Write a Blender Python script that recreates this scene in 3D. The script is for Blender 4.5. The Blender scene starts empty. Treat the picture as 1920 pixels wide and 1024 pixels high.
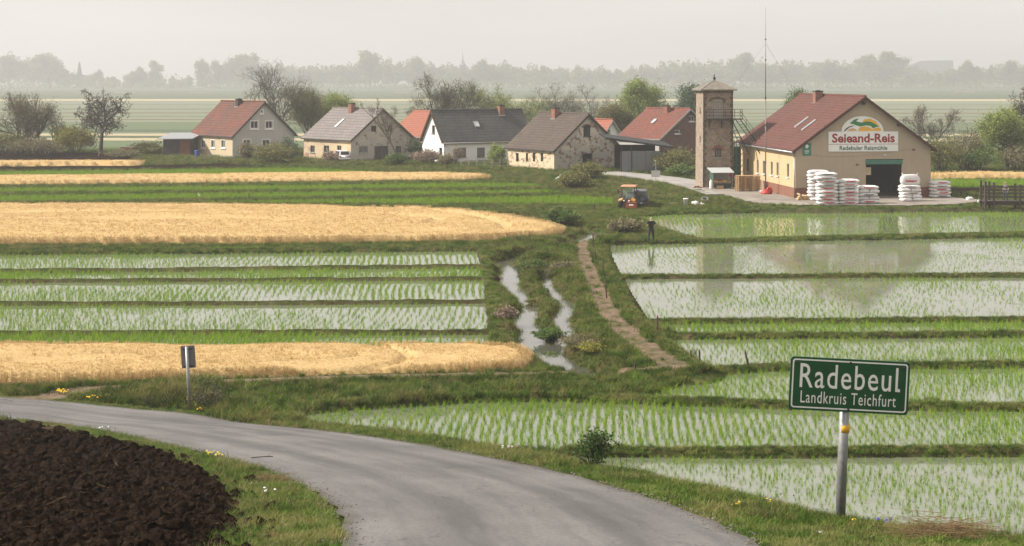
import bpy, bmesh, math, random
import numpy as np
from mathutils import Vector, Matrix, Euler

R = math.radians
SC = bpy.context.scene
COL = SC.collection
random.seed(7)
rng = np.random.default_rng(11)

# ------------------------------------------------------------------ camera
F = 2775.0      # focal length in pixels of a 1920 wide frame
HC = 12.0       # camera height over the paddies
YH = 150.0      # picture row of the horizon
cam = bpy.data.cameras.new("camera")
cam.sensor_width = 36.0
cam.lens = 36.0 * F / 1920.0
cam.shift_y = -(512.0 - YH) / 1920.0
cam.clip_start = 0.5
cam.clip_end = 9000.0
camo = bpy.data.objects.new("camera", cam)
COL.objects.link(camo)
camo.location = (0, 0, HC)
camo.rotation_euler = (R(90), 0, 0)
SC.camera = camo

# ------------------------------------------------------------------ world, sun, exposure
SUN_EL, SUN_AZ = 40.0, -90.0     # degrees; azimuth measured from +Y towards +X (sun stands to the left)
world = bpy.data.worlds.new("World")
SC.world = world
world.use_nodes = True
wn = world.node_tree.nodes
wl = world.node_tree.links
bg = wn["Background"]
sky = wn.new("ShaderNodeTexSky")
sky.sky_type = 'NISHITA'
sky.sun_disc = False
sky.sun_elevation = R(SUN_EL)
sky.sun_rotation = R(SUN_AZ)
sky.air_density = 1.0
sky.dust_density = 4.0
sky.ozone_density = 1.0
hs = wn.new("ShaderNodeHueSaturation")
hs.inputs["Saturation"].default_value = 0.22
wl.new(sky.outputs[0], hs.inputs["Color"])
veil = wn.new("ShaderNodeMix")        # thin even cloud veil over the whole sky
veil.data_type = 'RGBA'
veil.inputs[0].default_value = 0.86
veil.inputs[7].default_value = (6.5, 6.15, 5.9, 1)
wl.new(hs.outputs[0], veil.inputs[6])
cl = wn.new("ShaderNodeTexNoise")       # faint uneven cloud
cl.inputs["Scale"].default_value = 3.2; cl.inputs["Detail"].default_value = 4.0
wtc = wn.new("ShaderNodeTexCoord"); wmp = wn.new("ShaderNodeMapping"); wmp.inputs["Scale"].default_value = (1.0, 1.0, 5.0)
wl.new(wtc.outputs["Generated"], wmp.inputs[0]); wl.new(wmp.outputs[0], cl.inputs["Vector"])
clr = wn.new("ShaderNodeMapRange"); clr.inputs[1].default_value = 0.3; clr.inputs[2].default_value = 0.7; clr.inputs[3].default_value = 0.92; clr.inputs[4].default_value = 1.08
wl.new(cl.outputs[0], clr.inputs[0])
clm = wn.new("ShaderNodeMix"); clm.data_type = 'RGBA'; clm.blend_type = 'MULTIPLY'; clm.inputs[0].default_value = 1.0
wl.new(veil.outputs[2], clm.inputs[6]); wl.new(clr.outputs[0], clm.inputs[7])
wl.new(clm.outputs[2], bg.inputs["Color"])
bg.inputs["Strength"].default_value = 0.10

sun = bpy.data.lights.new("sun", 'SUN')
sun.energy = 4.9
sun.angle = R(3.0)
sun.color = (1.0, 0.945, 0.86)
suno = bpy.data.objects.new("sun", sun)
COL.objects.link(suno)
_d = Vector((math.sin(R(SUN_AZ)) * math.cos(R(SUN_EL)), math.cos(R(SUN_AZ)) * math.cos(R(SUN_EL)), math.sin(R(SUN_EL))))
suno.rotation_euler = _d.to_track_quat('Z', 'Y').to_euler()
suno.location = (-60, -20, 90)

SC.view_settings.view_transform = 'Standard'
SC.view_settings.look = 'None'
SC.view_settings.exposure = 0.55
SC.view_settings.gamma = 1.0
SC.view_settings.use_curve_mapping = False
SC.cycles.use_denoising = True
try:
    SC.cycles.denoiser = 'OPENIMAGEDENOISE'
except Exception:
    pass
SC.cycles.max_bounces = 6
SC.cycles.diffuse_bounces = 2
SC.cycles.glossy_bounces = 2
SC.cycles.transmission_bounces = 3
SC.cycles.transparent_max_bounces = 6
SC.cycles.volume_bounces = 2
SC.cycles.sample_clamp_indirect = 4.0

# ------------------------------------------------------------------ helpers: places
VG = 0.45       # ground level of the village and the mill yard
def PX(px, py, z=0.0):
    """point at height z that stands at that spot of the photograph"""
    Y = F * (HC - z) / (py - YH)
    return ((px - 960.0) / F * Y, Y, z)

def hill_z(Y):
    t = np.clip((54.0 - Y) / 36.5, 0, 1.35)
    return 6.5 * np.where(t < 0.12, t * t / 0.24, t - 0.06) / 0.94

_hy = np.linspace(4, 60, 5000)
_hp = YH + F * (HC - hill_z(_hy)) / _hy
def PH(px, py):
    """point on the near slope under that spot of the photograph"""
    Y = float(np.interp(-py, -_hp, _hy))
    return ((px - 960.0) / F * Y, Y, float(hill_z(np.array(Y))))

def poly(pts, z=0.0):
    return np.array([PX(a, b, z)[:2] for a, b in pts])

# ------------------------------------------------------------------ helpers: numpy noise
def _hash(ix, iy, s):
    n = (ix * 374761393 + iy * 668265263 + s * 1442695041) & 0x7fffffff
    n = ((n ^ (n >> 13)) * 1274126177) & 0x7fffffff
    return ((n ^ (n >> 16)) & 0xffff) / 65535.0

def vnoise(x, y, s=0):
    x = np.asarray(x, float); y = np.asarray(y, float)
    ix = np.floor(x).astype(np.int64); iy = np.floor(y).astype(np.int64)
    fx = x - ix; fy = y - iy
    fx = fx * fx * (3 - 2 * fx); fy = fy * fy * (3 - 2 * fy)
    a = _hash(ix, iy, s); b = _hash(ix + 1, iy, s); c = _hash(ix, iy + 1, s); d = _hash(ix + 1, iy + 1, s)
    return (a * (1 - fx) + b * fx) * (1 - fy) + (c * (1 - fx) + d * fx) * fy

def fnoise(x, y, s=0, o=3):
    t = 0; a = 1; n = 0
    for i in range(o):
        t = t + a * vnoise(x * 2 ** i, y * 2 ** i, s + i * 17); n += a; a *= 0.5
    return t / n * 2 - 1

def seg_dist(x, y, pl):
    """distance of points to a polyline, and the parameter (index + t) of the nearest place"""
    d = np.full(x.shape, 1e9); par = np.zeros(x.shape)
    for i in range(len(pl) - 1):
        ax, ay = pl[i]; bx, by = pl[i + 1]
        vx, vy = bx - ax, by - ay
        t = np.clip(((x - ax) * vx + (y - ay) * vy) / (vx * vx + vy * vy + 1e-9), 0, 1)
        q = np.hypot(x - ax - t * vx, y - ay - t * vy)
        m = q < d
        d = np.where(m, q, d); par = np.where(m, i + t, par)
    return d, par

def inside(x, y, pg):
    r = np.zeros(x.shape, bool)
    n = len(pg)
    for i in range(n):
        x0, y0 = pg[i]; x1, y1 = pg[(i + 1) % n]
        if y0 == y1: continue
        c = ((y0 > y) != (y1 > y)) & (x < (x1 - x0) * (y - y0) / (y1 - y0) + x0)
        r ^= c
    return r

def sstep(a, b, v):
    t = np.clip((v - a) / (b - a), 0, 1)
    return t * t * (3 - 2 * t)

# ------------------------------------------------------------------ helpers: materials
def newmat(name):
    m = bpy.data.materials.new(name)
    m.use_nodes = True
    nt = m.node_tree
    return m, nt, nt.nodes["Principled BSDF"]

class NB:
    def __init__(s, nt): s.nt = nt; s.n = nt.nodes; s.l = nt.links
    def node(s, t, **k):
        o = s.n.new(t)
        for a, b in k.items(): setattr(o, a, b)
        return o
    def put(s, sock, v):
        if isinstance(v, bpy.types.NodeSocket): s.l.new(v, sock)
        elif isinstance(v, (tuple, list)) and sock.type == 'RGBA' and len(v) == 3: sock.default_value = (*v, 1)
        else: sock.default_value = v
    def coord(s, kind="Object"): return s.node("ShaderNodeTexCoord").outputs[kind]
    def pos(s): return s.node("ShaderNodeNewGeometry").outputs["Position"]
    def attr(s, name, out="Fac"):
        a = s.node("ShaderNodeAttribute"); a.attribute_name = name; return a.outputs[out]
    def mapv(s, v, scale=(1, 1, 1), loc=(0, 0, 0), rot=(0, 0, 0)):
        m = s.node("ShaderNodeMapping"); s.l.new(v, m.inputs[0])
        m.inputs["Scale"].default_value = scale; m.inputs["Location"].default_value = loc; m.inputs["Rotation"].default_value = rot
        return m.outputs[0]
    def noise(s, v, scale=5, detail=4, rough=0.6, dist=0.0, out=0):
        n = s.node("ShaderNodeTexNoise"); s.l.new(v, n.inputs["Vector"])
        n.inputs["Scale"].default_value = scale; n.inputs["Detail"].default_value = detail
        n.inputs["Roughness"].default_value = rough; n.inputs["Distortion"].default_value = dist
        return n.outputs[out]
    def ramp(s, f, stops, interp='LINEAR'):
        r = s.node("ShaderNodeValToRGB"); s.put(r.inputs[0], f)
        cr = r.color_ramp; cr.interpolation = interp
        while len(cr.elements) < len(stops): cr.elements.new(0.5)
        for e, (p, c) in zip(cr.elements, stops):
            e.position = p
            e.color = (c, c, c, 1) if isinstance(c, (int, float)) else (*c, 1)
        return r.outputs[0]
    def mix(s, f, a, b, mode='MIX'):
        m = s.node("ShaderNodeMix"); m.data_type = 'RGBA'; m.blend_type = mode
        s.put(m.inputs[0], f); s.put(m.inputs[6], a); s.put(m.inputs[7], b)
        return m.outputs[2]
    def math(s, op, a, b=0.0):
        m = s.node("ShaderNodeMath"); m.operation = op
        s.put(m.inputs[0], a); s.put(m.inputs[1], b)
        return m.outputs[0]
    def bump(s, h, strength=0.3, dist=0.05):
        b = s.node("ShaderNodeBump"); s.l.new(h, b.inputs["Height"])
        b.inputs["Strength"].default_value = strength; b.inputs["Distance"].default_value = dist
        return b.outputs[0]
    def sepxyz(s, v):
        x = s.node("ShaderNodeSeparateXYZ"); s.l.new(v, x.inputs[0]); return x.outputs
    def objrand(s): return s.node("ShaderNodeObjectInfo").outputs["Random"]

def flat(name, col, rough=0.7, metal=0.0, var=0.15, scale=6.0, bump=0.0, spec=0.4):
    """plain surface with a little uneven colour and wear"""
    m, nt, b = newmat(name); nb = NB(nt)
    n = nb.noise(nb.coord(), scale, 5, 0.65)
    lo = tuple(c * (1 - var) for c in col); hi = tuple(min(1, c * (1 + var)) for c in col)
    nb.put(b.inputs["Base Color"], nb.ramp(n, [(0.3, lo), (0.7, hi)]))
    b.inputs["Roughness"].default_value = rough
    b.inputs["Metallic"].default_value = metal
    b.inputs["Specular IOR Level"].default_value = spec
    if bump: nb.put(b.inputs["Normal"], nb.bump(n, bump, 0.02))
    return m

# ------------------------------------------------------------------ helpers: meshes and objects
def mesh_np(name, v, faces, mats=(), smooth=False, mi=None):
    me = bpy.data.meshes.new(name)
    v = np.asarray(v, np.float32); f = np.asarray(faces, np.int32)
    k = f.shape[1]
    me.vertices.add(len(v)); me.vertices.foreach_set("co", v.ravel())
    me.loops.add(f.size); me.loops.foreach_set("vertex_index", f.ravel())
    me.polygons.add(len(f))
    me.polygons.foreach_set("loop_start", np.arange(0, f.size, k, dtype=np.int32))
    if smooth: me.polygons.foreach_set("use_smooth", np.ones(len(f), bool))
    for m in mats: me.materials.append(m)
    if mi is not None: me.polygons.foreach_set("material_index", np.asarray(mi, np.int32))
    me.update(calc_edges=True)
    return me

def link(name, data, parent=None, loc=None, rz=None):
    o = bpy.data.objects.new(name, data)
    COL.objects.link(o)
    if parent is not None: o.parent = parent
    if loc is not None: o.location = loc
    if rz is not None: o.rotation_euler = (0, 0, rz)
    return o

def tag(o, label=None, cat=None, group=None, kind=None):
    if label: o["label"] = label
    if cat: o["category"] = cat
    if group: o["group"] = group
    if kind: o["kind"] = kind
    return o

def empty(name, loc=(0, 0, 0), rz=0.0, label=None, cat=None, group=None):
    o = bpy.data.objects.new(name, None)
    o.empty_display_size = 0.2
    COL.objects.link(o); o.location = loc; o.rotation_euler = (0, 0, rz)
    return tag(o, label, cat, group)

def copy_tree(o, parent=None):
    c = o.copy(); COL.objects.link(c)
    if parent is not None: c.parent = parent
    for ch in list(o.children): copy_tree(ch, c)
    return c

class MB:
    """collects simple solids; build() links them as one mesh with metre-sized UVs"""
    def __init__(s): s.v = []; s.f = []; s.mi = []; s.uv = {}
    def face(s, pts, mi=0, uv=None):
        i = len(s.v); s.v += [tuple(p) for p in pts]
        s.f.append(tuple(range(i, i + len(pts)))); s.mi.append(mi)
        if uv: s.uv[len(s.f) - 1] = uv
    def hexa(s, c, mi=0):
        """c: 8 corners, bottom loop then top loop"""
        i = len(s.v); s.v += [tuple(p) for p in c]
        for q in ((3, 2, 1, 0), (4, 5, 6, 7), (0, 1, 5, 4), (1, 2, 6, 5), (2, 3, 7, 6), (3, 0, 4, 7)):
            s.f.append(tuple(i + k for k in q)); s.mi.append(mi)
    def box(s, a, b, mi=0):
        (x0, y0, z0), (x1, y1, z1) = a, b
        s.hexa([(x0, y0, z0), (x1, y0, z0), (x1, y1, z0), (x0, y1, z0), (x0, y0, z1), (x1, y0, z1), (x1, y1, z1), (x0, y1, z1)], mi)
        return s
    def bar(s, p, q, w=0.05, h=None, mi=0):
        """square bar from p to q"""
        h = h or w
        p = Vector(p); q = Vector(q); d = (q - p).normalized()
        up = Vector((0, 0, 1)) if abs(d.z) < 0.95 else Vector((0, 1, 0))
        a = d.cross(up).normalized() * (w / 2); b = a.cross(d).normalized() * (h / 2)
        s.hexa([p - a - b, p + a - b, q + a - b, q - a - b, p - a + b, p + a + b, q + a + b, q - a + b], mi)
        return s
    def tube(s, p, q, r0, r1=None, n=8, mi=0, cap=True):
        r1 = r0 if r1 is None else r1
        p = Vector(p); q = Vector(q); d = (q - p).normalized()
        up = Vector((0, 0, 1)) if abs(d.z) < 0.95 else Vector((0, 1, 0))
        a = d.cross(up).normalized(); b = a.cross(d).normalized()
        i = len(s.v)
        for k in range(n):
            t = 2 * math.pi * k / n; o = a * math.cos(t) + b * math.sin(t)
            s.v.append(tuple(p + o * r0)); s.v.append(tuple(q + o * r1))
        for k in range(n):
            j = (k + 1) % n
            s.f.append((i + 2 * k, i + 2 * k + 1, i + 2 * j + 1, i + 2 * j)); s.mi.append(mi)
        if cap:
            s.f.append(tuple(i + 2 * k for k in range(n))); s.mi.append(mi)
            s.f.append(tuple(i + 2 * k + 1 for k in reversed(range(n)))); s.mi.append(mi)
        return s
    def path(s, pts, r, n=6, mi=0):
        for a, b in zip(pts[:-1], pts[1:]): s.tube(a, b, r, r, n, mi)
        return s
    def lathe(s, prof, c=(0, 0, 0), n=12, mi=0):
        i = len(s.v)
        for r, z in prof:
            for k in range(n):
                t = 2 * math.pi * k / n
                s.v.append((c[0] + r * math.cos(t), c[1] + r * math.sin(t), c[2] + z))
        for j in range(len(prof) - 1):
            for k in range(n):
                k2 = (k + 1) % n
                s.f.append((i + j * n + k, i + j * n + k2, i + (j + 1) * n + k2, i + (j + 1) * n + k)); s.mi.append(mi)
        s.f.append(tuple(i + k for k in reversed(range(n)))); s.mi.append(mi)
        e = i + (len(prof) - 1) * n
        s.f.append(tuple(e + k for k in range(n))); s.mi.append(mi)
        return s
    def prism(s, outline, y0, y1, mi=0):
        """outline of (x, z) points pushed from y0 to y1"""
        n = len(outline); i = len(s.v)
        for y in (y0, y1):
            s.v += [(x, y, z) for x, z in outline]
        s.f.append(tuple(i + k for k in range(n))); s.mi.append(mi)
        s.f.append(tuple(i + n + k for k in reversed(range(n)))); s.mi.append(mi)
        for k in range(n):
            j = (k + 1) % n
            s.f.append((i + j, i + k, i + n + k, i + n + j)); s.mi.append(mi)
        return s
    def mesh(s, name, mats, smooth=False, bevel=0.0, fix=True):
        me = bpy.data.meshes.new(name)
        me.from_pydata(s.v, [], s.f)
        if not isinstance(mats, (list, tuple)): mats = [mats]
        for m in mats: me.materials.append(m)
        me.polygons.foreach_set("material_index", s.mi)
        if fix or bevel:
            bm = bmesh.new(); bm.from_mesh(me)
            if bevel:
                bmesh.ops.remove_doubles(bm, verts=bm.verts, dist=1e-5)
                bmesh.ops.bevel(bm, geom=list(bm.edges), offset=bevel, segments=2, affect='EDGES', profile=0.7, clamp_overlap=True)
            if not s.uv: bmesh.ops.recalc_face_normals(bm, faces=bm.faces)
            bm.to_mesh(me); bm.free()
        ul = me.uv_layers.new(name="UVMap")
        for p in me.polygons:
            u = s.uv.get(p.index) if not bevel else None
            nx, ny, nz = (abs(c) for c in p.normal)
            for k, li in enumerate(p.loop_indices):
                if u: ul.data[li].uv = u[k]; continue
                c = me.vertices[me.loops[li].vertex_index].co
                ul.data[li].uv = (c.x, c.y) if nz >= nx and nz >= ny else ((c.y, c.z) if nx > ny else (c.x, c.z))
        if smooth:
            me.polygons.foreach_set("use_smooth", [True] * len(me.polygons))
        me.update()
        return me
    def build(s, name, mats, parent=None, loc=None, rz=None, smooth=False, bevel=0.0):
        return link(name, s.mesh(name, mats, smooth, bevel), parent, loc, rz)

# scatter of uncountable small plants through geometry nodes
LIB = {}
def library(key, meshes):
    c = bpy.data.collections.new("kit_" + key)
    for i, me in enumerate(meshes):
        c.objects.link(bpy.data.objects.new("%s_kit_%02d" % (key, i), me))
    LIB[key] = (c, len(meshes))

def scatter(name, key, pts, scl, rot=None, label=None, cat=None, parent=None):
    c, nv = LIB[key]
    n = len(pts)
    me = bpy.data.meshes.new(name)
    me.vertices.add(n); me.vertices.foreach_set("co", np.asarray(pts, np.float32).ravel())
    a = me.attributes.new("scl", 'FLOAT_VECTOR', 'POINT')
    s = np.asarray(scl, np.float32)
    if s.ndim == 1: s = np.stack([s, s, s], 1)
    a.data.foreach_set("vector", s.ravel())
    if rot is None:
        rot = np.zeros((n, 3)); rot[:, 2] = rng.uniform(0, 6.283, n); rot[:, :2] = rng.normal(0, 0.12, (n, 2))
    a = me.attributes.new("rot", 'FLOAT_VECTOR', 'POINT'); a.data.foreach_set("vector", np.asarray(rot, np.float32).ravel())
    a = me.attributes.new("idx", 'INT', 'POINT'); a.data.foreach_set("value", rng.integers(0, nv, n).astype(np.int32))
    o = link(name, me, parent)
    g = bpy.data.node_groups.new("scatter_" + name, 'GeometryNodeTree')
    g.interface.new_socket("Geometry", in_out='INPUT', socket_type='NodeSocketGeometry')
    g.interface.new_socket("Geometry", in_out='OUTPUT', socket_type='NodeSocketGeometry')
    N = g.nodes; L = g.links
    gi = N.new("NodeGroupInput"); go = N.new("NodeGroupOutput")
    ci = N.new("GeometryNodeCollectionInfo"); ci.inputs[0].default_value = c
    ci.inputs["Separate Children"].default_value = True; ci.inputs["Reset Children"].default_value = True
    ip = N.new("GeometryNodeInstanceOnPoints"); ip.inputs["Pick Instance"].default_value = True
    def na(nm, dt):
        x = N.new("GeometryNodeInputNamedAttribute"); x.data_type = dt; x.inputs["Name"].default_value = nm
        return x.outputs["Attribute"]
    L.new(gi.outputs[0], ip.inputs["Points"]); L.new(ci.outputs[0], ip.inputs["Instance"])
    L.new(na("idx", 'INT'), ip.inputs["Instance Index"])
    e2r = N.new("FunctionNodeEulerToRotation"); L.new(na("rot", 'FLOAT_VECTOR'), e2r.inputs[0])
    L.new(e2r.outputs[0], ip.inputs["Rotation"]); L.new(na("scl", 'FLOAT_VECTOR'), ip.inputs["Scale"])
    L.new(ip.outputs[0], go.inputs[0])
    o.modifiers.new("scatter", 'NODES').node_group = g
    return tag(o, label, cat, None, "stuff")
# ================================================================== layout of the land (plan shapes read off the ground plane)
WHEAT = {   # name: (outline, height)
    "near":  (poly([(-260, 741), (0, 731), (250, 727), (500, 720), (800, 712), (945, 708), (985, 702), (1001, 690), (992, 675), (960, 667), (880, 664), (-260, 664)]), 0.50),
    "wide":  (poly([(-260, 464), (500, 462), (900, 457), (1010, 450), (1056, 443), (1062, 438), (1040, 430), (1000, 423), (900, 407), (800, 400), (400, 394), (-260, 392)]), 0.60),
    "mid":   (poly([(-260, 354), (0, 351), (400, 347), (700, 343), (890, 341), (925, 338), (915, 335), (850, 332), (700, 331), (400, 334), (0, 338), (-260, 340)]), 0.60),
    "strip": (poly([(-260, 315), (260, 312.5), (272, 311), (268, 308), (-260, 309.5)]), 0.60),
    "east":  (poly([(1690, 336), (2200, 336), (2200, 329), (1690, 329)], VG), 0.65),
}
def paddy(pts):
    m = sum(p[1] for p in pts) / len(pts)
    return poly([(a, b + (4.5 if b > m else -3.5)) for a, b in pts])
PADDY = {
    "L1": paddy([(-260, 483), (400, 480), (903, 475), (903, 499), (-260, 508)]),
    "L2": paddy([(-260, 515), (903, 506), (906, 522), (-260, 527)]),
    "L3": paddy([(-260, 534), (907, 529), (913, 565), (-260, 570)]),
    "L4": paddy([(-260, 577), (912, 573), (919, 621), (-260, 624)]),
    "L5": paddy([(-260, 631), (919, 630), (922, 662), (-260, 662)]),
    "R1": paddy([(1195, 412), (1250, 407), (1420, 403), (2200, 401), (2200, 433), (1700, 439), (1400, 446), (1318, 448), (1255, 432)]),
    "R2": paddy([(1126, 464), (1300, 461), (1500, 456), (2200, 445), (2200, 511), (1162, 515), (1142, 490)]),
    "R3": paddy([(1165, 527), (2200, 523), (2200, 594), (1212, 599), (1188, 578), (1174, 548)]),
    "R4": paddy([(1232, 612), (2200, 607), (2200, 621), (1247, 626)]),
    "R5": paddy([(1255, 641), (2200, 635), (2200, 677), (1500, 682), (1400, 688), (1320, 690), (1285, 668)]),
    "R6": paddy([(1190, 745), (1250, 727), (1330, 710), (1400, 703), (1500, 698), (2200, 692), (2200, 761), (1480, 755)]),
    "R7": paddy([(548, 786), (620, 775), (760, 766), (900, 758), (1050, 757), (1200, 762), (1480, 772), (2200, 778), (2200, 840), (1400, 844), (1120, 844), (900, 846), (600, 812)]),
    "R8": paddy([(1040, 860), (1130, 861), (1400, 863), (2200, 858), (2200, 1130), (1300, 1130), (1040, 900)]),
}
DENSE = [   # far paddies grown shut
    poly([(-260, 358), (0, 356), (500, 351), (900, 346), (1010, 347), (1015, 354), (500, 360), (-260, 367)]),
    poly([(-260, 371), (0, 370), (500, 364), (1025, 359), (1055, 365), (800, 369), (500, 374), (200, 379), (-260, 388)]),
    poly([(300, 384), (500, 379), (800, 374), (1060, 370), (1150, 374), (1150, 387), (900, 386), (780, 386)]),
    poly([(-260, 327), (300, 321), (560, 317), (700, 324), (700, 330), (400, 333), (0, 337), (-260, 339)]),
    poly([(1700, 351), (2200, 351), (2200, 339), (1700, 339)], VG),
]
SOIL = [
    poly([(-260, 285), (100, 287), (230, 297), (262, 306), (-260, 308)]),
    poly([(-260, 316), (270, 312), (420, 309), (545, 316), (300, 320), (-260, 326)]),
    poly([(1790, 362), (1850, 360), (1850, 352), (1760, 352)], VG),
]
BUND = [    # (line, crest height, half width)
    (poly([(-260, 475), (400, 472), (760, 470), (915, 468)]), 0.27, 0.73),
    (poly([(-260, 512), (300, 509), (500, 506), (905, 501)]), 0.23, 0.39),
    (poly([(-260, 531), (910, 525)]), 0.20, 0.34),
    (poly([(-260, 573), (500, 571), (912, 568)]), 0.20, 0.34),
    (poly([(-260, 628), (920, 626)]), 0.21, 0.31),
    (poly([(1085, 457), (1300, 455), (1500, 449), (1700, 443), (2200, 436)]), 0.23, 0.51),
    (poly([(1140, 521), (1500, 520), (2200, 517)]), 0.20, 0.42),
    (poly([(1195, 606), (1700, 603), (2200, 601)]), 0.20, 0.37),
    (poly([(1225, 634), (1700, 631), (2200, 628)]), 0.22, 0.34),
    (poly([(1262, 703), (1370, 696), (1430, 691), (1500, 691), (2200, 685)]), 0.22, 0.31),
    (poly([(560, 768), (700, 756), (900, 748), (1050, 748), (1200, 753), (1480, 764), (2200, 770)]), 0.23, 0.34),
    (poly([(1060, 851), (1400, 853), (2200, 849)]), 0.24, 0.31),
    (poly([(990, 392), (1150, 394), (1420, 398), (2200, 397)]), 0.24, 0.56),
    (poly([(1108, 458), (1135, 495), (1155, 521), (1172, 560), (1200, 605), (1238, 640), (1272, 670), (1300, 698)]), 0.22, 0.45),
    (poly([(903, 470), (915, 500), (922, 540), (927, 580), (932, 630), (965, 658), (1000, 672)]), 0.26, 0.42),
    (poly([(-260, 357), (0, 354), (500, 349), (900, 344), (1000, 345)]), 0.29, 0.67),
    (poly([(-260, 370), (0, 368), (500, 362), (1020, 357)]), 0.27, 0.62),
    (poly([(180, 382), (500, 376.5), (800, 371.5), (1060, 367)]), 0.27, 0.62),
    (poly([(780, 390), (900, 393), (1000, 400)]), 0.32, 1.23),
]
FIELD_PATH = poly([(-260, 764), (130, 744), (400, 729), (700, 718), (1000, 713), (1130, 709), (1262, 703)])
PATH = poly([(1094, 452), (1092, 470), (1095, 490), (1106, 520), (1120, 555), (1140, 598), (1176, 640), (1220, 675), (1268, 704)])
CHAN = [
    (poly([(1125, 436), (1095, 444), (1045, 462), (985, 480), (952, 490), (957, 520), (972, 552), (984, 590), (990, 626), (1012, 650), (1046, 668), (1078, 690), (1120, 707)]),
     [0.9, 0.6, 0.2, 0.2, 0.30, 0.30, 0.25, 0.22, 0.32, 0.36, 0.42, 0.42, 0.4]),
    (poly([(1022, 500), (1032, 528), (1040, 555), (1049, 585), (1057, 612), (1052, 640), (1046, 664)]), [0.0, 0.08, 0.15, 0.18, 0.14, 0.10, 0.16]),
    (poly([(1125, 436), (1060, 424), (1000, 410), (940, 404)]), [0.7, 0.3, 0.5, 0.3]),
]
CREST_PX = [(300, 763), (380, 769), (570, 790), (760, 813), (900, 837), (1050, 862), (1160, 884), (1280, 908), (1400, 938), (1500, 962), (1620, 985), (1750, 997), (1920, 1012), (2200, 1040)]
CREST = np.array([PH(a, b)[:2] for a, b in CREST_PX])
_co = np.argsort(CREST[:, 1])
PLOUGH = np.array([PH(a, b)[:2] for a, b in [(-300, 772), (-60, 790), (0, 797), (70, 806), (140, 818), (210, 834), (290, 852), (340, 872), (390, 893), (425, 925), (447, 958), (440, 990), (400, 1015), (360, 1060), (300, 1200), (-600, 1200)]])

_vp = [-400, 0, 250, 420, 600, 800, 930, 1000, 1060, 1100, 1200, 1300, 1400, 1430, 1500, 1800, 1860, 1920, 2400]
_vb = [288, 288, 303, 313, 314, 320, 331, 346, 366, 378, 388, 391, 398, 401, 402, 401, 397, 396, 396]
_vt = [280, 281, 292, 300, 304, 308, 317, 322, 326, 328, 337, 352, 383, 389, 391, 389, 381, 380, 380]
def village_ramp(x, y):
    px = 960 + F * x / y
    yb = 33300.0 / (np.interp(px, _vp, _vb) - YH); yt = (F * (HC - VG)) / (np.interp(px, _vp, _vt) - YH)
    return (y - yb) / np.maximum(yt - yb, 1.0)

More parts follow.
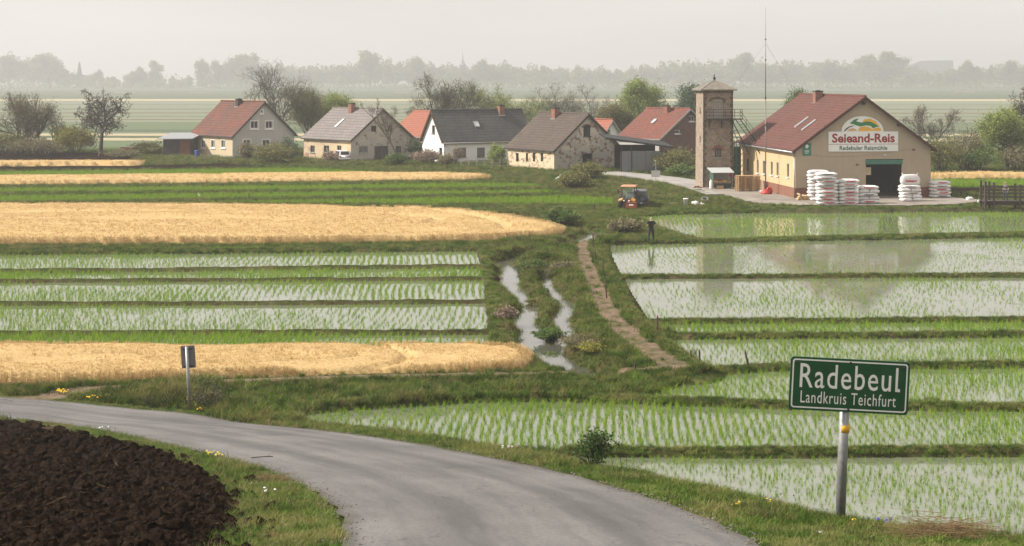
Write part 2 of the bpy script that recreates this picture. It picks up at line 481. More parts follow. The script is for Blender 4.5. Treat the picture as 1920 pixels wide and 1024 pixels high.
ROAD_EDGE = []
def terr(x, y):
    """height of the land and what covers it"""
    x = np.asarray(x, float); y = np.asarray(y, float)
    vt = village_ramp(x, y)
    vil = vt * vt * (3 - 2 * vt); vil = np.where(vt < 0, 0, np.where(vt > 1, 1, vil))
    n1 = fnoise(x * 0.6, y * 0.6, 3); n2 = fnoise(x * 2.3, y * 2.3, 9)
    flatm = (vt > 1.0)
    rough = np.where(flatm, 0.25, 1.0)
    z = 0.13 + vil * (VG - 0.13) + (0.05 * n1 + 0.03 * n2) * rough
    z = np.where((vt > 0) & (vt < 1), z + 0.12 * n1, z)
    pad = np.zeros(x.shape, bool)
    near = y < 150
    for k, pg in PADDY.items():
        pad |= inside(x, y, pg)
    wheat = np.zeros(x.shape, bool)
    for k, (pg, h) in WHEAT.items(): wheat |= inside(x, y, pg)
    soil = np.zeros(x.shape, bool)
    for pg in SOIL: soil |= inside(x, y, pg)
    dense = np.zeros(x.shape, bool)
    for pg in DENSE: dense |= inside(x, y, pg)
    z = np.where(pad, -0.10 + 0.02 * n2, z)
    z = np.where(dense & (vt < 0.5), 0.03 + 0.01 * n2, z)
    bund = np.zeros(x.shape)
    for pl, h, w in BUND:
        d, t = seg_dist(x, y, pl)
        m = d < w * 2.2
        if not m.any(): continue
        e = d[m] / w * (1 + 0.25 * n2[m] + 0.15 * n1[m])
        b = 1 - sstep(0.45, 1.25, e)
        hh = h * (1 + 0.22 * n1[m] + 0.2 * n2[m])
        zz = z[m]
        z[m] = np.maximum(zz, -0.1 + (hh + 0.1) * b)
        bund[m] = np.maximum(bund[m], b)
    dp, tp = seg_dist(x, y, PATH)
    wp = np.interp(tp, [0, 3, 5, 8], [0.45, 0.55, 0.62, 0.72]) * (1 + 0.28 * n1 + 0.15 * n2)
    pm = dp < 2.5
    z = np.where(pm & (y < 112), np.maximum(z, 0.32 * (1 - sstep(0.8, 2.4, dp)) - 0.1 * (dp > 2.0)), z)
    rut = np.exp(-((dp / wp - 0.62) / 0.30) ** 2)
    path = np.clip((1 - sstep(0.75, 1.15, dp / wp)) * np.clip(0.35 * rut + 0.68 + 0.5 * n2, 0, 1), 0, 1)
    df, tf = seg_dist(x, y, FIELD_PATH)
    z = np.where(df < 1.6, np.maximum(z, 0.28 * (1 - sstep(0.4, 1.6, df))), z)
    wf = 0.36 * (1 + 0.3 * n1)
    path = np.maximum(path, (1 - sstep(0.7, 1.2, df / wf)))
    chan = np.full(x.shape, 9.0)
    ch = []
    wob = 0.75 * fnoise(y * 0.30, y * 0.0 + 3.0, 55, 2) * sstep(57.5, 62, y)
    for pl, ws in CHAN:
        d, t = seg_dist(x + wob, y, pl)
        w = np.interp(t, np.arange(len(ws)), ws) * (1.15 + 0.45 * n1 + 0.3 * n2)
        e = d - w; ch.append(e)
        chan = np.minimum(chan, e)
        lift = 0.42 * (1 - sstep(1.2, 2.6, e)) * (0.75 + 0.6 * n1) * (y < 104) * (y > 57.5)
        z = np.where((e < 2.6) & ~pad & ~wheat & (path < 0.3), np.maximum(z, lift), z)
    for e in ch:
        zc = -0.45 + 0.95 * sstep(-0.25, 1.25, e + 0.2 * n2)
        z = np.where(e < 1.3, np.minimum(z, zc + 0.05 * n2), z)
    lump = (y < 110) & ~pad & ~wheat & (path < 0.2) & (bund < 0.3) & (chan > 0.9) & ((chan < 5) | (y < 57)) & (vil < 0.05) & (y > 48)
    z = z + np.where(lump, 0.24 * np.clip(n1, 0, 1) + 0.07 * n2, 0)
    # near slope carrying the road
    xc = np.interp(y, CREST[_co, 1], CREST[_co, 0])
    d = (x - xc) * 0.88 + 0.18 * n1
    hz = hill_z(y) + 0.02 * n2
    hz2 = hz - np.maximum(d, 0) * 0.75 - 0.05 * n2 * (d > 0)
    hill = (hz2 > z) & (y < 54.2)
    z = np.where(hill, hz2, z)
    pad &= ~hill; path = np.where(hill, 0, path); bund = np.where(hill, 0, bund)
    if len(ROAD_EDGE):
        near_r = (y < 60) & (y > 44)
        if near_r.any():
            d1, _ = seg_dist(x[near_r], y[near_r], ROAD_EDGE[0]); d2, _ = seg_dist(x[near_r], y[near_r], ROAD_EDGE[1])
            k = 1 - sstep(0.1, 1.6, np.minimum(d1, d2)); z[near_r] = z[near_r] * (1 - k) + (road_z(y[near_r]) - 0.02) * k
    pl_in = inside(x, y, PLOUGH) & (y < 54)
    dpl, _ = seg_dist(x, y, np.vstack([PLOUGH, PLOUGH[:1]]))
    pw = np.where(pl_in, np.clip(dpl / 0.5, 0, 1), 0)
    furrow = 0.06 * np.sin((x * 0.75 + y * 0.66) * 2 * math.pi / 0.95 + 1.2 * n1)
    z = z + pw * (0.06 + furrow + 0.08 * fnoise(x * 1.6, y * 1.6, 31) + 0.03 * np.abs(fnoise(x * 5.5, y * 5.5, 41)))
    return dict(z=z, pad=pad, wheat=wheat, soil=soil, dense=dense, bund=bund, path=path, chan=chan, hill=hill, plough=pw, vt=vt, crest=d, n1=n1, n2=n2, lump=lump & ~hill)

ROAD_L = [(-260, 768), (0, 785), (100, 795), (200, 810), (350, 843), (480, 876), (560, 906), (615, 942), (645, 980), (652, 1024), (640, 1090), (600, 1200), (540, 1450)]
ROAD_R = [(-260, 727), (0, 745), (200, 762), (400, 784), (600, 808), (760, 830), (900, 856), (1050, 887), (1200, 930), (1340, 982), (1435, 1030), (1520, 1080), (1640, 1170), (1960, 1450)]
def _resample(pts, n):
    a = np.array([PH(*p)[:2] for p in pts])
    # smooth through a Catmull-Rom curve
    out = []
    P = np.vstack([2 * a[0] - a[1], a, 2 * a[-1] - a[-2]])
    for i in range(1, len(P) - 2):
        for t in np.linspace(0, 1, 24, endpoint=False):
            p0, p1, p2, p3 = P[i - 1], P[i], P[i + 1], P[i + 2]
            out.append(0.5 * (2 * p1 + (p2 - p0) * t + (2 * p0 - 5 * p1 + 4 * p2 - p3) * t * t + (3 * p1 - p0 - 3 * p2 + p3) * t ** 3))
    out.append(a[-1]); out = np.array(out)
    s = np.concatenate([[0], np.cumsum(np.hypot(*np.diff(out, axis=0).T))])
    q = np.linspace(0, s[-1], n)
    return np.stack([np.interp(q, s, out[:, 0]), np.interp(q, s, out[:, 1])], 1)
ROADL = _resample(ROAD_L, 160); ROADR = _resample(ROAD_R, 160)
def road_z(y): return hill_z(y) + 0.02
ROAD_POLY = np.vstack([ROADL, ROADR[::-1]])

ROAD_EDGE += [ROADL[::4], ROADR[::4]]
# ================================================================== ground material
def ground_material():
    m, nt, b = newmat("ground"); nb = NB(nt)
    p = nb.pos()
    n1 = nb.noise(p, 1.1, 6, 0.65); n2 = nb.noise(p, 7, 5, 0.7); n3 = nb.noise(p, 0.25, 4, 0.6)
    grass = nb.ramp(n2, [(0.25, (0.010, 0.020, 0.005)), (0.5, (0.030, 0.055, 0.011)), (0.75, (0.085, 0.125, 0.030))])
    dry = nb.ramp(n2, [(0.25, (0.07, 0.055, 0.022)), (0.75, (0.22, 0.18, 0.085))])
    col = nb.mix(nb.ramp(n1, [(0.45, 0.0), (0.68, 0.75)]), grass, dry)
    # far fields in long strips across the view
    xyz = nb.sepxyz(p)
    wob = nb.math('MULTIPLY', nb.math('SUBTRACT', n3, 0.5), 6.0)
    skew = nb.math('ADD', xyz[1], nb.math('ADD', wob, nb.math('MULTIPLY', xyz[0], 0.02)))
    yy = nb.math('DIVIDE', skew, 1000.0)
    g1, g2, g3 = (0.135, 0.165, 0.105), (0.10, 0.125, 0.085), (0.20, 0.215, 0.155)  # strip colours greyed, some of the haze's paleness put into them
    tan = (0.42, 0.36, 0.24); brn = (0.12, 0.095, 0.06)
    st = [(0.0, g1), (0.262, g1), (0.278, tan), (0.292, g2), (0.302, tan), (0.316, g3), (0.322, g2), (0.340, g1), (0.395, g2), (0.402, g3), (0.425, brn), (0.432, g3), (0.462, g2),
          (0.470, g3), (0.510, brn), (0.520, g3), (0.575, g2), (0.590, g3), (0.68, g1), (0.70, g3), (0.82, tan), (0.90, g2)]
    far = nb.ramp(yy, st, 'CONSTANT')
    far = nb.mix(nb.ramp(n1, [(0.3, 0.0), (0.7, 0.35)]), far, nb.mix(0.5, far, (0.10, 0.12, 0.05)))
    col = nb.mix(nb.ramp(yy, [(0.244, 0.0), (0.256, 1.0)]), col, far)
    soilc = nb.ramp(n2, [(0.25, (0.006, 0.004, 0.0027)), (0.7, (0.026, 0.017, 0.0115))])
    mudc = nb.ramp(n2, [(0.25, (0.016, 0.011, 0.006)), (0.75, (0.085, 0.06, 0.033))])
    wetc = nb.ramp(n1, [(0.3, (0.050, 0.045, 0.026)), (0.7, (0.085, 0.075, 0.045))])
    pathc = nb.ramp(n2, [(0.25, (0.10, 0.066, 0.048)), (0.5, (0.215, 0.15, 0.112)), (0.75, (0.31, 0.225, 0.17))])
    col = nb.mix(nb.attr("a_mud"), col, mudc)
    col = nb.mix(nb.attr("a_wet"), col, wetc)
    col = nb.mix(nb.attr("a_path"), col, pathc)
    col = nb.mix(nb.attr("a_soil"), col, soilc)
    nb.put(b.inputs["Base Color"], col)
    b.inputs["Roughness"].default_value = 0.95
    b.inputs["Specular IOR Level"].default_value = 0.0
    nb.put(b.inputs["Normal"], nb.bump(nb.math('ADD', n2, nb.noise(p, 30, 4, 0.7)), 0.6, 0.05))
    return m

def build_ground():
    ys = [5.0]
    while ys[-1] < 285: ys.append(ys[-1] * (1.012 if ys[-1] < 14 else (1.0056 if ys[-1] < 38 else (1.0038 if ys[-1] < 125 else 1.0062))))
    while ys[-1] < 6500: ys.append(ys[-1] * 1.03)
    ys = np.array(ys)
    ks = np.concatenate([np.linspace(-0.75, -0.43, 9), np.linspace(-0.42, -0.06, 140), np.linspace(-0.0585, 0.125, 150), np.linspace(0.127, 0.42, 112), np.linspace(0.43, 0.75, 9)])
    K, Yg = np.meshgrid(ks, ys)
    X = K * Yg
    T = terr(X.ravel(), Yg.ravel())
    z = T["z"]
    inr = inside(X.ravel(), Yg.ravel(), ROAD_POLY)
    z = np.where(inr, road_z(Yg.ravel()) - 0.07, z)
    far = np.clip((Yg.ravel() - 300) / 3000, 0, 1)
    v = np.stack([X.ravel(), Yg.ravel(), z - far * 0.5], 1)
    nr, nc = len(ys), len(ks)
    i = (np.arange(nr - 1)[:, None] * nc + np.arange(nc - 1)[None]).ravel()
    f = np.stack([i, i + 1, i + nc + 1, i + nc], 1)
    me = mesh_np("ground", v, f, [ground_material()], smooth=True)
    def at(nm, a):
        q = me.attributes.new(nm, 'FLOAT', 'POINT'); q.data.foreach_set("value", np.asarray(a, np.float32))
    side = np.clip((0.30 - z) / 0.25, 0, 1) * (T["bund"] > 0.05) * ~T["hill"]
    bank = (1 - sstep(0.2, 1.2, T["chan"])) * np.clip(0.65 + 0.7 * T["n1"], 0, 1)
    rawearth = (T["vt"] > -0.0) & (T["vt"] < 1.0) & (X.ravel() > 24)
    at("a_mud", np.clip(np.maximum(np.maximum(side, bank), rawearth * (0.5 + 0.5 * T["n1"])), 0, 1))
    at("a_wet", T["pad"] & (z < 0.02))
    at("a_path", T["path"] * np.clip(0.75 + 0.5 * T["n2"], 0, 1))
    at("a_soil", np.maximum(T["soil"], np.clip(T["plough"] * 1.6, 0, 1)))
    o = link("ground", me)
    tag(o, "flat farmland with banks, ditches and far strip fields", None, None, "structure")
    m2, nt, b = newmat("ground_outlying"); b.inputs["Base Color"].default_value = (0.07, 0.09, 0.04, 1); b.inputs["Roughness"].default_value = 1
    s = MB(); s.face([(-6500, -900, -1.5), (6500, -900, -1.5), (6500, 6600, -1.5), (-6500, 6600, -1.5)])
    tag(s.build("terrain", m2), "open land stretching away round the village", None, None, "structure")
build_ground()

# ------------------------------------------------------------------ water
def water_material(name, base, rough=0.03, wave=0.03):
    m, nt, b = newmat(name); nb = NB(nt)
    p = nb.pos()
    n = nb.noise(p, 0.5, 4, 0.6)
    c = nb.ramp(n, [(0.3, tuple(k * 0.8 for k in base)), (0.7, base)])
    nb.put(b.inputs["Base Color"], c)
    b.inputs["Roughness"].default_value = rough
    b.inputs["IOR"].default_value = 2.45
    b.inputs["Specular IOR Level"].default_value = 0.5
    d = nb.ramp(nb.noise(p, 0.9, 6, 0.7, 0.7), [(0.56, 0.0), (0.64, 0.6)])      # silt and green scum
    c = nb.mix(d, c, (0.10, 0.105, 0.045)); nb.put(b.inputs["Base Color"], c)
    nb.put(b.inputs["Roughness"], nb.ramp(d, [(0.0, rough), (0.6, 0.22)]))
    w = nb.noise(nb.mapv(p, (1.0, 1.6, 1.0)), 4.0, 4, 0.6)
    nb.put(b.inputs["Normal"], nb.bump(w, wave, 0.01))
    return m
M_WATER = water_material("paddy_water", (0.17, 0.19, 0.125), 0.07, 0.05)
M_STREAM = water_material("stream_water", (0.10, 0.10, 0.08), 0.05, 0.10)

WNAME = {"L1": "strip of paddy water behind the wide wheat field", "L2": "narrow flooded strip left of the stream"}
for k, pg in PADDY.items():
    v = [(x, y, 0.0) for x, y in pg]
    s = MB(); s.face(v)
    me = s.mesh("paddy_water", M_WATER)
    bm = bmesh.new(); bm.from_mesh(me); bmesh.ops.triangulate(bm, faces=bm.faces); bm.to_mesh(me); bm.free()
    if me.polygons[0].normal.z < 0: me.flip_normals()
    o = link("paddy_water", me); tag(o, None, None, None, "structure")
for ci, (pl, ws) in enumerate(CHAN):
    wz = -0.14 - 0.008 * ci
    # ribbon of water in the ditch bed
    d = np.gradient(pl, axis=0); nrm = np.stack([-d[:, 1], d[:, 0]], 1) / np.hypot(d[:, 0], d[:, 1])[:, None]
    w = np.array(ws)[:, None] * 1.0 + 1.5
    a = pl + nrm * w; b_ = pl - nrm * w
    v = np.vstack([np.c_[a, np.full(len(a), wz)], np.c_[b_, np.full(len(b_), wz)]])
    n = len(pl); i = np.arange(n - 1)
    me = mesh_np("stream_water", v, np.stack([i, i + 1, i + 1 + n, i + n], 1), [M_STREAM])
    if me.polygons[0].normal.z < 0: me.flip_normals()
    tag(link("stream_water", me), None, None, None, "structure")

# ------------------------------------------------------------------ road, lane, yard
def asphalt(name, dark, light, wear=True):
    m, nt, b = newmat(name); nb = NB(nt)
    p = nb.pos()
    uv = nb.sepxyz(nb.coord("UV"))
    n = nb.noise(p, 15, 7, 0.92); n2 = nb.noise(p, 0.7, 5, 0.6)
    v2 = nb.node("ShaderNodeCombineXYZ"); nb.put(v2.inputs[0], nb.math('MULTIPLY', uv[0], 9.0)); nb.put(v2.inputs[1], nb.math('MULTIPLY', uv[1], 0.12))
    st = nb.noise(v2.outputs[0], 1.0, 4, 0.65)
    f = nb.math('ADD', nb.math('MULTIPLY', nb.noise(p, 0.25, 3, 0.5), 0.45), nb.math('MULTIPLY', st, 0.55))
    c = nb.ramp(f, [(0.38, dark), (0.60, light)])
    c = nb.mix(nb.ramp(n, [(0.36, 0.75), (0.52, 0.0)]), c, tuple(k * 0.6 for k in dark))
    c = nb.mix(nb.ramp(n, [(0.56, 0.0), (0.68, 0.6)]), c, tuple(min(1, k * 1.45) for k in light))
    if wear:
        tr = nb.math('ABSOLUTE', nb.math('SUBTRACT', nb.math('ABSOLUTE', nb.math('SUBTRACT', uv[0], 0.5)), 0.2))
        tr = nb.math('ADD', tr, nb.math('MULTIPLY', nb.math('SUBTRACT', nb.noise(v2.outputs[0], 1.7, 4, 0.6), 0.5), 0.16))
        c = nb.mix(nb.ramp(tr, [(0.0, 0.55), (0.09, 0.0)]), c, tuple(k * 0.72 for k in dark))
        vo = nb.node("ShaderNodeTexVoronoi"); vo.feature = 'DISTANCE_TO_EDGE'; vo.inputs["Scale"].default_value = 0.42
        wv = nb.node("ShaderNodeVectorMath"); wv.operation = 'ADD'; nb.l.new(p, wv.inputs[0]); nb.l.new(nb.noise(p, 1.5, 5, 0.7, out=1), wv.inputs[1]); nb.l.new(wv.outputs[0], vo.inputs["Vector"])
        crk = nb.math('MULTIPLY', nb.ramp(vo.outputs[0], [(0.0, 1.0), (0.012, 0.0)]), nb.ramp(n2, [(0.52, 0.0), (0.60, 0.75)]))
        c = nb.mix(crk, c, (0.03, 0.028, 0.026))
    if wear:   # dusty crumbling margins
        e = nb.math('ABSOLUTE', nb.math('SUBTRACT', uv[0], 0.5))
        e = nb.math('ADD', e, nb.math('MULTIPLY', nb.math('SUBTRACT', n2, 0.5), 0.08))
        c = nb.mix(nb.ramp(e, [(0.455, 0.0), (0.495, 0.8)]), c, (0.075, 0.068, 0.056))
    nb.put(b.inputs["Base Color"], c)
    b.inputs["Roughness"].default_value = 0.85
    b.inputs["Specular IOR Level"].default_value = 0.3
    nb.put(b.inputs["Normal"], nb.bump(n, 0.45, 0.012))
    return m

def ribbon(name, A, B, zf, mat, nx=9, label=None, crown=0.0, wob=0.0):
    n = len(A)
    t = np.linspace(0, 1, nx)
    A = A.copy(); B = B.copy()
    if wob:
        s = np.arange(n) * 0.45
        A += wob * np.c_[fnoise(s, s * 0 + 1, 5), fnoise(s, s * 0 + 5, 6)]; B += wob * np.c_[fnoise(s, s * 0 + 9, 7), fnoise(s, s * 0 + 13, 8)]
    P = A[:, None, :] * (1 - t)[None, :, None] + B[:, None, :] * t[None, :, None]
    x, y = P[..., 0].ravel(), P[..., 1].ravel()
    z = zf(x, y) + (crown * (1 - (2 * np.tile(t, n) - 1) ** 2))
    i = (np.arange(n - 1)[:, None] * nx + np.arange(nx - 1)[None]).ravel()
    me = mesh_np(name, np.stack([x, y, z], 1), np.stack([i, i + 1, i + nx + 1, i + nx], 1), [mat], smooth=True)
    if me.polygons[0].normal.z < 0: me.flip_normals()
    ul = me.uv_layers.new(name="UVMap")
    s = np.concatenate([[0], np.cumsum(np.hypot(*np.diff((A + B) / 2, axis=0).T))])
    U = np.tile(t, n); V = np.repeat(s, nx)
    vi = np.zeros(len(me.loops), np.int32); me.loops.foreach_get("vertex_index", vi)
    ul.data.foreach_set("uv", np.stack([U[vi], V[vi]], 1).astype(np.float32).ravel())
    return tag(link(name, me), label, None, None, "structure")

M_ROAD = asphalt("worn_asphalt", (0.098, 0.094, 0.091), (0.178, 0.171, 0.164))
ribbon("road", ROADL, ROADR, lambda x, y: road_z(y), M_ROAD, 15, "worn grey asphalt road curving down to the fields", crown=0.04, wob=0.10)
M_LANE = asphalt("lane_asphalt", (0.24, 0.225, 0.205), (0.36, 0.34, 0.31), False)
def line_ribbon(name, pts, half, z, mat, label, n=60):
    a = np.array([PX(p[0], p[1], z)[:2] for p in pts])
    s = np.concatenate([[0], np.cumsum(np.hypot(*np.diff(a, axis=0).T))]); q = np.linspace(0, s[-1], n)
    c = np.stack([np.interp(q, s, a[:, 0]), np.interp(q, s, a[:, 1])], 1)
    k = np.ones(7) / 7
    pad = np.vstack([np.repeat(c[:1], 3, 0), c, np.repeat(c[-1:], 3, 0)])
    c = np.stack([np.convolve(pad[:, 0], k, 'valid'), np.convolve(pad[:, 1], k, 'valid')], 1)
    d = np.gradient(c, axis=0); nr = np.stack([-d[:, 1], d[:, 0]], 1) / np.hypot(d[:, 0], d[:, 1])[:, None]
    return ribbon(name, c + nr * half, c - nr * half, lambda x, y: x * 0 + z + 0.06, mat, 6, label, wob=0.25)
line_ribbon("lane", [(1120, 323), (1160, 327), (1220, 333), (1290, 343), (1345, 356), (1380, 366)], 2.9, VG, M_LANE, "pale lane climbing past the corrugated shed to the mill yard")
M_KERB = flat("pale_concrete", (0.42, 0.39, 0.34), 0.9, var=0.2)
line_ribbon("path", [(275, 291), (340, 295), (436, 301), (520, 302), (600, 303), (690, 304.5)], 0.8, VG, M_KERB, "pale narrow path in front of the two left houses")

def yard_material():
    m, nt, b = newmat("packed_yard"); nb = NB(nt)
    p = nb.pos(); n = nb.noise(p, 0.35, 6, 0.65, 0.6); n2 = nb.noise(p, 9, 4, 0.7)
    c = nb.ramp(n, [(0.3, (0.15, 0.13, 0.11)), (0.5, (0.26, 0.225, 0.19)), (0.7, (0.36, 0.31, 0.255))])
    c = nb.mix(nb.ramp(n2, [(0.3, 0.4), (0.7, 0.0)]), c, (0.14, 0.12, 0.10))
    nb.put(b.inputs["Base Color"], c); b.inputs["Roughness"].default_value = 0.9
    nb.put(b.inputs["Normal"], nb.bump(n2, 0.4, 0.03))
    return m
YARD = poly([(1306, 351), (1345, 364), (1400, 380), (1440, 384), (1500, 386), (1600, 387), (1700, 387), (1800, 385), (1840, 380), (1830, 375), (1790, 371), (1770, 362), (1770, 330), (1480, 325), (1330, 338)], VG)
def build_yard():
    lo = YARD.min(0); hi = YARD.max(0); st = 0.45
    gx = np.arange(lo[0], hi[0], st); gy = np.arange(lo[1], hi[1], st)
    Xg, Yg = np.meshgrid(gx, gy); nc = len(gx)
    w = 0.5 * fnoise(Xg * 0.8, Yg * 0.8, 77)
    ins = inside((Xg + w).ravel(), (Yg + w).ravel(), YARD).reshape(Xg.shape)
    v = np.stack([Xg.ravel(), Yg.ravel(), np.full(Xg.size, VG + 0.07) + 0.015 * fnoise(Xg.ravel(), Yg.ravel(), 5)], 1)
    q = ins[:-1, :-1] & ins[1:, :-1] & ins[:-1, 1:] & ins[1:, 1:]
    r, c = np.nonzero(q); i = r * nc + c
    me = mesh_np("yard", v, np.stack([i, i + 1, i + nc + 1, i + nc], 1), [yard_material()], smooth=True)
    tag(link("yard", me), "packed earth yard in front of the mill", None, None, "structure")
build_yard()
# ================================================================== plants that nobody could count
def blade_mesh(name, nb_, h, w, lean, mat, seg=2, spread=0.05, seed=0, droop=0.5):
    r = random.Random(seed); v = []; f = []
    for k in range(nb_):
        a = r.uniform(0, 6.283); hh = h * r.uniform(0.6, 1.1); ln = lean * r.uniform(0.3, 1.2)
        ox, oy = r.gauss(0, spread), r.gauss(0, spread)
        dx, dy = math.cos(a), math.sin(a); b = r.uniform(0, 6.283)
        sx, sy = math.cos(b) * w / 2, math.sin(b) * w / 2
        base = len(v)
        for s in range(seg + 1):
            t = s / seg; ww = (1 - t) ** 0.7 if s < seg else 0.12
            px = ox + dx * ln * hh * t ** 1.7; py = oy + dy * ln * hh * t ** 1.7; pz = hh * (t - droop * ln * 0.35 * t * t)
            v.append((px - sx * ww, py - sy * ww, pz)); v.append((px + sx * ww, py + sy * ww, pz))
        for s in range(seg):
            i = base + 2 * s; f.append((i, i + 1, i + 3, i + 2))
    return mesh_np(name, v, f, [mat])

def plant_mat(name, cols, trans=0.25, rough=0.6):
    m, nt, b = newmat(name); nb = NB(nt)
    rnd = nb.objrand()
    n = len(cols)
    c = nb.ramp(rnd, [(i / max(1, n - 1), q) for i, q in enumerate(cols)])
    p = nb.pos(); c = nb.mix(nb.ramp(nb.noise(p, 0.45, 4, 0.6), [(0.35, 0.0), (0.65, 0.45)]), c, cols[0])
    if n > 3: c = nb.mix(nb.ramp(nb.noise(nb.mapv(p, (1, 1, 1), (31, 7, 0)), 0.7, 5, 0.65), [(0.50, 0.0), (0.66, 0.75)]), c, cols[-1])
    nb.put(b.inputs["Base Color"], c); b.inputs["Roughness"].default_value = rough
    b.inputs["Specular IOR Level"].default_value = 0.12
    if trans:
        tr = nb.node("ShaderNodeBsdfTranslucent"); nb.put(tr.inputs[0], c)
        mx = nb.node("ShaderNodeMixShader"); mx.inputs[0].default_value = trans
        nt.links.new(b.outputs[0], mx.inputs[1]); nt.links.new(tr.outputs[0], mx.inputs[2])
        nt.links.new(mx.outputs[0], nt.nodes["Material Output"].inputs[0])
    return m

M_GRASS = plant_mat("grass_blades", [(0.035, 0.09, 0.010), (0.075, 0.16, 0.020), (0.135, 0.225, 0.032), (0.21, 0.25, 0.058), (0.33, 0.28, 0.13)])
M_TUFT = plant_mat("coarse_grass_blades", [(0.013, 0.038, 0.006), (0.062, 0.125, 0.015), (0.155, 0.235, 0.030), (0.26, 0.25, 0.08)])
M_STRAW = plant_mat("dry_stalks", [(0.22, 0.15, 0.08), (0.34, 0.24, 0.13), (0.17, 0.11, 0.07)])
M_RICE = plant_mat("rice_blades", [(0.15, 0.27, 0.020), (0.21, 0.33, 0.026), (0.29, 0.39, 0.045)], 0.35)
M_WHEAT = plant_mat("ripe_wheat", [(0.51, 0.355, 0.165), (0.61, 0.45, 0.225), (0.70, 0.54, 0.295)], 0.25, 0.75)
library("grass", [blade_mesh("grass_%d" % i, 11, 0.13, 0.010, 0.7, M_GRASS, 2, 0.05, i) for i in range(6)])
library("tuft", [blade_mesh("tuft_%d" % i, 22, 0.26, 0.016, 0.75, M_TUFT, 2, 0.07, 50 + i) for i in range(6)])
library("straw", [blade_mesh("straw_%d" % i, 12, 0.34, 0.010, 0.8, M_STRAW, 2, 0.06, 90 + i) for i in range(4)])
library("rice", [blade_mesh("rice_%d" % i, 11, 0.30, 0.017, 0.40, M_RICE, 2, 0.025, 120 + i) for i in range(6)])

def wheat_mesh(name, seed):
    r = random.Random(seed); v = []; f = []
    for k in range(20):
        ox, oy = r.uniform(-0.17, 0.17), r.uniform(-0.17, 0.17); h = r.uniform(0.82, 1.06)
        lx, ly = r.gauss(0, 0.06), r.gauss(0, 0.06); a = r.uniform(0, 3.14)
        sx, sy = math.cos(a), math.sin(a); b = len(v); w = 0.006
        for t, ww in ((0, w), (0.8, w * 0.8), (0.86, 0.016), (0.97, 0.016), (1.0, 0.003)):
            px, py = ox + lx * t * t, oy + ly * t * t
            v.append((px - sx * ww, py - sy * ww, h * t)); v.append((px + sx * ww, py + sy * ww, h * t))
        for s in range(4): f.append((b + 2 * s, b + 2 * s + 1, b + 2 * s + 3, b + 2 * s + 2))
        # a leaf hanging half way
        q = len(v); z0 = h * r.uniform(0.35, 0.7); e = r.uniform(0, 6.283)
        v += [(ox, oy, z0), (ox + 0.01, oy, z0 + 0.02), (ox + 0.14 * math.cos(e), oy + 0.14 * math.sin(e), z0 + 0.05), (ox + 0.15 * math.cos(e), oy + 0.15 * math.sin(e), z0 + 0.02)]
        f.append((q, q + 1, q + 2, q + 3))
    return mesh_np(name, v, f, [M_WHEAT])
library("wheat", [wheat_mesh("wheat_%d" % i, 200 + i) for i in range(6)])

# ---- rice set out in rows
def fill_rows(pg, dx, dy, jit, wave=0.25):
    lo = pg.min(0); hi = pg.max(0)
    hi = np.minimum(hi, [60, 400]); lo = np.maximum(lo, [-75, 0])
    gx = np.arange(lo[0], hi[0], dx); gy = np.arange(lo[1], hi[1], dy)
    X, Y = np.meshgrid(gx, gy); x = X.ravel(); y = Y.ravel()
    x = x + wave * np.sin(y * 0.35 + x * 0.05) + rng.normal(0, jit * dx, x.size); y = y + rng.normal(0, jit * dy * 1.5, y.size)
    m = inside(x, y, pg) & (np.abs(x) < np.where(y < 75, 0.46, 0.40) * y)
    return x[m], y[m]
def put_rice():
    P = []; S = []
    spec = {"R1": (0.36, 0.30, 0.66, 0.9), "R2": (0.35, 0.30, 0.50, 0.70), "R3": (0.36, 0.30, 0.62, 0.62), "R4": (0.30, 0.24, 0.95, 1.0), "R5": (0.30, 0.24, 0.75, 0.85), "R6": (0.30, 0.24, 0.82, 0.95),
            "R7": (0.28, 0.21, 0.85, 0.92), "R8": (0.25, 0.20, 0.72, 0.72), "L1": (0.42, 0.30, 0.7, 0.9), "L2": (0.34, 0.24, 1.0, 1.0), "L3": (0.38, 0.24, 0.75, 0.92), "L4": (0.37, 0.24, 0.75, 0.92), "L5": (0.30, 0.20, 1.05, 1.0)}
    for k, (dx, dy, sc, keep) in spec.items():
        x, y = fill_rows(PADDY[k], dx, dy, 0.15)
        T = terr(x, y)
        patch = fnoise(x * 0.16, y * 0.16, 61)
        m = T["pad"] & (T["z"] < -0.02) & (rng.random(x.size) < np.clip(keep + 0.65 * patch, 0, 1))
        x, y = x[m], y[m]
        P.append(np.stack([x, y, np.full(x.size, -0.04)], 1))
        fat = np.interp(y, [40, 130], [1.0, 1.35])
        s = sc * rng.uniform(0.6, 1.3, x.size) * (1 + 0.4 * patch[m])
        S.append(np.stack([s * fat, s * fat, s], 1))
    P = np.vstack(P); S = np.vstack(S)
    scatter("rice", "rice", P, S, None, "young green rice standing in rows in the flooded paddies", "rice")
    P = []; S = []
    for i, pg in enumerate(DENSE):
        x, y = fill_rows(pg, 0.42, 0.36, 0.2)
        T = terr(x, y); m = (T["bund"] < 0.5)
        P.append(np.stack([x[m], y[m], T["z"][m] - 0.02], 1)); s = rng.uniform(0.9, 1.3, m.sum())
        S.append(np.stack([s * 2.2, s * 2.2, s * 1.05], 1))
    scatter("rice", "rice", np.vstack(P), np.vstack(S), None, "closed green rice strips beyond the wide wheat field", "rice")
    print("rice", sum(map(len, P)))
put_rice()

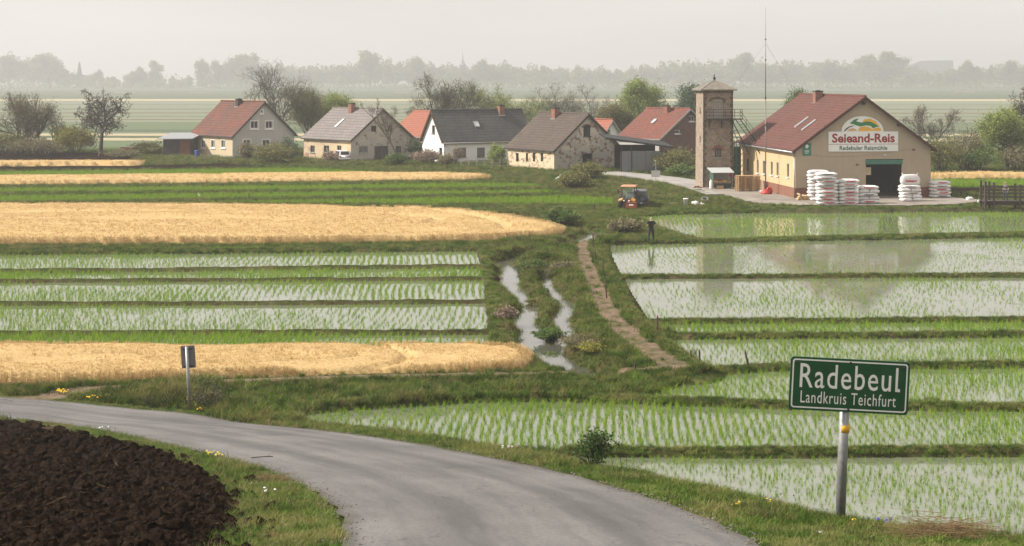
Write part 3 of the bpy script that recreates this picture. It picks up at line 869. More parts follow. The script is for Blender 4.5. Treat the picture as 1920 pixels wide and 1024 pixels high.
# ---- wheat: a packed body of stalks with loose ears over it
def wheat_body_mat():
    m, nt, b = newmat("wheat_mass"); nb = NB(nt)
    p = nb.pos()
    n = nb.noise(p, 9, 5, 0.75); n2 = nb.noise(p, 0.5, 5, 0.65)
    c = nb.ramp(n, [(0.3, (0.31, 0.19, 0.075)), (0.5, (0.50, 0.35, 0.16)), (0.7, (0.63, 0.475, 0.245))])
    c = nb.mix(nb.ramp(n2, [(0.4, 0.0), (0.7, 0.35)]), c, (0.46, 0.29, 0.11))
    nb.put(b.inputs["Base Color"], c); b.inputs["Roughness"].default_value = 0.85; b.inputs["Specular IOR Level"].default_value = 0.15
    nb.put(b.inputs["Normal"], nb.bump(n, 0.8, 0.08))
    return m
M_WBODY = wheat_body_mat()
TRACKS = [np.array([PX(a, b, 0.5)[:2] for a, b in q]) for q in (
    [(560, 640), (640, 642), (700, 647), (750, 656), (772, 667), (752, 680), (690, 688), (600, 694), (490, 697), (380, 698)], [(400, 681), (520, 677), (600, 673), (665, 668)], [(-60, 667), (100, 665), (215, 661)], [(-60, 702), (80, 699), (250, 695)], [(480, 660), (560, 664), (610, 667)],
    [(640, 388), (800, 393), (880, 402), (940, 417), (952, 428), (900, 432), (800, 437), (550, 441)], [(600, 402), (760, 404), (830, 412), (800, 420), (500, 425), (100, 424)], [(-60, 440), (200, 443), (480, 445)])]
def lodging(x, y):
    """how far the stand is pressed down, in long curling tracks"""
    wx = x + 2.2 * fnoise(x * 0.12, y * 0.2, 71); wy = y + 1.2 * fnoise(x * 0.16, y * 0.25, 72)
    a = fnoise(wx * 0.16, wy * 0.55, 73, 4)
    lo = np.clip((a - 0.08) * 2.4, 0, 1) ** 1.2 * 0.7
    for t in TRACKS:
        d, _ = seg_dist(x + 0.2 * fnoise(y * 0.9, x * 0.9, 74), y, t)
        w = 0.22 if t[:, 1].mean() < 80 else 0.5
        lo = np.maximum(lo, 1.25 * (1 - sstep(w * 0.6, w * 1.7, d)))
    return lo
def put_wheat(key, step, cstep, base, wide, edge_only=None, label=""):
    pg, h = WHEAT[key]
    lo = np.maximum(pg.min(0), [-0.42 * pg[:, 1].max(), 0]); hi = np.minimum(pg.max(0), [70, 400])
    gx = np.arange(lo[0] - step, hi[0] + step, step); gy = np.arange(lo[1] - step, hi[1] + step, step)
    X, Y = np.meshgrid(gx, gy); x = X.ravel(); y = Y.ravel()
    ring = np.vstack([pg, pg[:1]])
    d, _ = seg_dist(x, y, ring); ins = inside(x, y, pg)
    sd = np.where(ins, d, -d) + 0.06 * fnoise(x * 1.3, y * 1.3, 81)
    top = base + (h * 0.88) * sstep(0.0, 0.40, sd - 0.2) - 0.34 * h * lodging(x, y) + 0.03 * fnoise(x * 1.8, y * 1.8, 83)
    top = np.where(sd < 0.16, base - 0.3, top)
    nc = len(gx); keep = (sd > -step * 1.5).reshape(X.shape)
    q = keep[:-1, :-1] | keep[1:, :-1] | keep[:-1, 1:] | keep[1:, 1:]
    r, c = np.nonzero(q); i = r * nc + c
    used = np.unique(np.concatenate([i, i + 1, i + nc, i + nc + 1])); mp = np.full(x.size, -1); mp[used] = np.arange(used.size)
    f = mp[np.stack([i, i + 1, i + nc + 1, i + nc], 1)]
    me = mesh_np("wheat_field", np.stack([x, y, top], 1)[used], f, [M_WBODY], smooth=True)
    o = link("wheat_field", me); tag(o, label, "wheat", None, "stuff")
    gx = np.arange(lo[0], hi[0], cstep); gy = np.arange(lo[1], hi[1], cstep * (1.0 if edge_only is None else 0.8))
    X, Y = np.meshgrid(gx, gy); x = X.ravel() + rng.normal(0, cstep * 0.35, X.size); y = Y.ravel() + rng.normal(0, cstep * 0.35, X.size)
    d, _ = seg_dist(x, y, ring); ins = inside(x, y, pg) & (np.abs(x) < 0.39 * y)
    ins &= rng.random(x.size) > 0.6 * lodging(x, y)
    if edge_only: ins &= (d < edge_only) | (rng.random(x.size) < 0.35)
    x, y = x[ins], y[ins]; d = d[ins]
    lo_ = lodging(x, y)
    s = h * rng.uniform(0.93, 1.05, x.size) * (1 - 0.38 * lo_)
    rot = np.zeros((x.size, 3)); rot[:, 2] = rng.uniform(0, 6.283, x.size)
    ang = 6.0 * fnoise(x * 0.1, y * 0.15, 91)
    rot[:, 0] = rng.normal(0, 0.06, x.size) + lo_ * 0.9 * np.cos(ang); rot[:, 1] = rng.normal(0, 0.06, x.size) + lo_ * 0.9 * np.sin(ang)
    P = np.stack([x, y, np.full(x.size, base - 0.02)], 1)
    scatter("wheat_stalks", "wheat", P, np.stack([s * wide, s * wide, s], 1), rot, label + ", its standing stalks and ears", "wheat")
    print("wheat", key, len(x), len(f))
put_wheat("near", 0.16, 0.17, 0.15, 1.0, None, "ripe wheat field beside the road, rounded end at the stream")
put_wheat("wide", 0.35, 0.33, 0.15, 1.7, None, "wide ripe wheat field in the middle distance")
put_wheat("mid", 0.6, 0.55, 0.15, 2.4, None, "narrow ripe wheat strip below the white house")
put_wheat("strip", 0.8, 0.7, 0.15, 2.8, None, "short ripe wheat strip between dark ploughed soil")
put_wheat("east", 0.8, 0.6, VG, 2.4, None, "ripe wheat strip beyond the mill and footbridge")

# ---- grass on verges, banks and bunds
def put_grass():
    n = 620000
    yy = np.linspace(12.5, 240, 6000); p = 1.45
    pdf = yy * yy ** (-p); cdf = np.cumsum(pdf); cdf /= cdf[-1]
    y = np.interp(rng.random(n), cdf, yy); x = rng.uniform(-0.41, 0.41, n) * y
    # what lies there
    T = terr(x, y)
    ok = ~T["pad"] & ~T["wheat"] & ~T["soil"] & ~T["dense"] & (T["plough"] < 0.25) & (T["path"] < rng.uniform(0.1, 0.55, n)) & (T["chan"] > 0.12)
    ok &= ~inside(x, y, ROAD_POLY) & ~inside(x, y, YARD) & ((T["z"] > 0.03) | ((T["chan"] < 1.7) & (T["chan"] > 0.12)))
    ok &= ~((T["vt"] > 0.0) & (T["vt"] < 1.05) & (x > 23) & (rng.random(n) < 0.75))
    ok &= ~((T["vt"] > 1.02) & (rng.random(n) > 0.35)) & ~((T["crest"] > 1.8) & T["hill"])
    ok &= ~((T["chan"] < 0.75) & (rng.random(n) < 0.55))
    # thin at the asphalt edge
    dl, _ = seg_dist(x, y, ROADL[::4]); dr, _ = seg_dist(x, y, ROADR[::4])
    de = np.minimum(dl, dr)
    ok &= ~((y < 60) & (de < 0.25) & (rng.random(n) > de / 0.3))
    lane = np.array([PX(a, b, VG)[:2] for a, b in [(1120, 323), (1160, 327), (1220, 333), (1290, 343), (1345, 356), (1380, 366)]])
    dd, _ = seg_dist(x, y, lane); ok &= dd > 3.0
    ok &= ~((T["bund"] > 0.03) & (T["z"] < 0.12) & (rng.random(n) < 0.7))
    x, y = x[ok], y[ok]; z = T["z"][ok]; hill = T["hill"][ok]; n1 = T["n1"][ok]; n2 = T["n2"][ok]; cr = T["crest"][ok]; bund = T["bund"][ok]; de = de[ok]; chan = T["chan"][ok]; vt = T["vt"][ok]
    m = x.size; u = rng.random(m)
    short = hill & (y < 52) & (u > np.clip(0.10 + 0.6 * (cr > -0.7) + 0.45 * (n1 > 0.35), 0, 0.85))
    dryp = 0.06 + 0.20 * (n1 > 0.25) + 0.22 * ((chan < 1.2) & (n2 > 0.1)) + 0.12 * ((vt > 0) & (vt < 1))
    straw = ~short & (rng.random(m) < dryp)
    tuft = ~short & ~straw
    gs = np.interp(y, [15, 40, 110, 240], [0.72, 1.0, 1.35, 2.3])
    P = np.stack([x, y, z - 0.015], 1)
    lump = T["lump"][ok]
    r = rng.uniform(0.6, 1.3, m) * np.where(lump, 1.0 + 0.9 * np.clip(n1 + 0.1, 0, 1), 1.0)
    for nm, key, msk, k, lab in (("grass", "grass", short, 1.0, "short mown grass along both sides of the road"), ("grass", "tuft", tuft, 0.85, "rough green grass on banks and paddy bunds"), ("dry_grass", "straw", straw, 0.8, "dry straw-coloured stalks among the bank grass")):
        s = r[msk] * gs[msk] * k
        hgt = s * np.where((bund[msk] > 0.10) & (y[msk] > 45), 0.34, np.where(hill[msk], 0.72, 0.85))
        scatter(nm, key, P[msk], np.stack([s, s, hgt], 1), None, lab, "grass")
        print(nm, msk.sum())
    # big rank tufts on the rough bank and along the ditch
    n = 16000; y = rng.uniform(48, 104, n); x = rng.uniform(-14, 9, n); T = terr(x, y)
    k = T["lump"] & (T["n1"] > rng.uniform(-0.25, 0.35, n)) & (T["path"] < 0.05) & (T["chan"] > 0.5) & (rng.random(n) < 0.6) & ~inside(x, y, ROAD_POLY)
    dq, _ = seg_dist(x, y, ROADR[::4]); k &= dq > 0.7
    s = rng.uniform(1.1, 2.3, int(k.sum())); scatter("grass", "tuft", np.stack([x, y, T["z"] - 0.03], 1)[k], np.stack([s, s, s * 0.8], 1), None, "rank dark grass tufts on the bank and ditch sides", "grass")
put_grass()

# ---- clods on the ploughed field
def clod_mesh(seed):
    bm = bmesh.new(); bmesh.ops.create_icosphere(bm, subdivisions=2, radius=0.5)
    r = random.Random(seed); sx, sy, sz = r.uniform(0.8, 1.25), r.uniform(0.7, 1.1), r.uniform(0.5, 0.8)
    for v in bm.verts:
        q = v.co * 2.2
        k = 1 + 0.55 * (float(fnoise(np.array(q.x + seed * 3.1), np.array(q.y + q.z * 1.7), seed)))
        v.co = Vector((v.co.x * sx, v.co.y * sy, v.co.z * sz)) * k + Vector((r.gauss(0, .045), r.gauss(0, .045), r.gauss(0, .045)))
    me = bpy.data.meshes.new("clod_%d" % seed); bm.to_mesh(me); bm.free()
    me.materials.append(M_CLOD); return me
def clod_mat():
    m, nt, b = newmat("turned_soil"); nb = NB(nt)
    p = nb.pos(); n = nb.noise(p, 14, 6, 0.75); rnd = nb.objrand()
    c = nb.ramp(n, [(0.3, (0.0035, 0.0023, 0.0016)), (0.5, (0.013, 0.0085, 0.0058)), (0.72, (0.052, 0.036, 0.026))])
    c = nb.mix(nb.ramp(rnd, [(0.3, 0.0), (1.0, 0.4)]), c, (0.032, 0.023, 0.0165))
    nb.put(b.inputs["Base Color"], c); b.inputs["Roughness"].default_value = 0.95; b.inputs["Specular IOR Level"].default_value = 0.0
    nb.put(b.inputs["Normal"], nb.bump(n, 0.9, 0.03)); return m
M_CLOD = clod_mat()
library("clod", [clod_mesh(i) for i in range(8)])
def put_clods():
    n = 200000
    lo = np.array([-20, 15.0]); hi = np.array([-1, 53.0])
    y = lo[1] + (hi[1] - lo[1]) * rng.random(n) ** 1.5; x = rng.uniform(-0.40, -0.12, n) * y
    T = terr(x, y); m = (T["plough"] > 0.15)
    e = (T["plough"] > 0.0) & (T["plough"] <= 0.15) & (rng.random(n) < 0.25); m |= e
    dd, _ = seg_dist(x, y, PLOUGH); m |= (T["plough"] <= 0) & (dd < 0.7) & (rng.random(n) < 0.10 * (1 - dd / 0.7)) & ~inside(x, y, ROAD_POLY)
    x, y, z = x[m], y[m], T["z"][m]
    s = 0.025 + 0.075 * rng.random(x.size) ** 2.5 + 0.20 * rng.random(x.size) ** 24
    s *= np.interp(y, [17, 45], [1.0, 1.7])
    rot = rng.uniform(0, 6.28, (x.size, 3)); rot[:, :2] *= 0.12
    scatter("soil_clods", "clod", np.stack([x, y, z + s * 0.1], 1), s, rot, "dark crumbled clods of the ploughed field by the road", "soil")
    print("clods", len(x))
put_clods()

# ---- grit along the asphalt edge, straw bits on soil and water
def put_bits():
    P = []; S = []
    for E, o in ((ROADL, 1), (ROADR, -1)):
        n = 2600; k = rng.integers(20, len(E) - 2, n); t = rng.random(n)[:, None]; a = E[k] * (1 - t) + E[k + 1] * t
        c = (ROADL[k] + ROADR[k]) / 2; d = c - a; d /= np.hypot(d[:, 0], d[:, 1])[:, None]
        a = a + d * (rng.normal(0.02, 0.16, n))[:, None]
        P.append(np.c_[a, road_z(a[:, 1]) + 0.012]); S.append(0.008 + 0.03 * rng.random(n) ** 4)
    n = 500; k = rng.integers(20, len(ROADL) - 2, n); t = rng.random(n)[:, None]; a = ROADL[k] * (1 - t) + ROADR[k] * t
    P.append(np.c_[a, road_z(a[:, 1]) + 0.045]); S.append(0.006 + 0.016 * rng.random(n) ** 3)
    ms = flat("grit", (0.17, 0.15, 0.125), 0.9, var=0.4)
    kit = []
    for i in range(3):
        me = clod_mesh(60 + i); me.materials.clear(); me.materials.append(ms); kit.append(me)
    library("grit", kit)
    P = np.vstack(P); scatter("gravel", "grit", P, np.concatenate(S), None, "loose grit and crumbs on the asphalt and its edges", "gravel")
    # straw lying flat
    n = 9000; y = rng.uniform(16, 62, n); x = rng.uniform(-0.39, 0.39, n) * y; T = terr(x, y)
    wat = T["pad"] & (T["z"] < -0.02) & (rng.random(n) < 0.35); so = (T["plough"] > 0.3) & (rng.random(n) < 0.35)
    z = np.where(wat, 0.006, T["z"] + 0.05); m = wat | so
    q = np.zeros((int(m.sum()), 3)); q[:, 0] = R(88); q[:, 2] = rng.uniform(0, 6.28, len(q))
    me = mesh_np("straw_bit", [(-0.004, 0, 0), (0.004, 0, 0), (0.003, 0.02, 0.5), (-0.003, 0.02, 0.5)], [(0, 1, 2, 3)], [M_STRAW])
    me2 = mesh_np("leaf_bit", [(-0.02, 0, 0), (0.02, 0, 0.02), (0.018, 0.01, 0.10), (-0.015, 0.01, 0.12)], [(0, 1, 2, 3)], [M_CLOD])
    library("bit", [me, me2, me2]); scatter("debris", "bit", np.c_[x, y, z][m], rng.uniform(0.3, 0.9, len(q)), q, "straw and leaf bits on the ploughed soil and paddy water", "debris")
put_bits()
# ================================================================== building materials
def plaster(name, base, stain, amount=0.5, scale=0.6, streak=True, patch=None):
    m, nt, b = newmat(name); nb = NB(nt)
    p = nb.coord("UV"); o = nb.objrand()
    n = nb.noise(p, scale, 6, 0.65); n2 = nb.noise(p, 11, 4, 0.7)
    st = nb.noise(nb.mapv(p, (2.6, 0.22, 1)), 1.0, 5, 0.65)
    f = nb.ramp(nb.math('ADD', nb.math('MULTIPLY', n, 0.55), nb.math('MULTIPLY', st, 0.45)), [(0.40, 0.0), (0.68, amount)])
    c = nb.mix(f, base, stain)
    c = nb.mix(nb.ramp(n2, [(0.3, 0.25), (0.6, 0.0)]), c, tuple(k * 0.6 for k in stain))
    if patch: c = nb.mix(nb.ramp(nb.noise(p, scale * 1.3, 3, 0.5, 0.8), [(0.56, 0.0), (0.60, 0.85)]), c, patch)
    nb.put(b.inputs["Base Color"], c); b.inputs["Roughness"].default_value = 0.92; b.inputs["Specular IOR Level"].default_value = 0.2
    nb.put(b.inputs["Normal"], nb.bump(nb.math('ADD', n2, n), 0.35, 0.03))
    return m

def brickwork(nb, p, a, bcol, mortar, w=0.30, h=0.11, ms=0.014):
    t = nb.node("ShaderNodeTexBrick"); nb.l.new(p, t.inputs["Vector"])
    t.inputs["Color1"].default_value = (*a, 1); t.inputs["Color2"].default_value = (*bcol, 1); t.inputs["Mortar"].default_value = (*mortar, 1)
    t.inputs["Scale"].default_value = 1.0; t.inputs["Mortar Size"].default_value = ms; t.inputs["Brick Width"].default_value = w; t.inputs["Row Height"].default_value = h
    t.inputs["Bias"].default_value = 0.0
    return t

def brick_mat(name, a, bcol, mortar, w=0.30, h=0.11, dirt=(0.06, 0.05, 0.045), amount=0.6):
    m, nt, b = newmat(name); nb = NB(nt)
    p = nb.coord("UV"); t = brickwork(nb, p, a, bcol, mortar, w, h)
    n = nb.noise(p, 1.4, 7, 0.7); n3 = nb.noise(p, 6, 5, 0.7)
    c = nb.mix(nb.ramp(n, [(0.42, 0.0), (0.7, amount)]), t.outputs[0], dirt)
    c = nb.mix(nb.ramp(n3, [(0.52, 0.0), (0.66, 0.7)]), c, tuple(k * 1.1 for k in mortar))
    c = nb.mix(nb.ramp(n3, [(0.34, 0.75), (0.45, 0.0)]), c, dirt)
    nb.put(b.inputs["Base Color"], c); b.inputs["Roughness"].default_value = 0.95; b.inputs["Specular IOR Level"].default_value = 0.15
    nb.put(b.inputs["Normal"], nb.bump(nb.math('ADD', nb.math('SUBTRACT', 1.0, t.outputs["Fac"]), nb.math('MULTIPLY', n3, 1.4)), 0.7, 0.05))
    return m

def peeling(name, top, grey, brick, amount=0.5, scale=0.75, low=2.2):
    """old plaster fallen off in patches, brick behind, grey render low down"""
    m, nt, b = newmat(name); nb = NB(nt)
    p = nb.coord("UV"); t = brickwork(nb, p, brick, tuple(k * 0.7 for k in brick), (0.30, 0.25, 0.2), 0.3, 0.11)
    n = nb.noise(p, scale, 9, 0.72, 0.6); n2 = nb.noise(p, 9, 4, 0.7); n4 = nb.noise(nb.mapv(p, (1, 1, 1), (7, 3, 0)), 0.45, 4, 0.6)
    v = nb.sepxyz(p)[1]
    pl = nb.mix(nb.ramp(n4, [(0.4, 0.0), (0.6, 0.8)]), top, grey)
    pl = nb.mix(nb.ramp(nb.math('ADD', v, nb.math('MULTIPLY', n4, 2.0)), [(0.0, 0.9), (1.0, 0.0)]) if low <= 0 else nb.ramp(nb.math('DIVIDE', nb.math('ADD', v, nb.math('MULTIPLY', nb.math('SUBTRACT', n4, 0.5), 3.0)), low), [(0.85, 0.9), (1.0, 0.0)]), pl, grey)
    pl = nb.mix(nb.ramp(n2, [(0.3, 0.45), (0.6, 0.0)]), pl, tuple(k * 0.5 for k in grey))
    e = 0.62 - amount * 0.2
    c = nb.mix(nb.ramp(n, [(e, 0.0), (e + 0.012, 1.0)]), pl, t.outputs[0])
    c = nb.mix(nb.ramp(n, [(e - 0.035, 0.0), (e - 0.012, 0.5), (e, 0.0)]), c, (0.62, 0.55, 0.44))
    nb.put(b.inputs["Base Color"], c); b.inputs["Roughness"].default_value = 0.95; b.inputs["Specular IOR Level"].default_value = 0.15
    h = nb.ramp(n, [(e - 0.01, 1.0), (e + 0.012, 0.2)])
    nb.put(b.inputs["Normal"], nb.bump(nb.math('ADD', h, nb.math('MULTIPLY', n2, 0.4)), 0.9, 0.06))
    return m

def tiles(name, a, bcol, patch, row=0.5, wid=0.34, amount=0.6, moss=None):
    m, nt, b = newmat(name); nb = NB(nt)
    p = nb.coord("UV")
    t = brickwork(nb, p, a, bcol, tuple(k * 0.35 for k in bcol), wid, row, 0.022)
    n = nb.noise(p, 0.35, 6, 0.65, 0.4); n2 = nb.noise(p, 3.5, 5, 0.75)
    c = nb.mix(nb.ramp(n, [(0.42, 0.0), (0.66, amount)]), t.outputs[0], patch)
    c = nb.mix(nb.ramp(n2, [(0.3, 0.5), (0.55, 0.0)]), c, tuple(k * 0.5 for k in bcol))
    if moss: c = nb.mix(nb.ramp(n2, [(0.60, 0.0), (0.70, 0.75)]), c, moss)
    v = nb.sepxyz(p)[1]
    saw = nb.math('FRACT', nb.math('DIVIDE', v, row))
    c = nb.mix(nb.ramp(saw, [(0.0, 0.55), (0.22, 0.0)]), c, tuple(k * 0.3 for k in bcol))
    nb.put(b.inputs["Base Color"], c); b.inputs["Roughness"].default_value = 0.85; b.inputs["Specular IOR Level"].default_value = 0.25
    wv = nb.math('SINE', nb.math('MULTIPLY', nb.sepxyz(p)[0], 2 * math.pi / wid))
    nb.put(b.inputs["Normal"], nb.bump(nb.math('ADD', nb.math('MULTIPLY', saw, -1.0), nb.math('MULTIPLY', wv, 0.25)), 0.8, 0.06))
    return m

def glassy(name, col=(0.018, 0.02, 0.022), rough=0.08):
    m, nt, b = newmat(name); nb = NB(nt)
    n = nb.noise(nb.coord("Object"), 1.7, 3, 0.5)
    nb.put(b.inputs["Base Color"], nb.ramp(n, [(0.35, tuple(k * 0.6 for k in col)), (0.65, tuple(k * 1.8 for k in col))]))
    b.inputs["Roughness"].default_value = rough; b.inputs["IOR"].default_value = 1.5
    nb.put(b.inputs["Normal"], nb.bump(n, 0.08, 0.02))
    return m

def woodmat(name, a, bcol, plank=0.14, vertical=True, rough=0.9):
    m, nt, b = newmat(name); nb = NB(nt)
    p = nb.coord("UV")
    g = nb.noise(nb.mapv(p, (14, 0.8, 1) if vertical else (0.8, 14, 1)), 1.0, 5, 0.7); n = nb.noise(p, 1.1, 4, 0.6)
    c = nb.ramp(nb.math('ADD', nb.math('MULTIPLY', g, 0.6), nb.math('MULTIPLY', n, 0.4)), [(0.35, a), (0.65, bcol)])
    nb.put(b.inputs["Base Color"], c); b.inputs["Roughness"].default_value = rough; b.inputs["Specular IOR Level"].default_value = 0.2
    nb.put(b.inputs["Normal"], nb.bump(g, 0.5, 0.02))
    return m

M_GLASS = glassy("window_glass"); M_GLASSP = glassy("pale_window_glass", (0.06, 0.07, 0.075), 0.15)
M_WHITE = flat("white_paint", (0.74, 0.73, 0.70), 0.6, var=0.08)
M_TRIMG = flat("grey_trim", (0.30, 0.29, 0.28), 0.7)
M_TRIMD = flat("dark_trim", (0.045, 0.038, 0.034), 0.8)
M_TRIMR = woodmat("brown_bargeboard", (0.055, 0.028, 0.022), (0.12, 0.06, 0.045))
M_ZINC = flat("zinc_gutter", (0.36, 0.37, 0.38), 0.45, 0.6)
M_CHIM = brick_mat("chimney_brick", (0.36, 0.13, 0.08), (0.25, 0.09, 0.06), (0.30, 0.24, 0.20), 0.3, 0.11, amount=0.35)
M_SOOT = flat("sooty_brick", (0.05, 0.04, 0.038), 0.95, var=0.4)
M_DOORG = woodmat("weathered_gate_wood", (0.05, 0.047, 0.044), (0.115, 0.105, 0.098))
M_SKYL = flat("skylight_glass", (0.62, 0.66, 0.70), 0.08, 0.0, 0.05, spec=0.9)
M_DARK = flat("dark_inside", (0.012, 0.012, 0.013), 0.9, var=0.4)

def clip_poly(pts, inside_fn, cut_fn):
    out = []
    for i in range(len(pts)):
        a, b = pts[i], pts[(i + 1) % len(pts)]
        ia, ib = inside_fn(a), inside_fn(b)
        if ia: out.append(a)
        if ia != ib: out.append(cut_fn(a, b))
    return out
def convex_clip(rect, shape):
    """rect clipped by a convex counter-clockwise outline"""
    pts = rect
    for i in range(len(shape)):
        (x0, y0), (x1, y1) = shape[i], shape[(i + 1) % len(shape)]
        nx, ny = -(y1 - y0), x1 - x0
        s = lambda p: (p[0] - x0) * nx + (p[1] - y0) * ny
        def cut(a, b):
            sa, sb = s(a), s(b); t = sa / (sa - sb); return (a[0] + t * (b[0] - a[0]), a[1] + t * (b[1] - a[1]))
        pts = clip_poly(pts, lambda p: s(p) >= -1e-9, cut)
        if len(pts) < 3: return []
    return pts

def wall(mb, shape, holes, to3, depth=0.2, mi=0):
    """flat wall of that outline with real openings; reveals go in by depth"""
    us = sorted({p[0] for p in shape} | {h[0] for h in holes} | {h[1] for h in holes})
    zs = sorted({p[1] for p in shape} | {h[2] for h in holes} | {h[3] for h in holes})
    for a, b in zip(us[:-1], us[1:]):
        for c, d in zip(zs[:-1], zs[1:]):
            if b - a < 1e-6 or d - c < 1e-6: continue
            mu, mz = (a + b) / 2, (c + d) / 2
            if any(h[0] < mu < h[1] and h[2] < mz < h[3] for h in holes): continue
            q = convex_clip([(a, c), (b, c), (b, d), (a, d)], shape)
            if q: mb.face([to3(u, z, 0) for u, z in q], mi, [(u, z) for u, z in q])
    for h in holes:
        u0, u1, z0, z1 = h[:4]
        for (p, q) in (((u0, z0), (u1, z0)), ((u1, z0), (u1, z1)), ((u1, z1), (u0, z1)), ((u0, z1), (u0, z0))):
            mb.face([to3(*p, 0), to3(*q, 0), to3(*q, depth), to3(*p, depth)], mi, [(p[0], p[1]), (q[0], q[1]), (q[0], q[1] + depth), (p[0], p[1] + depth)])

class House:
    """gabled house: local x across the gable (0..W), y along the ridge (0..L), gable facing us at y = 0"""
    def __init__(s, name, label, corner, zg, theta, gable_px, long_px, eave_py, ridge_py, group="village houses", L=None, W=None, cat="house"):
        px, py = corner
        s.zg = zg; s.C = np.array(PX(px, py, zg)[:2]); t = R(theta)
        s.g = np.array([math.cos(t), math.sin(t)]); s.l = np.array([-math.sin(t), math.cos(t)])
        s.W = W or s._len(s.C, s.g, gable_px); s.L = L or s._len(s.C, s.l, long_px)
        s.he = (py - eave_py) * s.C[1] / F
        mid = s.C + s.g * s.W / 2
        s.hr = HC - (ridge_py - YH) * mid[1] / F - zg
        s.root = empty(name, (s.C[0], s.C[1], zg), t, label, cat, group)
        s.sl = math.atan2(s.hr - s.he, s.W / 2)
        s.holes = {"front": [], "left": [], "right": []}; s.todo = []
        print("%s W %.1f L %.1f eave %.1f ridge %.1f" % (name, s.W, s.L, s.he, s.hr))
    def _len(s, o, d, px):
        k = (px - 960.0) / F
        return (k * o[1] - o[0]) / (d[0] - k * d[1])
    def uz(s, face, px, py):
        o, d = {"front": (s.C, s.g), "left": (s.C, s.l), "right": (s.C + s.g * s.W, s.l)}[face]
        u = s._len(o, d, px); Y = o[1] + u * d[1]
        return u, HC - (py - YH) * Y / F - s.zg
    def to3(s, face):
        if face == "front": return lambda u, z, d: (u, d, z)
        if face == "left": return lambda u, z, d: (d, u, z)
        return lambda u, z, d: (s.W - d, u, z)
    def opening(s, face, px0, px1, py0, py1, kind="framed", **k):
        pm = (px0 + px1) / 2
        u0, _ = s.uz(face, px0, py0); u1, _ = s.uz(face, px1, py0)
        _, z1 = s.uz(face, pm, py0); _, z0 = s.uz(face, pm, py1)
        if u0 > u1: u0, u1 = u1, u0
        z0 = max(z0, 0.02)
        s.holes[face].append((u0, u1, z0, z1)); s.todo.append((face, (u0, u1, z0, z1), kind, k))
    def bx(s, mb, face, u0, u1, z0, z1, d0, d1, mi=0):
        t = s.to3(face); a = t(u0, z0, d0); b = t(u1, z1, d1)
        mb.box(tuple(min(p, q) for p, q in zip(a, b)), tuple(max(p, q) for p, q in zip(a, b)), mi)
    def finish(s, mats, roofmat, trim, over=(0.45, 0.35), thick=0.14, ridge=True, plinth=None):
        W, L, he, hr = s.W, s.L, s.he, s.hr
        gm, sm = mats
        mb = MB(); wall(mb, [(0, 0), (W, 0), (W, he), (W / 2, hr), (0, he)], s.holes["front"], s.to3("front")); mb.build("gable_wall", gm, s.root)
        mb = MB(); wall(mb, [(0, 0), (L, 0), (L, he), (0, he)], s.holes["left"], s.to3("left")); mb.build("wall", sm, s.root)
        mb = MB(); wall(mb, [(0, 0), (L, 0), (L, he), (0, he)], s.holes["right"], s.to3("right")); mb.build("wall", sm, s.root)
        mb = MB(); mb.face([(0, L, 0), (W, L, 0), (W, L, he), (W / 2, L, hr), (0, L, he)]); mb.build("gable_wall", gm, s.root)
        if plinth:
            mb = MB(); zt, pm, skip = plinth
            for a, b in skip: mb.box((a, -0.04, 0), (b, 0.0 - 0.002, zt))
            mb.box((-0.04, -0.04, 0), (-0.002, L, zt)); mb.box((W + 0.002, -0.04, 0), (W + 0.04, L, zt)); mb.build("plinth", pm, s.root)
        # roof slabs
        oe, og = over; sl = s.sl; th = thick / math.cos(sl)
        roof = None
        for side in (-1, 1):
            mb = MB()
            xe = W / 2 + side * (W / 2 + oe * math.cos(sl)); ze = he - oe * math.sin(sl)
            xr = W / 2; zr = hr
            ny = 10
            ln = math.hypot(xe - xr, zr - ze)
            nv = 6
            for i in range(ny):
                for j in range(nv):
                    ya, yb = [-og + (L + 2 * og) * q / ny for q in (i, i + 1)]
                    ta, tb = j / nv, (j + 1) / nv
                    def P(t, y):
                        sag = -0.05 * math.sin(math.pi * t) * (0.4 + 0.6 * math.sin(y * 0.9 + side)) + 0.02 * math.sin(y * 2.1 + t * 5)
                        return (xr + (xe - xr) * t, y, zr + (ze - zr) * t + th + sag * 0.6)
                    mb.face([P(ta, ya), P(ta, yb), P(tb, yb), P(tb, ya)] if side < 0 else [P(ta, ya), P(tb, ya), P(tb, yb), P(ta, yb)], 0,
                            [(ya, -ta * ln), (yb, -ta * ln), (yb, -tb * ln), (ya, -tb * ln)] if side < 0 else [(ya, -ta * ln), (ya, -tb * ln), (yb, -tb * ln), (yb, -ta * ln)])
            e = 0.02
            for a, b in (((-og), (-og)), ((L + og), (L + og))):
                mb.face([(xr, a, zr + th + 0.0), (xe, a, ze + th), (xe, a, ze + e), (xr, a, zr + e)], 1)
            mb.face([(xe, -og, ze + th), (xe, L + og, ze + th), (xe, L + og, ze + e), (xe, -og, ze + e)], 1)
            mb.face([(xr, -og, zr + e), (xe, -og, ze + e), (xe, L + og, ze + e), (xr, L + og, zr + e)], 1)
            o = mb.build("roof", [roofmat, trim], s.root)
            if side < 0: roof = o
            # verge board along the gable
            mb = MB(); mb.bar((xr, -og - 0.03, zr + 0.03), (xe, -og - 0.03, ze + 0.03), 0.05, 0.24); mb.build("bargeboard", trim, s.root)
        if ridge:
            mb = MB(); n = int((L + 2 * og) / 0.42)
            for i in range(n):
                y0 = -og + i * (L + 2 * og) / n; y1 = y0 + (L + 2 * og) / n * 1.06
                mb.tube((W / 2, y0, hr + th - 0.02), (W / 2, y1, hr + th - 0.0), 0.13, 0.155, 8)
            mb.build("ridge_tiles", roofmat, s.root, smooth=True)
        s.roof = roof
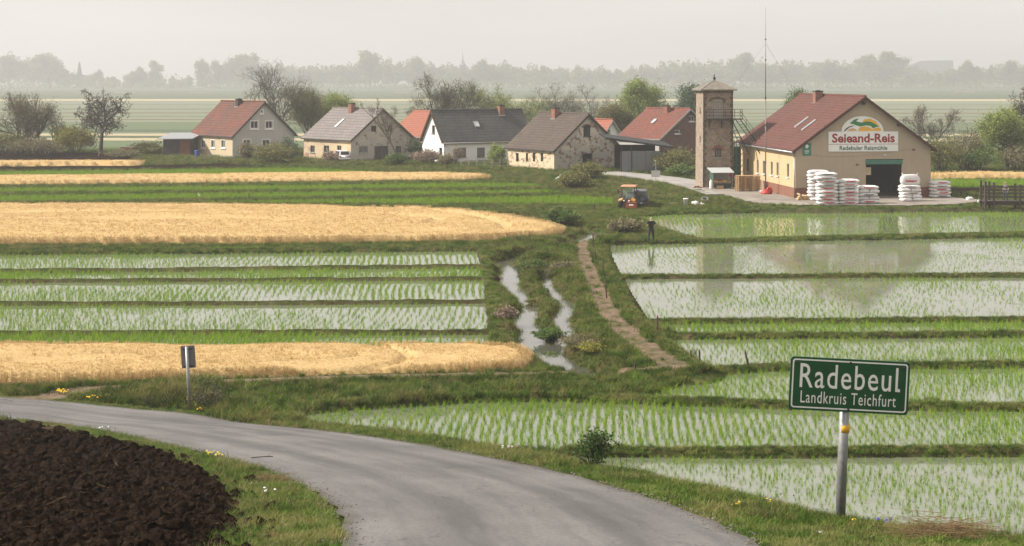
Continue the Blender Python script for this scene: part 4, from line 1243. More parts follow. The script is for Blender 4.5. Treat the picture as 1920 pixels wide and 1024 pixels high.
        # windows and doors
        for face, (u0, u1, z0, z1), kind, k in s.todo:
            mb = MB(); fw = k.get("fw", 0.09); fm = k.get("frame", M_WHITE)
            if kind == "hole": continue
            if kind == "gate":
                um = (u0 + u1) / 2
                for a, b in ((u0, um - 0.02), (um + 0.02, u1)):
                    q = MB(); n = 4
                    for i in range(n):
                        s.bx(q, face, a + (b - a) * i / n + 0.008, a + (b - a) * (i + 1) / n - 0.008, z0, z1, 0.10 + 0.012 * (i % 2), 0.16)
                    leaf = q.build("door_leaf", k.get("mat", M_DOORG), s.root)
                    q = MB(); s.bx(q, face, (a + b) / 2 - 0.03 if a > u0 else b - 0.2, (a + b) / 2 + 0.1 if a > u0 else b - 0.08, (z0 + z1) / 2, (z0 + z1) / 2 + 0.14, 0.06, 0.1); q.build("handle", M_TRIMD, leaf)
                continue
            s.bx(mb, face, u0, u0 + fw, z0, z1, -0.02 if k.get("proud") else 0.08, 0.15)
            s.bx(mb, face, u1 - fw, u1, z0, z1, -0.02 if k.get("proud") else 0.08, 0.15)
            s.bx(mb, face, u0 + fw, u1 - fw, z1 - fw, z1, -0.02 if k.get("proud") else 0.08, 0.15)
            s.bx(mb, face, u0 + fw, u1 - fw, z0, z0 + fw, -0.02 if k.get("proud") else 0.08, 0.15)
            if k.get("mull", 1) and u1 - u0 > 0.5:
                um = (u0 + u1) / 2; s.bx(mb, face, um - 0.035, um + 0.035, z0 + fw, z1 - fw, 0.085, 0.15)
            if k.get("surround"):
                w = k["surround"]
                for a, b, c, d in ((u0 - w, u0, z0 - w, z1 + w), (u1, u1 + w, z0 - w, z1 + w), (u0, u1, z1, z1 + w), (u0, u1, z0 - w, z0)):
                    s.bx(mb, face, a, b, c, d, -0.035, 0.0 - 0.003)
            wo = mb.build("window", fm, s.root)
            mb = MB(); s.bx(mb, face, u0 + fw * 0.5, u1 - fw * 0.5, z0 + fw * 0.5, z1 - fw * 0.5, 0.12, 0.135); mb.build("pane", k.get("glass", M_GLASS), wo)
            if k.get("blind"):
                mb = MB(); s.bx(mb, face, u0 + fw, u1 - fw, z0 + (z1 - z0) * k["blind"], z1 - fw, 0.095, 0.11); mb.build("blind", k.get("blindmat", M_WHITE), wo)
            if k.get("sill", True):
                w = k.get("surround", 0.0)
                mb = MB(); s.bx(mb, face, u0 - 0.08 - w, u1 + 0.08 + w, z0 - 0.10 - w, z0 - 0.004 - w, -0.12, 0.0 - 0.002); mb.build("sill", k.get("sillmat", fm), wo)
    def slope_pt(s, side, t, y, up=0.0):
        """point on the roof, t from ridge (0) to eave (1)"""
        th = 0.14 / math.cos(s.sl)
        return (s.W / 2 + side * s.W / 2 * t, y, s.hr + (s.he - s.hr) * t + th + up)
    def chimney(s, y, t, side, w, d, top, mat, cap=True):
        x, yy, z = s.slope_pt(side, t, y)
        mb = MB(); mb.box((x - w / 2, y - d / 2, z - 0.7), (x + w / 2, y + d / 2, z + top))
        c = mb.build("chimney", mat, s.root)
        if cap:
            mb = MB(); mb.box((x - w / 2 - 0.05, y - d / 2 - 0.05, z + top + 0.002), (x + w / 2 + 0.05, y + d / 2 + 0.05, z + top + 0.10)); mb.box((x - w / 4, y - d / 4, z + top + 0.102), (x + w / 4, y + d / 4, z + top + 0.16)); mb.build("chimney_cap", M_SOOT, c)
        mb = MB(); mb.box((x - w / 2 - 0.12, y - d / 2 - 0.12, z - 0.45), (x + w / 2 + 0.04, y + d / 2 + 0.12, z - 0.30)); mb.build("flashing", M_ZINC, c)
        return c
    def skylight(s, side, y, t, wd, ht, glass=M_SKYL):
        a = s.slope_pt(side, t, y - wd / 2, 0.06); b = s.slope_pt(side, t, y + wd / 2, 0.06)
        dt = ht / (math.hypot(s.W / 2, s.hr - s.he))
        c = s.slope_pt(side, t + dt, y + wd / 2, 0.06); d = s.slope_pt(side, t + dt, y - wd / 2, 0.06)
        mb = MB()
        for p, q in ((a, b), (b, c), (c, d), (d, a)): mb.bar(p, q, 0.09, 0.12)
        o = mb.build("skylight", M_TRIMG, s.root)
        mb = MB(); up = 0.02; mb.hexa([(*d[:2], d[2] - 0.02), (*c[:2], c[2] - 0.02), (*b[:2], b[2] - 0.02), (*a[:2], a[2] - 0.02), (*d[:2], d[2] + up), (*c[:2], c[2] + up), (*b[:2], b[2] + up), (*a[:2], a[2] + up)]); mb.build("pane", glass, o)
    def gutter(s, side, mat=None, pipe=True):
        x = -0.42 if side < 0 else s.W + 0.42
        z = s.he - 0.32
        mb = MB(); mb.tube((x, -0.3, z), (x, s.L + 0.3, z), 0.085, n=8)
        g = mb.build("gutter", mat or M_ZINC, s.root, smooth=True)
        if pipe:
            xi = -0.09 if side < 0 else s.W + 0.09
            mb = MB(); mb.path([(x, 0.1, z), (xi, 0.1, z - 0.5), (xi, 0.1, 0.05)], 0.055, 8); mb.build("downpipe", mat or M_ZINC, s.root, smooth=True)

# ---- far left house: red tiles, grey gable, cream side
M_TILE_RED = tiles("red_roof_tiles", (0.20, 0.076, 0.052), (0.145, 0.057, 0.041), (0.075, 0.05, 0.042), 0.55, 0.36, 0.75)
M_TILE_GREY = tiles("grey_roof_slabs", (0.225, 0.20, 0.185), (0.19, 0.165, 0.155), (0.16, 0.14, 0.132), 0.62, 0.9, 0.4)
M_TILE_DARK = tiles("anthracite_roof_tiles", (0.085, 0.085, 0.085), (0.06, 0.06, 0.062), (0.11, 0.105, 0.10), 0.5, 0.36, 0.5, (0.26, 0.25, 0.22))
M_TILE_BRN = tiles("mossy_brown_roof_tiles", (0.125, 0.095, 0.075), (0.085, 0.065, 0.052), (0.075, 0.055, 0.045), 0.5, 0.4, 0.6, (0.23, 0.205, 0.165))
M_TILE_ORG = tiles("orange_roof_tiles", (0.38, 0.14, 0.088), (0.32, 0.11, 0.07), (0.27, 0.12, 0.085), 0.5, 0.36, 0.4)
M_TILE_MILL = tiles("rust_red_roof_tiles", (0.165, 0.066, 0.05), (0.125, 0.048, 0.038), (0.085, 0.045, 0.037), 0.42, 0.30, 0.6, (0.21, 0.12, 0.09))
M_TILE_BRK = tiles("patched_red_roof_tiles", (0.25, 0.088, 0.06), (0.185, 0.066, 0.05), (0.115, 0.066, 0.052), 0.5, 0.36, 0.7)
M_CREAM = plaster("cream_plaster", (0.56, 0.46, 0.31), (0.42, 0.33, 0.21), 0.45)
M_GREYPL = plaster("grey_cement_render", (0.50, 0.485, 0.46), (0.36, 0.345, 0.325), 0.55)
M_WHITEPL = plaster("white_lime_wash", (0.86, 0.85, 0.83), (0.70, 0.68, 0.64), 0.35)
M_OCHRE = plaster("ochre_plaster", (0.56, 0.42, 0.25), (0.42, 0.29, 0.16), 0.5)
M_OCHREG = plaster("weathered_tan_plaster", (0.46, 0.375, 0.275), (0.36, 0.285, 0.205), 0.55)
M_PLINTH = plaster("red_brown_plinth", (0.24, 0.115, 0.075), (0.16, 0.075, 0.05), 0.6)

hA = House("red_roof_house", "house with red tiled roof, grey gable and cream side, far left", (436, 296), VG, 40, 552, 359.5, 255, 193)
for a, b in ((377, 384), (396, 402.6), (415, 422)): hA.opening("left", a, b, 263, 277, surround=0.09, mull=1)
for r in ((470, 484, 227, 241), (498, 511, 227, 241), (456, 470, 262, 277), (492, 506, 262, 277.5)): hA.opening("front", *r, surround=0.14, glass=M_GLASS if r[0] != 456 else M_GLASSP)
hA.opening("front", 488.5, 493, 206, 212.5, surround=0.12, mull=0)
hA.finish((M_GREYPL, M_CREAM), M_TILE_RED, M_TRIMD)
hA.chimney(hA.L * 0.52, 0.10, -1, 0.75, 0.75, 0.75, M_SOOT)
hB = House("grey_roof_house", "derelict house with grey roof, peeling gable and wooden double gate", (658, 302.5), VG, 42, 773, 569.5, 262, 206.5)
M_PEEL_B = peeling("peeling_grey_gable", (0.56, 0.49, 0.40), (0.46, 0.425, 0.38), (0.24, 0.13, 0.09), 0.22, 1.3, 2.4)
M_PEEL_BS = peeling("peeling_cream_side", (0.60, 0.47, 0.31), (0.54, 0.42, 0.28), (0.45, 0.22, 0.12), 0.25, 0.5, 0.6)
for a, b in ((582, 590), (607, 617), (632, 640)): hB.opening("left", a, b, 273, 286, frame=M_TRIMG, fw=0.06)
for r in ((696, 705.5, 236, 247), (726.5, 736, 235, 247), (673, 690, 274, 287), (742, 752, 274, 294)): hB.opening("front", *r, frame=M_TRIMD if r[0] != 673 else M_TRIMG, fw=0.07, sill=r[0] == 673)
hB.opening("front", 702, 728, 274, 303, "gate")
hB.opening("front", 717, 719, 213.5, 216, "hole"); hB.opening("front", 716.5, 719.5, 225, 228, "hole")
hB.finish((M_PEEL_B, M_PEEL_BS), M_TILE_GREY, M_TRIMD)
hB.chimney(hB.L * 0.55, 0.12, -1, 0.75, 0.75, 1.15, M_CHIM)
hB.skylight(-1, hB.L * 0.55, 0.38, 0.62, 2.0)
# white house: root stands at the far end of its gable, the long wall looks at us
hC = House("white_house", "white house with dark tiled roof and two shuttered windows", (792, 301.5), VG, -60, 0, 0, 261.5, 209.5, L=14.2, W=6.6)
for r in ((858, 874, 277, 295), (894.5, 909, 277, 294.5)): hC.opening("right", *r, frame=flat("shutter_brown_%d" % r[0], (0.13, 0.10, 0.08)), fw=0.07, blind=0.12, blindmat=flat("roller_shutter_%d" % r[0], (0.13, 0.15, 0.135), 0.7), sillmat=M_TRIMG)
hC.opening("front", 810, 815.5, 235, 250, frame=M_TRIMR, fw=0.07, mull=0); hC.opening("front", 823.5, 829, 277, 293, frame=M_TRIMR, fw=0.07, mull=0)
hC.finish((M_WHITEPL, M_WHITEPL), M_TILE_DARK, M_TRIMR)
hC.chimney(hC.L * 0.76, 0.12, 1, 0.8, 0.8, 1.0, M_CHIM); hC.chimney(0.9, 0.14, -1, 0.45, 0.45, 0.5, M_CHIM)
hC.skylight(1, hC.L * 0.43, 0.42, 0.7, 0.95); hC.gutter(1, M_TRIMG)
# brown house with the torn gable
hD = House("brown_roof_house", "old house with mossy brown roof and plaster falling off its gable", (1039, 319.5), VG, 34, 1162, 952, 281, 216)
M_PEEL_D = peeling("torn_gable_plaster", (0.68, 0.60, 0.49), (0.46, 0.43, 0.385), (0.30, 0.14, 0.09), 0.36, 1.4, 2.4)
M_PEEL_DS = peeling("torn_cream_side", (0.68, 0.55, 0.38), (0.62, 0.50, 0.34), (0.36, 0.19, 0.11), 0.30, 1.5, 0.3)
for a, b in ((967.5, 972.5), (986, 990), (999, 1003.5), (1014, 1018.5)): hD.opening("left", a, b, 287, 303, frame=M_TRIMR, fw=0.06, mull=0, sill=False)
hD.opening("front", 1094, 1107, 239, 255.5, frame=M_TRIMD, fw=0.08, sill=True); hD.opening("front", 1092.5, 1111.5, 288, 321, "hole")
hD.finish((M_PEEL_D, M_PEEL_DS), M_TILE_BRN, M_TRIMD)
hD.chimney(hD.L * 0.6, 0.10, -1, 0.8, 0.8, 1.0, M_CHIM)
# arched head over the gable window
u0, zt = hD.uz("front", 1093.4, 239.5); u1, _ = hD.uz("front", 1107.6, 239.5)
mb = MB(); n = 8
for i in range(n):
    t0, t1 = math.pi * i / n, math.pi * (i + 1) / n; um, ru = (u0 + u1) / 2, (u1 - u0) / 2
    P = lambda t, k: (um - (ru + k) * math.cos(t), zt + (0.34 + k) * math.sin(t))
    a, b, c, d = P(t0, 0), P(t1, 0), P(t1, 0.16), P(t0, 0.16)
    mb.hexa([(a[0], -0.05, a[1]), (b[0], -0.05, b[1]), (b[0], -0.004, b[1]), (a[0], -0.004, a[1]), (d[0], -0.05, d[1]), (c[0], -0.05, c[1]), (c[0], -0.004, c[1]), (d[0], -0.004, d[1])])
mb.build("window_arch", M_CHIM, hD.root)
mb = MB(); mb.prism([(um - ru * math.cos(math.pi * i / n), zt + 0.34 * math.sin(math.pi * i / n)) for i in range(n + 1)], -0.02, -0.003); mb.build("window_head", M_DARK, hD.root)
# brick house behind the tower
hE = House("brick_house", "red brick house with red tiled roof behind the tower", (1236, 311), VG, 46, 0, 1160, 260, 206, W=13.0)
M_BRICKE = brick_mat("red_brown_brick", (0.22, 0.105, 0.08), (0.165, 0.08, 0.062), (0.22, 0.18, 0.16), amount=0.4)
hE.opening("front", 1292, 1302, 217, 228, frame=M_WHITE); hE.opening("front", 1265, 1275, 244, 251, frame=M_WHITE, mull=0)
hE.finish((M_BRICKE, M_GREYPL), M_TILE_BRK, M_TRIMG)
hE.chimney(hE.L * 0.45, 0.12, -1, 0.75, 0.75, 0.75, M_CHIM); hE.skylight(-1, hE.L * 0.52, 0.4, 0.5, 1.0)
# orange roof between the second and the white house
hF = House("orange_roof_house", "house with bright orange tiled roof between the grey roofed and white houses", (792, 291), VG, 44, 850, 730, 256, 211, W=10.5)
hF.opening("left", 775, 780, 264, 276, frame=M_WHITE)
hF.finish((M_CREAM, M_CREAM), M_TILE_ORG, M_TRIMG)
# little white gable behind the torn one
hG = House("small_white_house", "small white gabled house with orange roof half hidden behind the torn gable", (1131, 292), VG, 34, 1163, 1112, 254, 227, L=7.0)
hG.opening("front", 1140, 1144, 243, 249, frame=M_TRIMG, mull=0)
hG.finish((M_WHITEPL, M_WHITEPL), M_TILE_ORG, M_TRIMG)

# ---- wooden shed left of the red roofed house
def shed():
    C = PX(306, 292, VG); g = np.array([math.cos(R(-38)), math.sin(R(-38))])
    rt = empty("wooden_shed", C, R(-12), "dark plank shed with tin roof and one rusty red door", "shed", None)
    w, d, h = 4.4, 4.0, 2.6
    md = woodmat("tarred_planks", (0.022, 0.020, 0.020), (0.07, 0.064, 0.062)); mr = woodmat("rusty_red_planks", (0.085, 0.038, 0.026), (0.20, 0.085, 0.05))
    n = 14
    for i in range(n):
        q = MB(); q.box((w * 0.62 * i / n + 0.01, -0.03 - 0.015 * (i % 2), 0), (w * 0.62 * (i + 1) / n - 0.012, 0.03, h - 0.05)); q.build("plank", md, rt)
    for i in range(8):
        a = w * (0.62 + 0.38 * i / 8); q = MB(); q.box((a + 0.01, -0.05 - 0.015 * (i % 2), 0), (a + w * 0.38 / 8 - 0.012, 0.02, h - 0.2)); q.build("plank", mr, rt)
    q = MB(); q.box((0, 0.04, 0), (0.06, d, h)); q.box((w - 0.06, 0.04, 0), (w, d, h)); q.box((0.07, d - 0.06, 0), (w - 0.07, d, h + 0.2)); q.build("wall", md, rt)
    q = MB(); q.hexa([(-0.8, -0.5, h - 0.12), (w + 0.6, -0.5, h - 0.02), (w + 0.6, d + 0.3, h + 0.75), (-0.8, d + 0.3, h + 0.65), (-0.8, -0.5, h), (w + 0.6, -0.5, h + 0.1), (w + 0.6, d + 0.3, h + 0.85), (-0.8, d + 0.3, h + 0.75)])
    q.build("roof", flat("grey_tin_roof", (0.30, 0.31, 0.32), 0.55, 0.3, 0.25), rt)
shed()

# ---- lean-to with corrugated sheets right of the torn gable
def leanto():
    C = np.array(PX(1163, 323, VG)[:2])
    E = np.array(PX(1242, 322.5, VG)[:2]); d = E - C; W = float(np.hypot(*d)); th = math.atan2(d[1], d[0])
    rt = empty("corrugated_shed", (C[0], C[1], VG), th, "open shed of grey corrugated sheets under a black lean-to roof", "shed")
    m = flat("corrugated_steel", (0.30, 0.315, 0.325), 0.45, 0.55, 0.15); mk = flat("black_tar_roof", (0.016, 0.016, 0.017), 0.7, var=0.4)
    hs = (322.5 - 283) * C[1] / F
    k = 5
    for i in range(k):      # sheets
        x0, x1 = W * i / k + 0.012, W * (i + 1) / k - 0.012
        n = 14; v = []; f = []
        for j in range(n * 4 + 1):
            x = x0 + (x1 - x0) * j / (n * 4); y = 0.035 * math.sin(j * math.pi / 2) + 0.012 * (i % 2)
            v += [(x, y, 0.03), (x, y, hs + 0.03 * (i % 2))]
        for j in range(n * 4): f.append((2 * j, 2 * j + 2, 2 * j + 3, 2 * j + 1))
        link("corrugated_sheet", mesh_np("corrugated_sheet", v, f, [m], smooth=True), rt)
    for x in (0.1, W * 0.265, W - 0.1):
        q = MB(); q.box((x - 0.06, -0.16, 0), (x + 0.06, -0.05, hs + 0.75)); q.build("post", M_TRIMD, rt)
    q = MB(); q.hexa([(-1.9, -0.7, hs + 1.5), (W + 1.3, -0.9, hs + 0.38), (W + 1.3, 5, hs + 0.8), (-1.9, 5, hs + 1.9), (-1.9, -0.7, hs + 1.75), (W + 1.3, -0.9, hs + 0.55), (W + 1.3, 5, hs + 0.95), (-1.9, 5, hs + 2.1)])
    q.build("roof", mk, rt)
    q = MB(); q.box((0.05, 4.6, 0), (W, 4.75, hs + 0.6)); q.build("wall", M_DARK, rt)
leanto()
# ================================================================== lettering
def text_mesh(txt, size, mat, bold=0.0, depth=0.004, sx=1.0, spacing=1.0):
    cu = bpy.data.curves.new("t", 'FONT'); cu.body = txt; cu.size = size; cu.align_x = 'CENTER'; cu.align_y = 'CENTER'
    cu.offset = bold; cu.extrude = depth; cu.space_character = spacing; cu.resolution_u = 3
    o = bpy.data.objects.new("t", cu); COL.objects.link(o)
    bpy.context.view_layer.update()
    me = bpy.data.meshes.new_from_object(o.evaluated_get(bpy.context.evaluated_depsgraph_get()))
    bpy.data.objects.remove(o); bpy.data.curves.remove(cu)
    n = len(me.vertices); co = np.zeros(n * 3, np.float32); me.vertices.foreach_get("co", co); co = co.reshape(-1, 3)
    co = np.stack([co[:, 0] * sx, -co[:, 2], co[:, 1]], 1)       # stand it up: x right, z up, facing -y
    me.vertices.foreach_set("co", co.astype(np.float32).ravel()); me.materials.clear(); me.materials.append(mat); me.update()
    return me
def fit(me, w=None, h=None):
    co = np.zeros(len(me.vertices) * 3, np.float32); me.vertices.foreach_get("co", co); co = co.reshape(-1, 3)
    lo, hi = co.min(0), co.max(0); co[:, 0] -= (lo[0] + hi[0]) / 2; co[:, 2] -= (lo[2] + hi[2]) / 2
    if w: co[:, 0] *= w / (hi[0] - lo[0])
    if h: co[:, 2] *= h / (hi[2] - lo[2])
    me.vertices.foreach_set("co", co.ravel()); me.update(); return me

# ================================================================== the rice mill
hM = House("rice_mill", "large tan rice mill with rust red roof and open door", (1491.7, 373), VG, 7, 1745, 1389, 279.5, 184, None, cat="mill building")
for a, b in ((1400, 1403.8), (1419, 1422.3), (1430.4, 1434), (1445.2, 1448.8), (1456, 1459.6), (1475.6, 1479.4)):
    t = (a - 1400) / 76.0
    hM.opening("left", a, b, 298 + 9 * t, 322 + 10.5 * t, frame=M_TRIMG, fw=0.07, mull=0, sillmat=M_WHITE)
hM.opening("front", 1623.5, 1691, 300, 373, "hole")
du0, du1, _, dz1 = hM.holes["front"][0]; hM.holes["front"][0] = (du0, du1, 0.0, dz1)
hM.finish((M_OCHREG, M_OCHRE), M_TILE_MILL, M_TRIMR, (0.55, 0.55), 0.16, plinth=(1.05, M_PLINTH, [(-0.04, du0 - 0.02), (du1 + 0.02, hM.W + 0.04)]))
hM.chimney(hM.L * 0.60, 0.10, -1, 0.8, 0.8, 0.85, M_CHIM)
hM.skylight(-1, hM.L * 0.22, 0.50, 0.45, 1.7); hM.skylight(-1, hM.L * 0.38, 0.46, 0.45, 1.7)
hM.gutter(-1)
def mill_bits():
    W, he, hr, rt = hM.W, hM.he, hM.hr, hM.root
    mg = flat("green_door_header", (0.055, 0.17, 0.12), 0.6)
    q = MB(); q.box((du0 - 0.05, -0.06, dz1 - 0.42), (du1 + 0.05, -0.003, dz1 + 0.02)); q.build("door_header", mg, rt)
    q = MB(); q.box((du0, -0.02, dz1 + 0.022), (du1 + 0.15, 0.0 - 0.003, dz1 + 0.09)); q.build("door_rail", M_TRIMD, rt)
    # inside: back wall, stored sacks on a rack, a pale lit board by the left jamb
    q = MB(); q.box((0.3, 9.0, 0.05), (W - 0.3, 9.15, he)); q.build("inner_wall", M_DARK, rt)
    q = MB(); q.box((du0 - 0.6, 0.6, dz1 - 1.5), (du0 + 0.75, 0.66, dz1 - 0.75)); q.build("notice_board", flat("pale_board", (0.62, 0.50, 0.30)), rt)
    # beams showing under the verges
    for px, py in ((1547, 237), (1618, 194), (1684, 234), (1735, 268)):
        u, z = hM.uz("front", px, py); q = MB(); q.box((u - 0.12, -0.45, z - 0.13), (u + 0.12, -0.003, z + 0.13)); q.build("purlin_end", M_TRIMD, rt)
    for px, py in ((1607, 309), (1713, 281)):
        u, z = hM.uz("front", px, py); q = MB(); q.box((u - 0.13, -0.05, z - 0.06), (u + 0.13, -0.003, z + 0.06)); q.build("vent", M_TRIMD, rt)
    for px, py in ((1630, 285), (1658, 292)):
        u, z = hM.uz("front", px, py); q = MB(); q.lathe([(0.03, 0), (0.09, 0.03), (0.09, 0.12), (0.03, 0.16)], (u, -0.12, z)); q.box((u - 0.015, -0.1, z + 0.05), (u + 0.015, -0.003, z + 0.1)); q.build("wall_lamp", M_WHITE, rt)
    q = MB(); pts = []
    for px, py in ((1509, 290), (1560, 294), (1600, 293), (1640, 290), (1680, 284), (1712, 279)):
        u, z = hM.uz("front", px, py); pts.append((u, -0.02, z))
    q.path(pts, 0.012, 5); q.build("cable", M_TRIMG, rt)
    # signs on the gable
    mw = flat("sign_white_enamel", (0.80, 0.79, 0.76), 0.45, var=0.05, spec=0.5); mred = flat("sign_red", (0.30, 0.025, 0.035), 0.5, var=0.08); mgr = flat("sign_dark_green", (0.02, 0.10, 0.06), 0.5, var=0.08)
    my = flat("sign_yellow", (0.78, 0.42, 0.045), 0.5, var=0.08); mgn = flat("sign_green", (0.035, 0.20, 0.065), 0.5, var=0.08); mnv = flat("sign_navy", (0.012, 0.03, 0.06), 0.5)
    u0, zt = hM.uz("front", 1553, 247); u1, zb = hM.uz("front", 1683.5, 283.5)
    w, h = u1 - u0, zt - zb
    g, cx = hM.root, (u0 + u1) / 2
    th = R(7)
    base = Vector((hM.C[0], hM.C[1], VG)) + Vector((hM.g[0] * cx, hM.g[1] * cx, 0)) + Vector((math.sin(th), -math.cos(th), 0)) * 0.004
    sg = empty("mill_sign", (base.x, base.y, VG + zb), th, "white shop sign with red lettering and arched field emblem on the mill gable", "sign")
    q = MB(); q.box((-w / 2, -0.08, 0), (w / 2, 0.0, h)); q.build("board", mw, sg)
    q = MB(); q.box((-w / 2, -0.088, h * 0.355), (w / 2, -0.0802, h * 0.375)); q.build("rule", mred, sg)
    me = fit(text_mesh("Seieand-Reis", 1.0, mred, 0.030, 0.004), w * 0.90, h * 0.47); o = link("lettering", me, sg, (0, -0.085, h * 0.675))
    # serifs of the big red letters
    me = fit(text_mesh("Redebuler Reismühle", 1.0, mgr, 0.018, 0.004), w * 0.685, h * 0.225); link("lettering", me, sg, (0, -0.085, h * 0.175))
    # emblem: a half round with hills
    ua, za = hM.uz("front", 1577.5, 247); ub, _ = hM.uz("front", 1656, 247); _, zp = hM.uz("front", 1616, 218)
    rx = (ub - ua) / 2; rz = zp - za; ex = (ua + ub) / 2 - cx; z0 = h + 0.003
    arc = lambda k, a0=0, a1=math.pi, n=28: [(ex + rx * k * math.cos(a0 + (a1 - a0) * i / n), z0 + rz * k * math.sin(a0 + (a1 - a0) * i / n)) for i in range(n + 1)]
    em = MB(); em.prism(arc(1.0), -0.07, 0.0); emo = em.build("emblem", mw, sg)
    Z = lambda x, z: (ex + rx * x, z0 + rz * z)
    def shape(pts, mat, d, nm):
        q = MB(); q.prism([Z(*p) for p in pts], -0.07 - d, -0.0703); q.build(nm, mat, emo)
    # yellow sky between the hills, the green ridge, yellow field, navy curve
    shape([(-0.02, 0.62), (0.10, 0.80), (0.35, 0.84), (0.58, 0.70), (0.74, 0.48), (0.82, 0.32), (0.62, 0.46), (0.42, 0.58), (0.15, 0.60)], my, 0.006, "emblem_sky")
    shape([(-0.62, 0.52), (-0.40, 0.78), (-0.18, 0.86), (-0.30, 0.66), (-0.05, 0.58), (0.20, 0.66), (0.42, 0.62), (0.60, 0.48), (0.80, 0.30), (0.66, 0.30), (0.50, 0.20), (0.38, 0.36), (0.14, 0.40), (-0.10, 0.32), (-0.30, 0.40), (-0.45, 0.48)], mgn, 0.009, "emblem_ridge")
    shape([(-0.22, 0.03), (-0.16, 0.26), (0.10, 0.34), (0.34, 0.28), (0.48, 0.14), (0.60, 0.24), (0.78, 0.27), (0.88, 0.18), (0.90, 0.03)], my, 0.006, "emblem_field")
    shape([(-0.90, 0.03), (-0.78, 0.22), (-0.60, 0.36), (-0.40, 0.40), (-0.46, 0.34), (-0.62, 0.27), (-0.78, 0.10), (-0.82, 0.03)], mnv, 0.009, "emblem_curve")
    shape([(-0.76, 0.03), (-0.62, 0.18), (-0.46, 0.22), (-0.32, 0.14), (-0.26, 0.03)], flat("emblem_sand", (0.62, 0.42, 0.22)), 0.006, "emblem_mound")
    # small green panel at the corner
    u0, zt = hM.uz("front", 1505, 268.5); u1, zb = hM.uz("front", 1520.5, 292)
    b2 = Vector((hM.C[0], hM.C[1], VG)) + Vector((hM.g[0], hM.g[1], 0)) * ((u0 + u1) / 2) + Vector((math.sin(th), -math.cos(th), 0)) * 0.004
    s2 = empty("green_sign", (b2.x, b2.y, VG + zb), th, "small green panel with white leaf mark near the mill's left corner", "sign")
    w2, h2 = u1 - u0, zt - zb
    q = MB(); q.box((-w2 / 2, -0.05, 0), (w2 / 2, 0, h2)); q.build("board", flat("panel_green", (0.03, 0.19, 0.11), 0.5), s2)
    q = MB(); q.prism([(-0.16 * w2, h2 * 0.6), (0.05 * w2, h2 * 0.58), (0.2 * w2, h2 * 0.72), (0.16 * w2, h2 * 0.86), (-0.05 * w2, h2 * 0.9), (-0.2 * w2, h2 * 0.78)], -0.058, -0.0502); q.build("leaf_mark", mw, s2)
    for i, (a, hh) in enumerate(((0.40, 0.035), (0.28, 0.05), (0.17, 0.03))):
        q = MB(); q.box((-w2 * 0.3 + 0.03 * i, -0.056, h2 * a), (w2 * 0.3 - 0.05 * i, -0.0502, h2 * (a + hh))); q.build("text_line", mw, s2)
mill_bits()

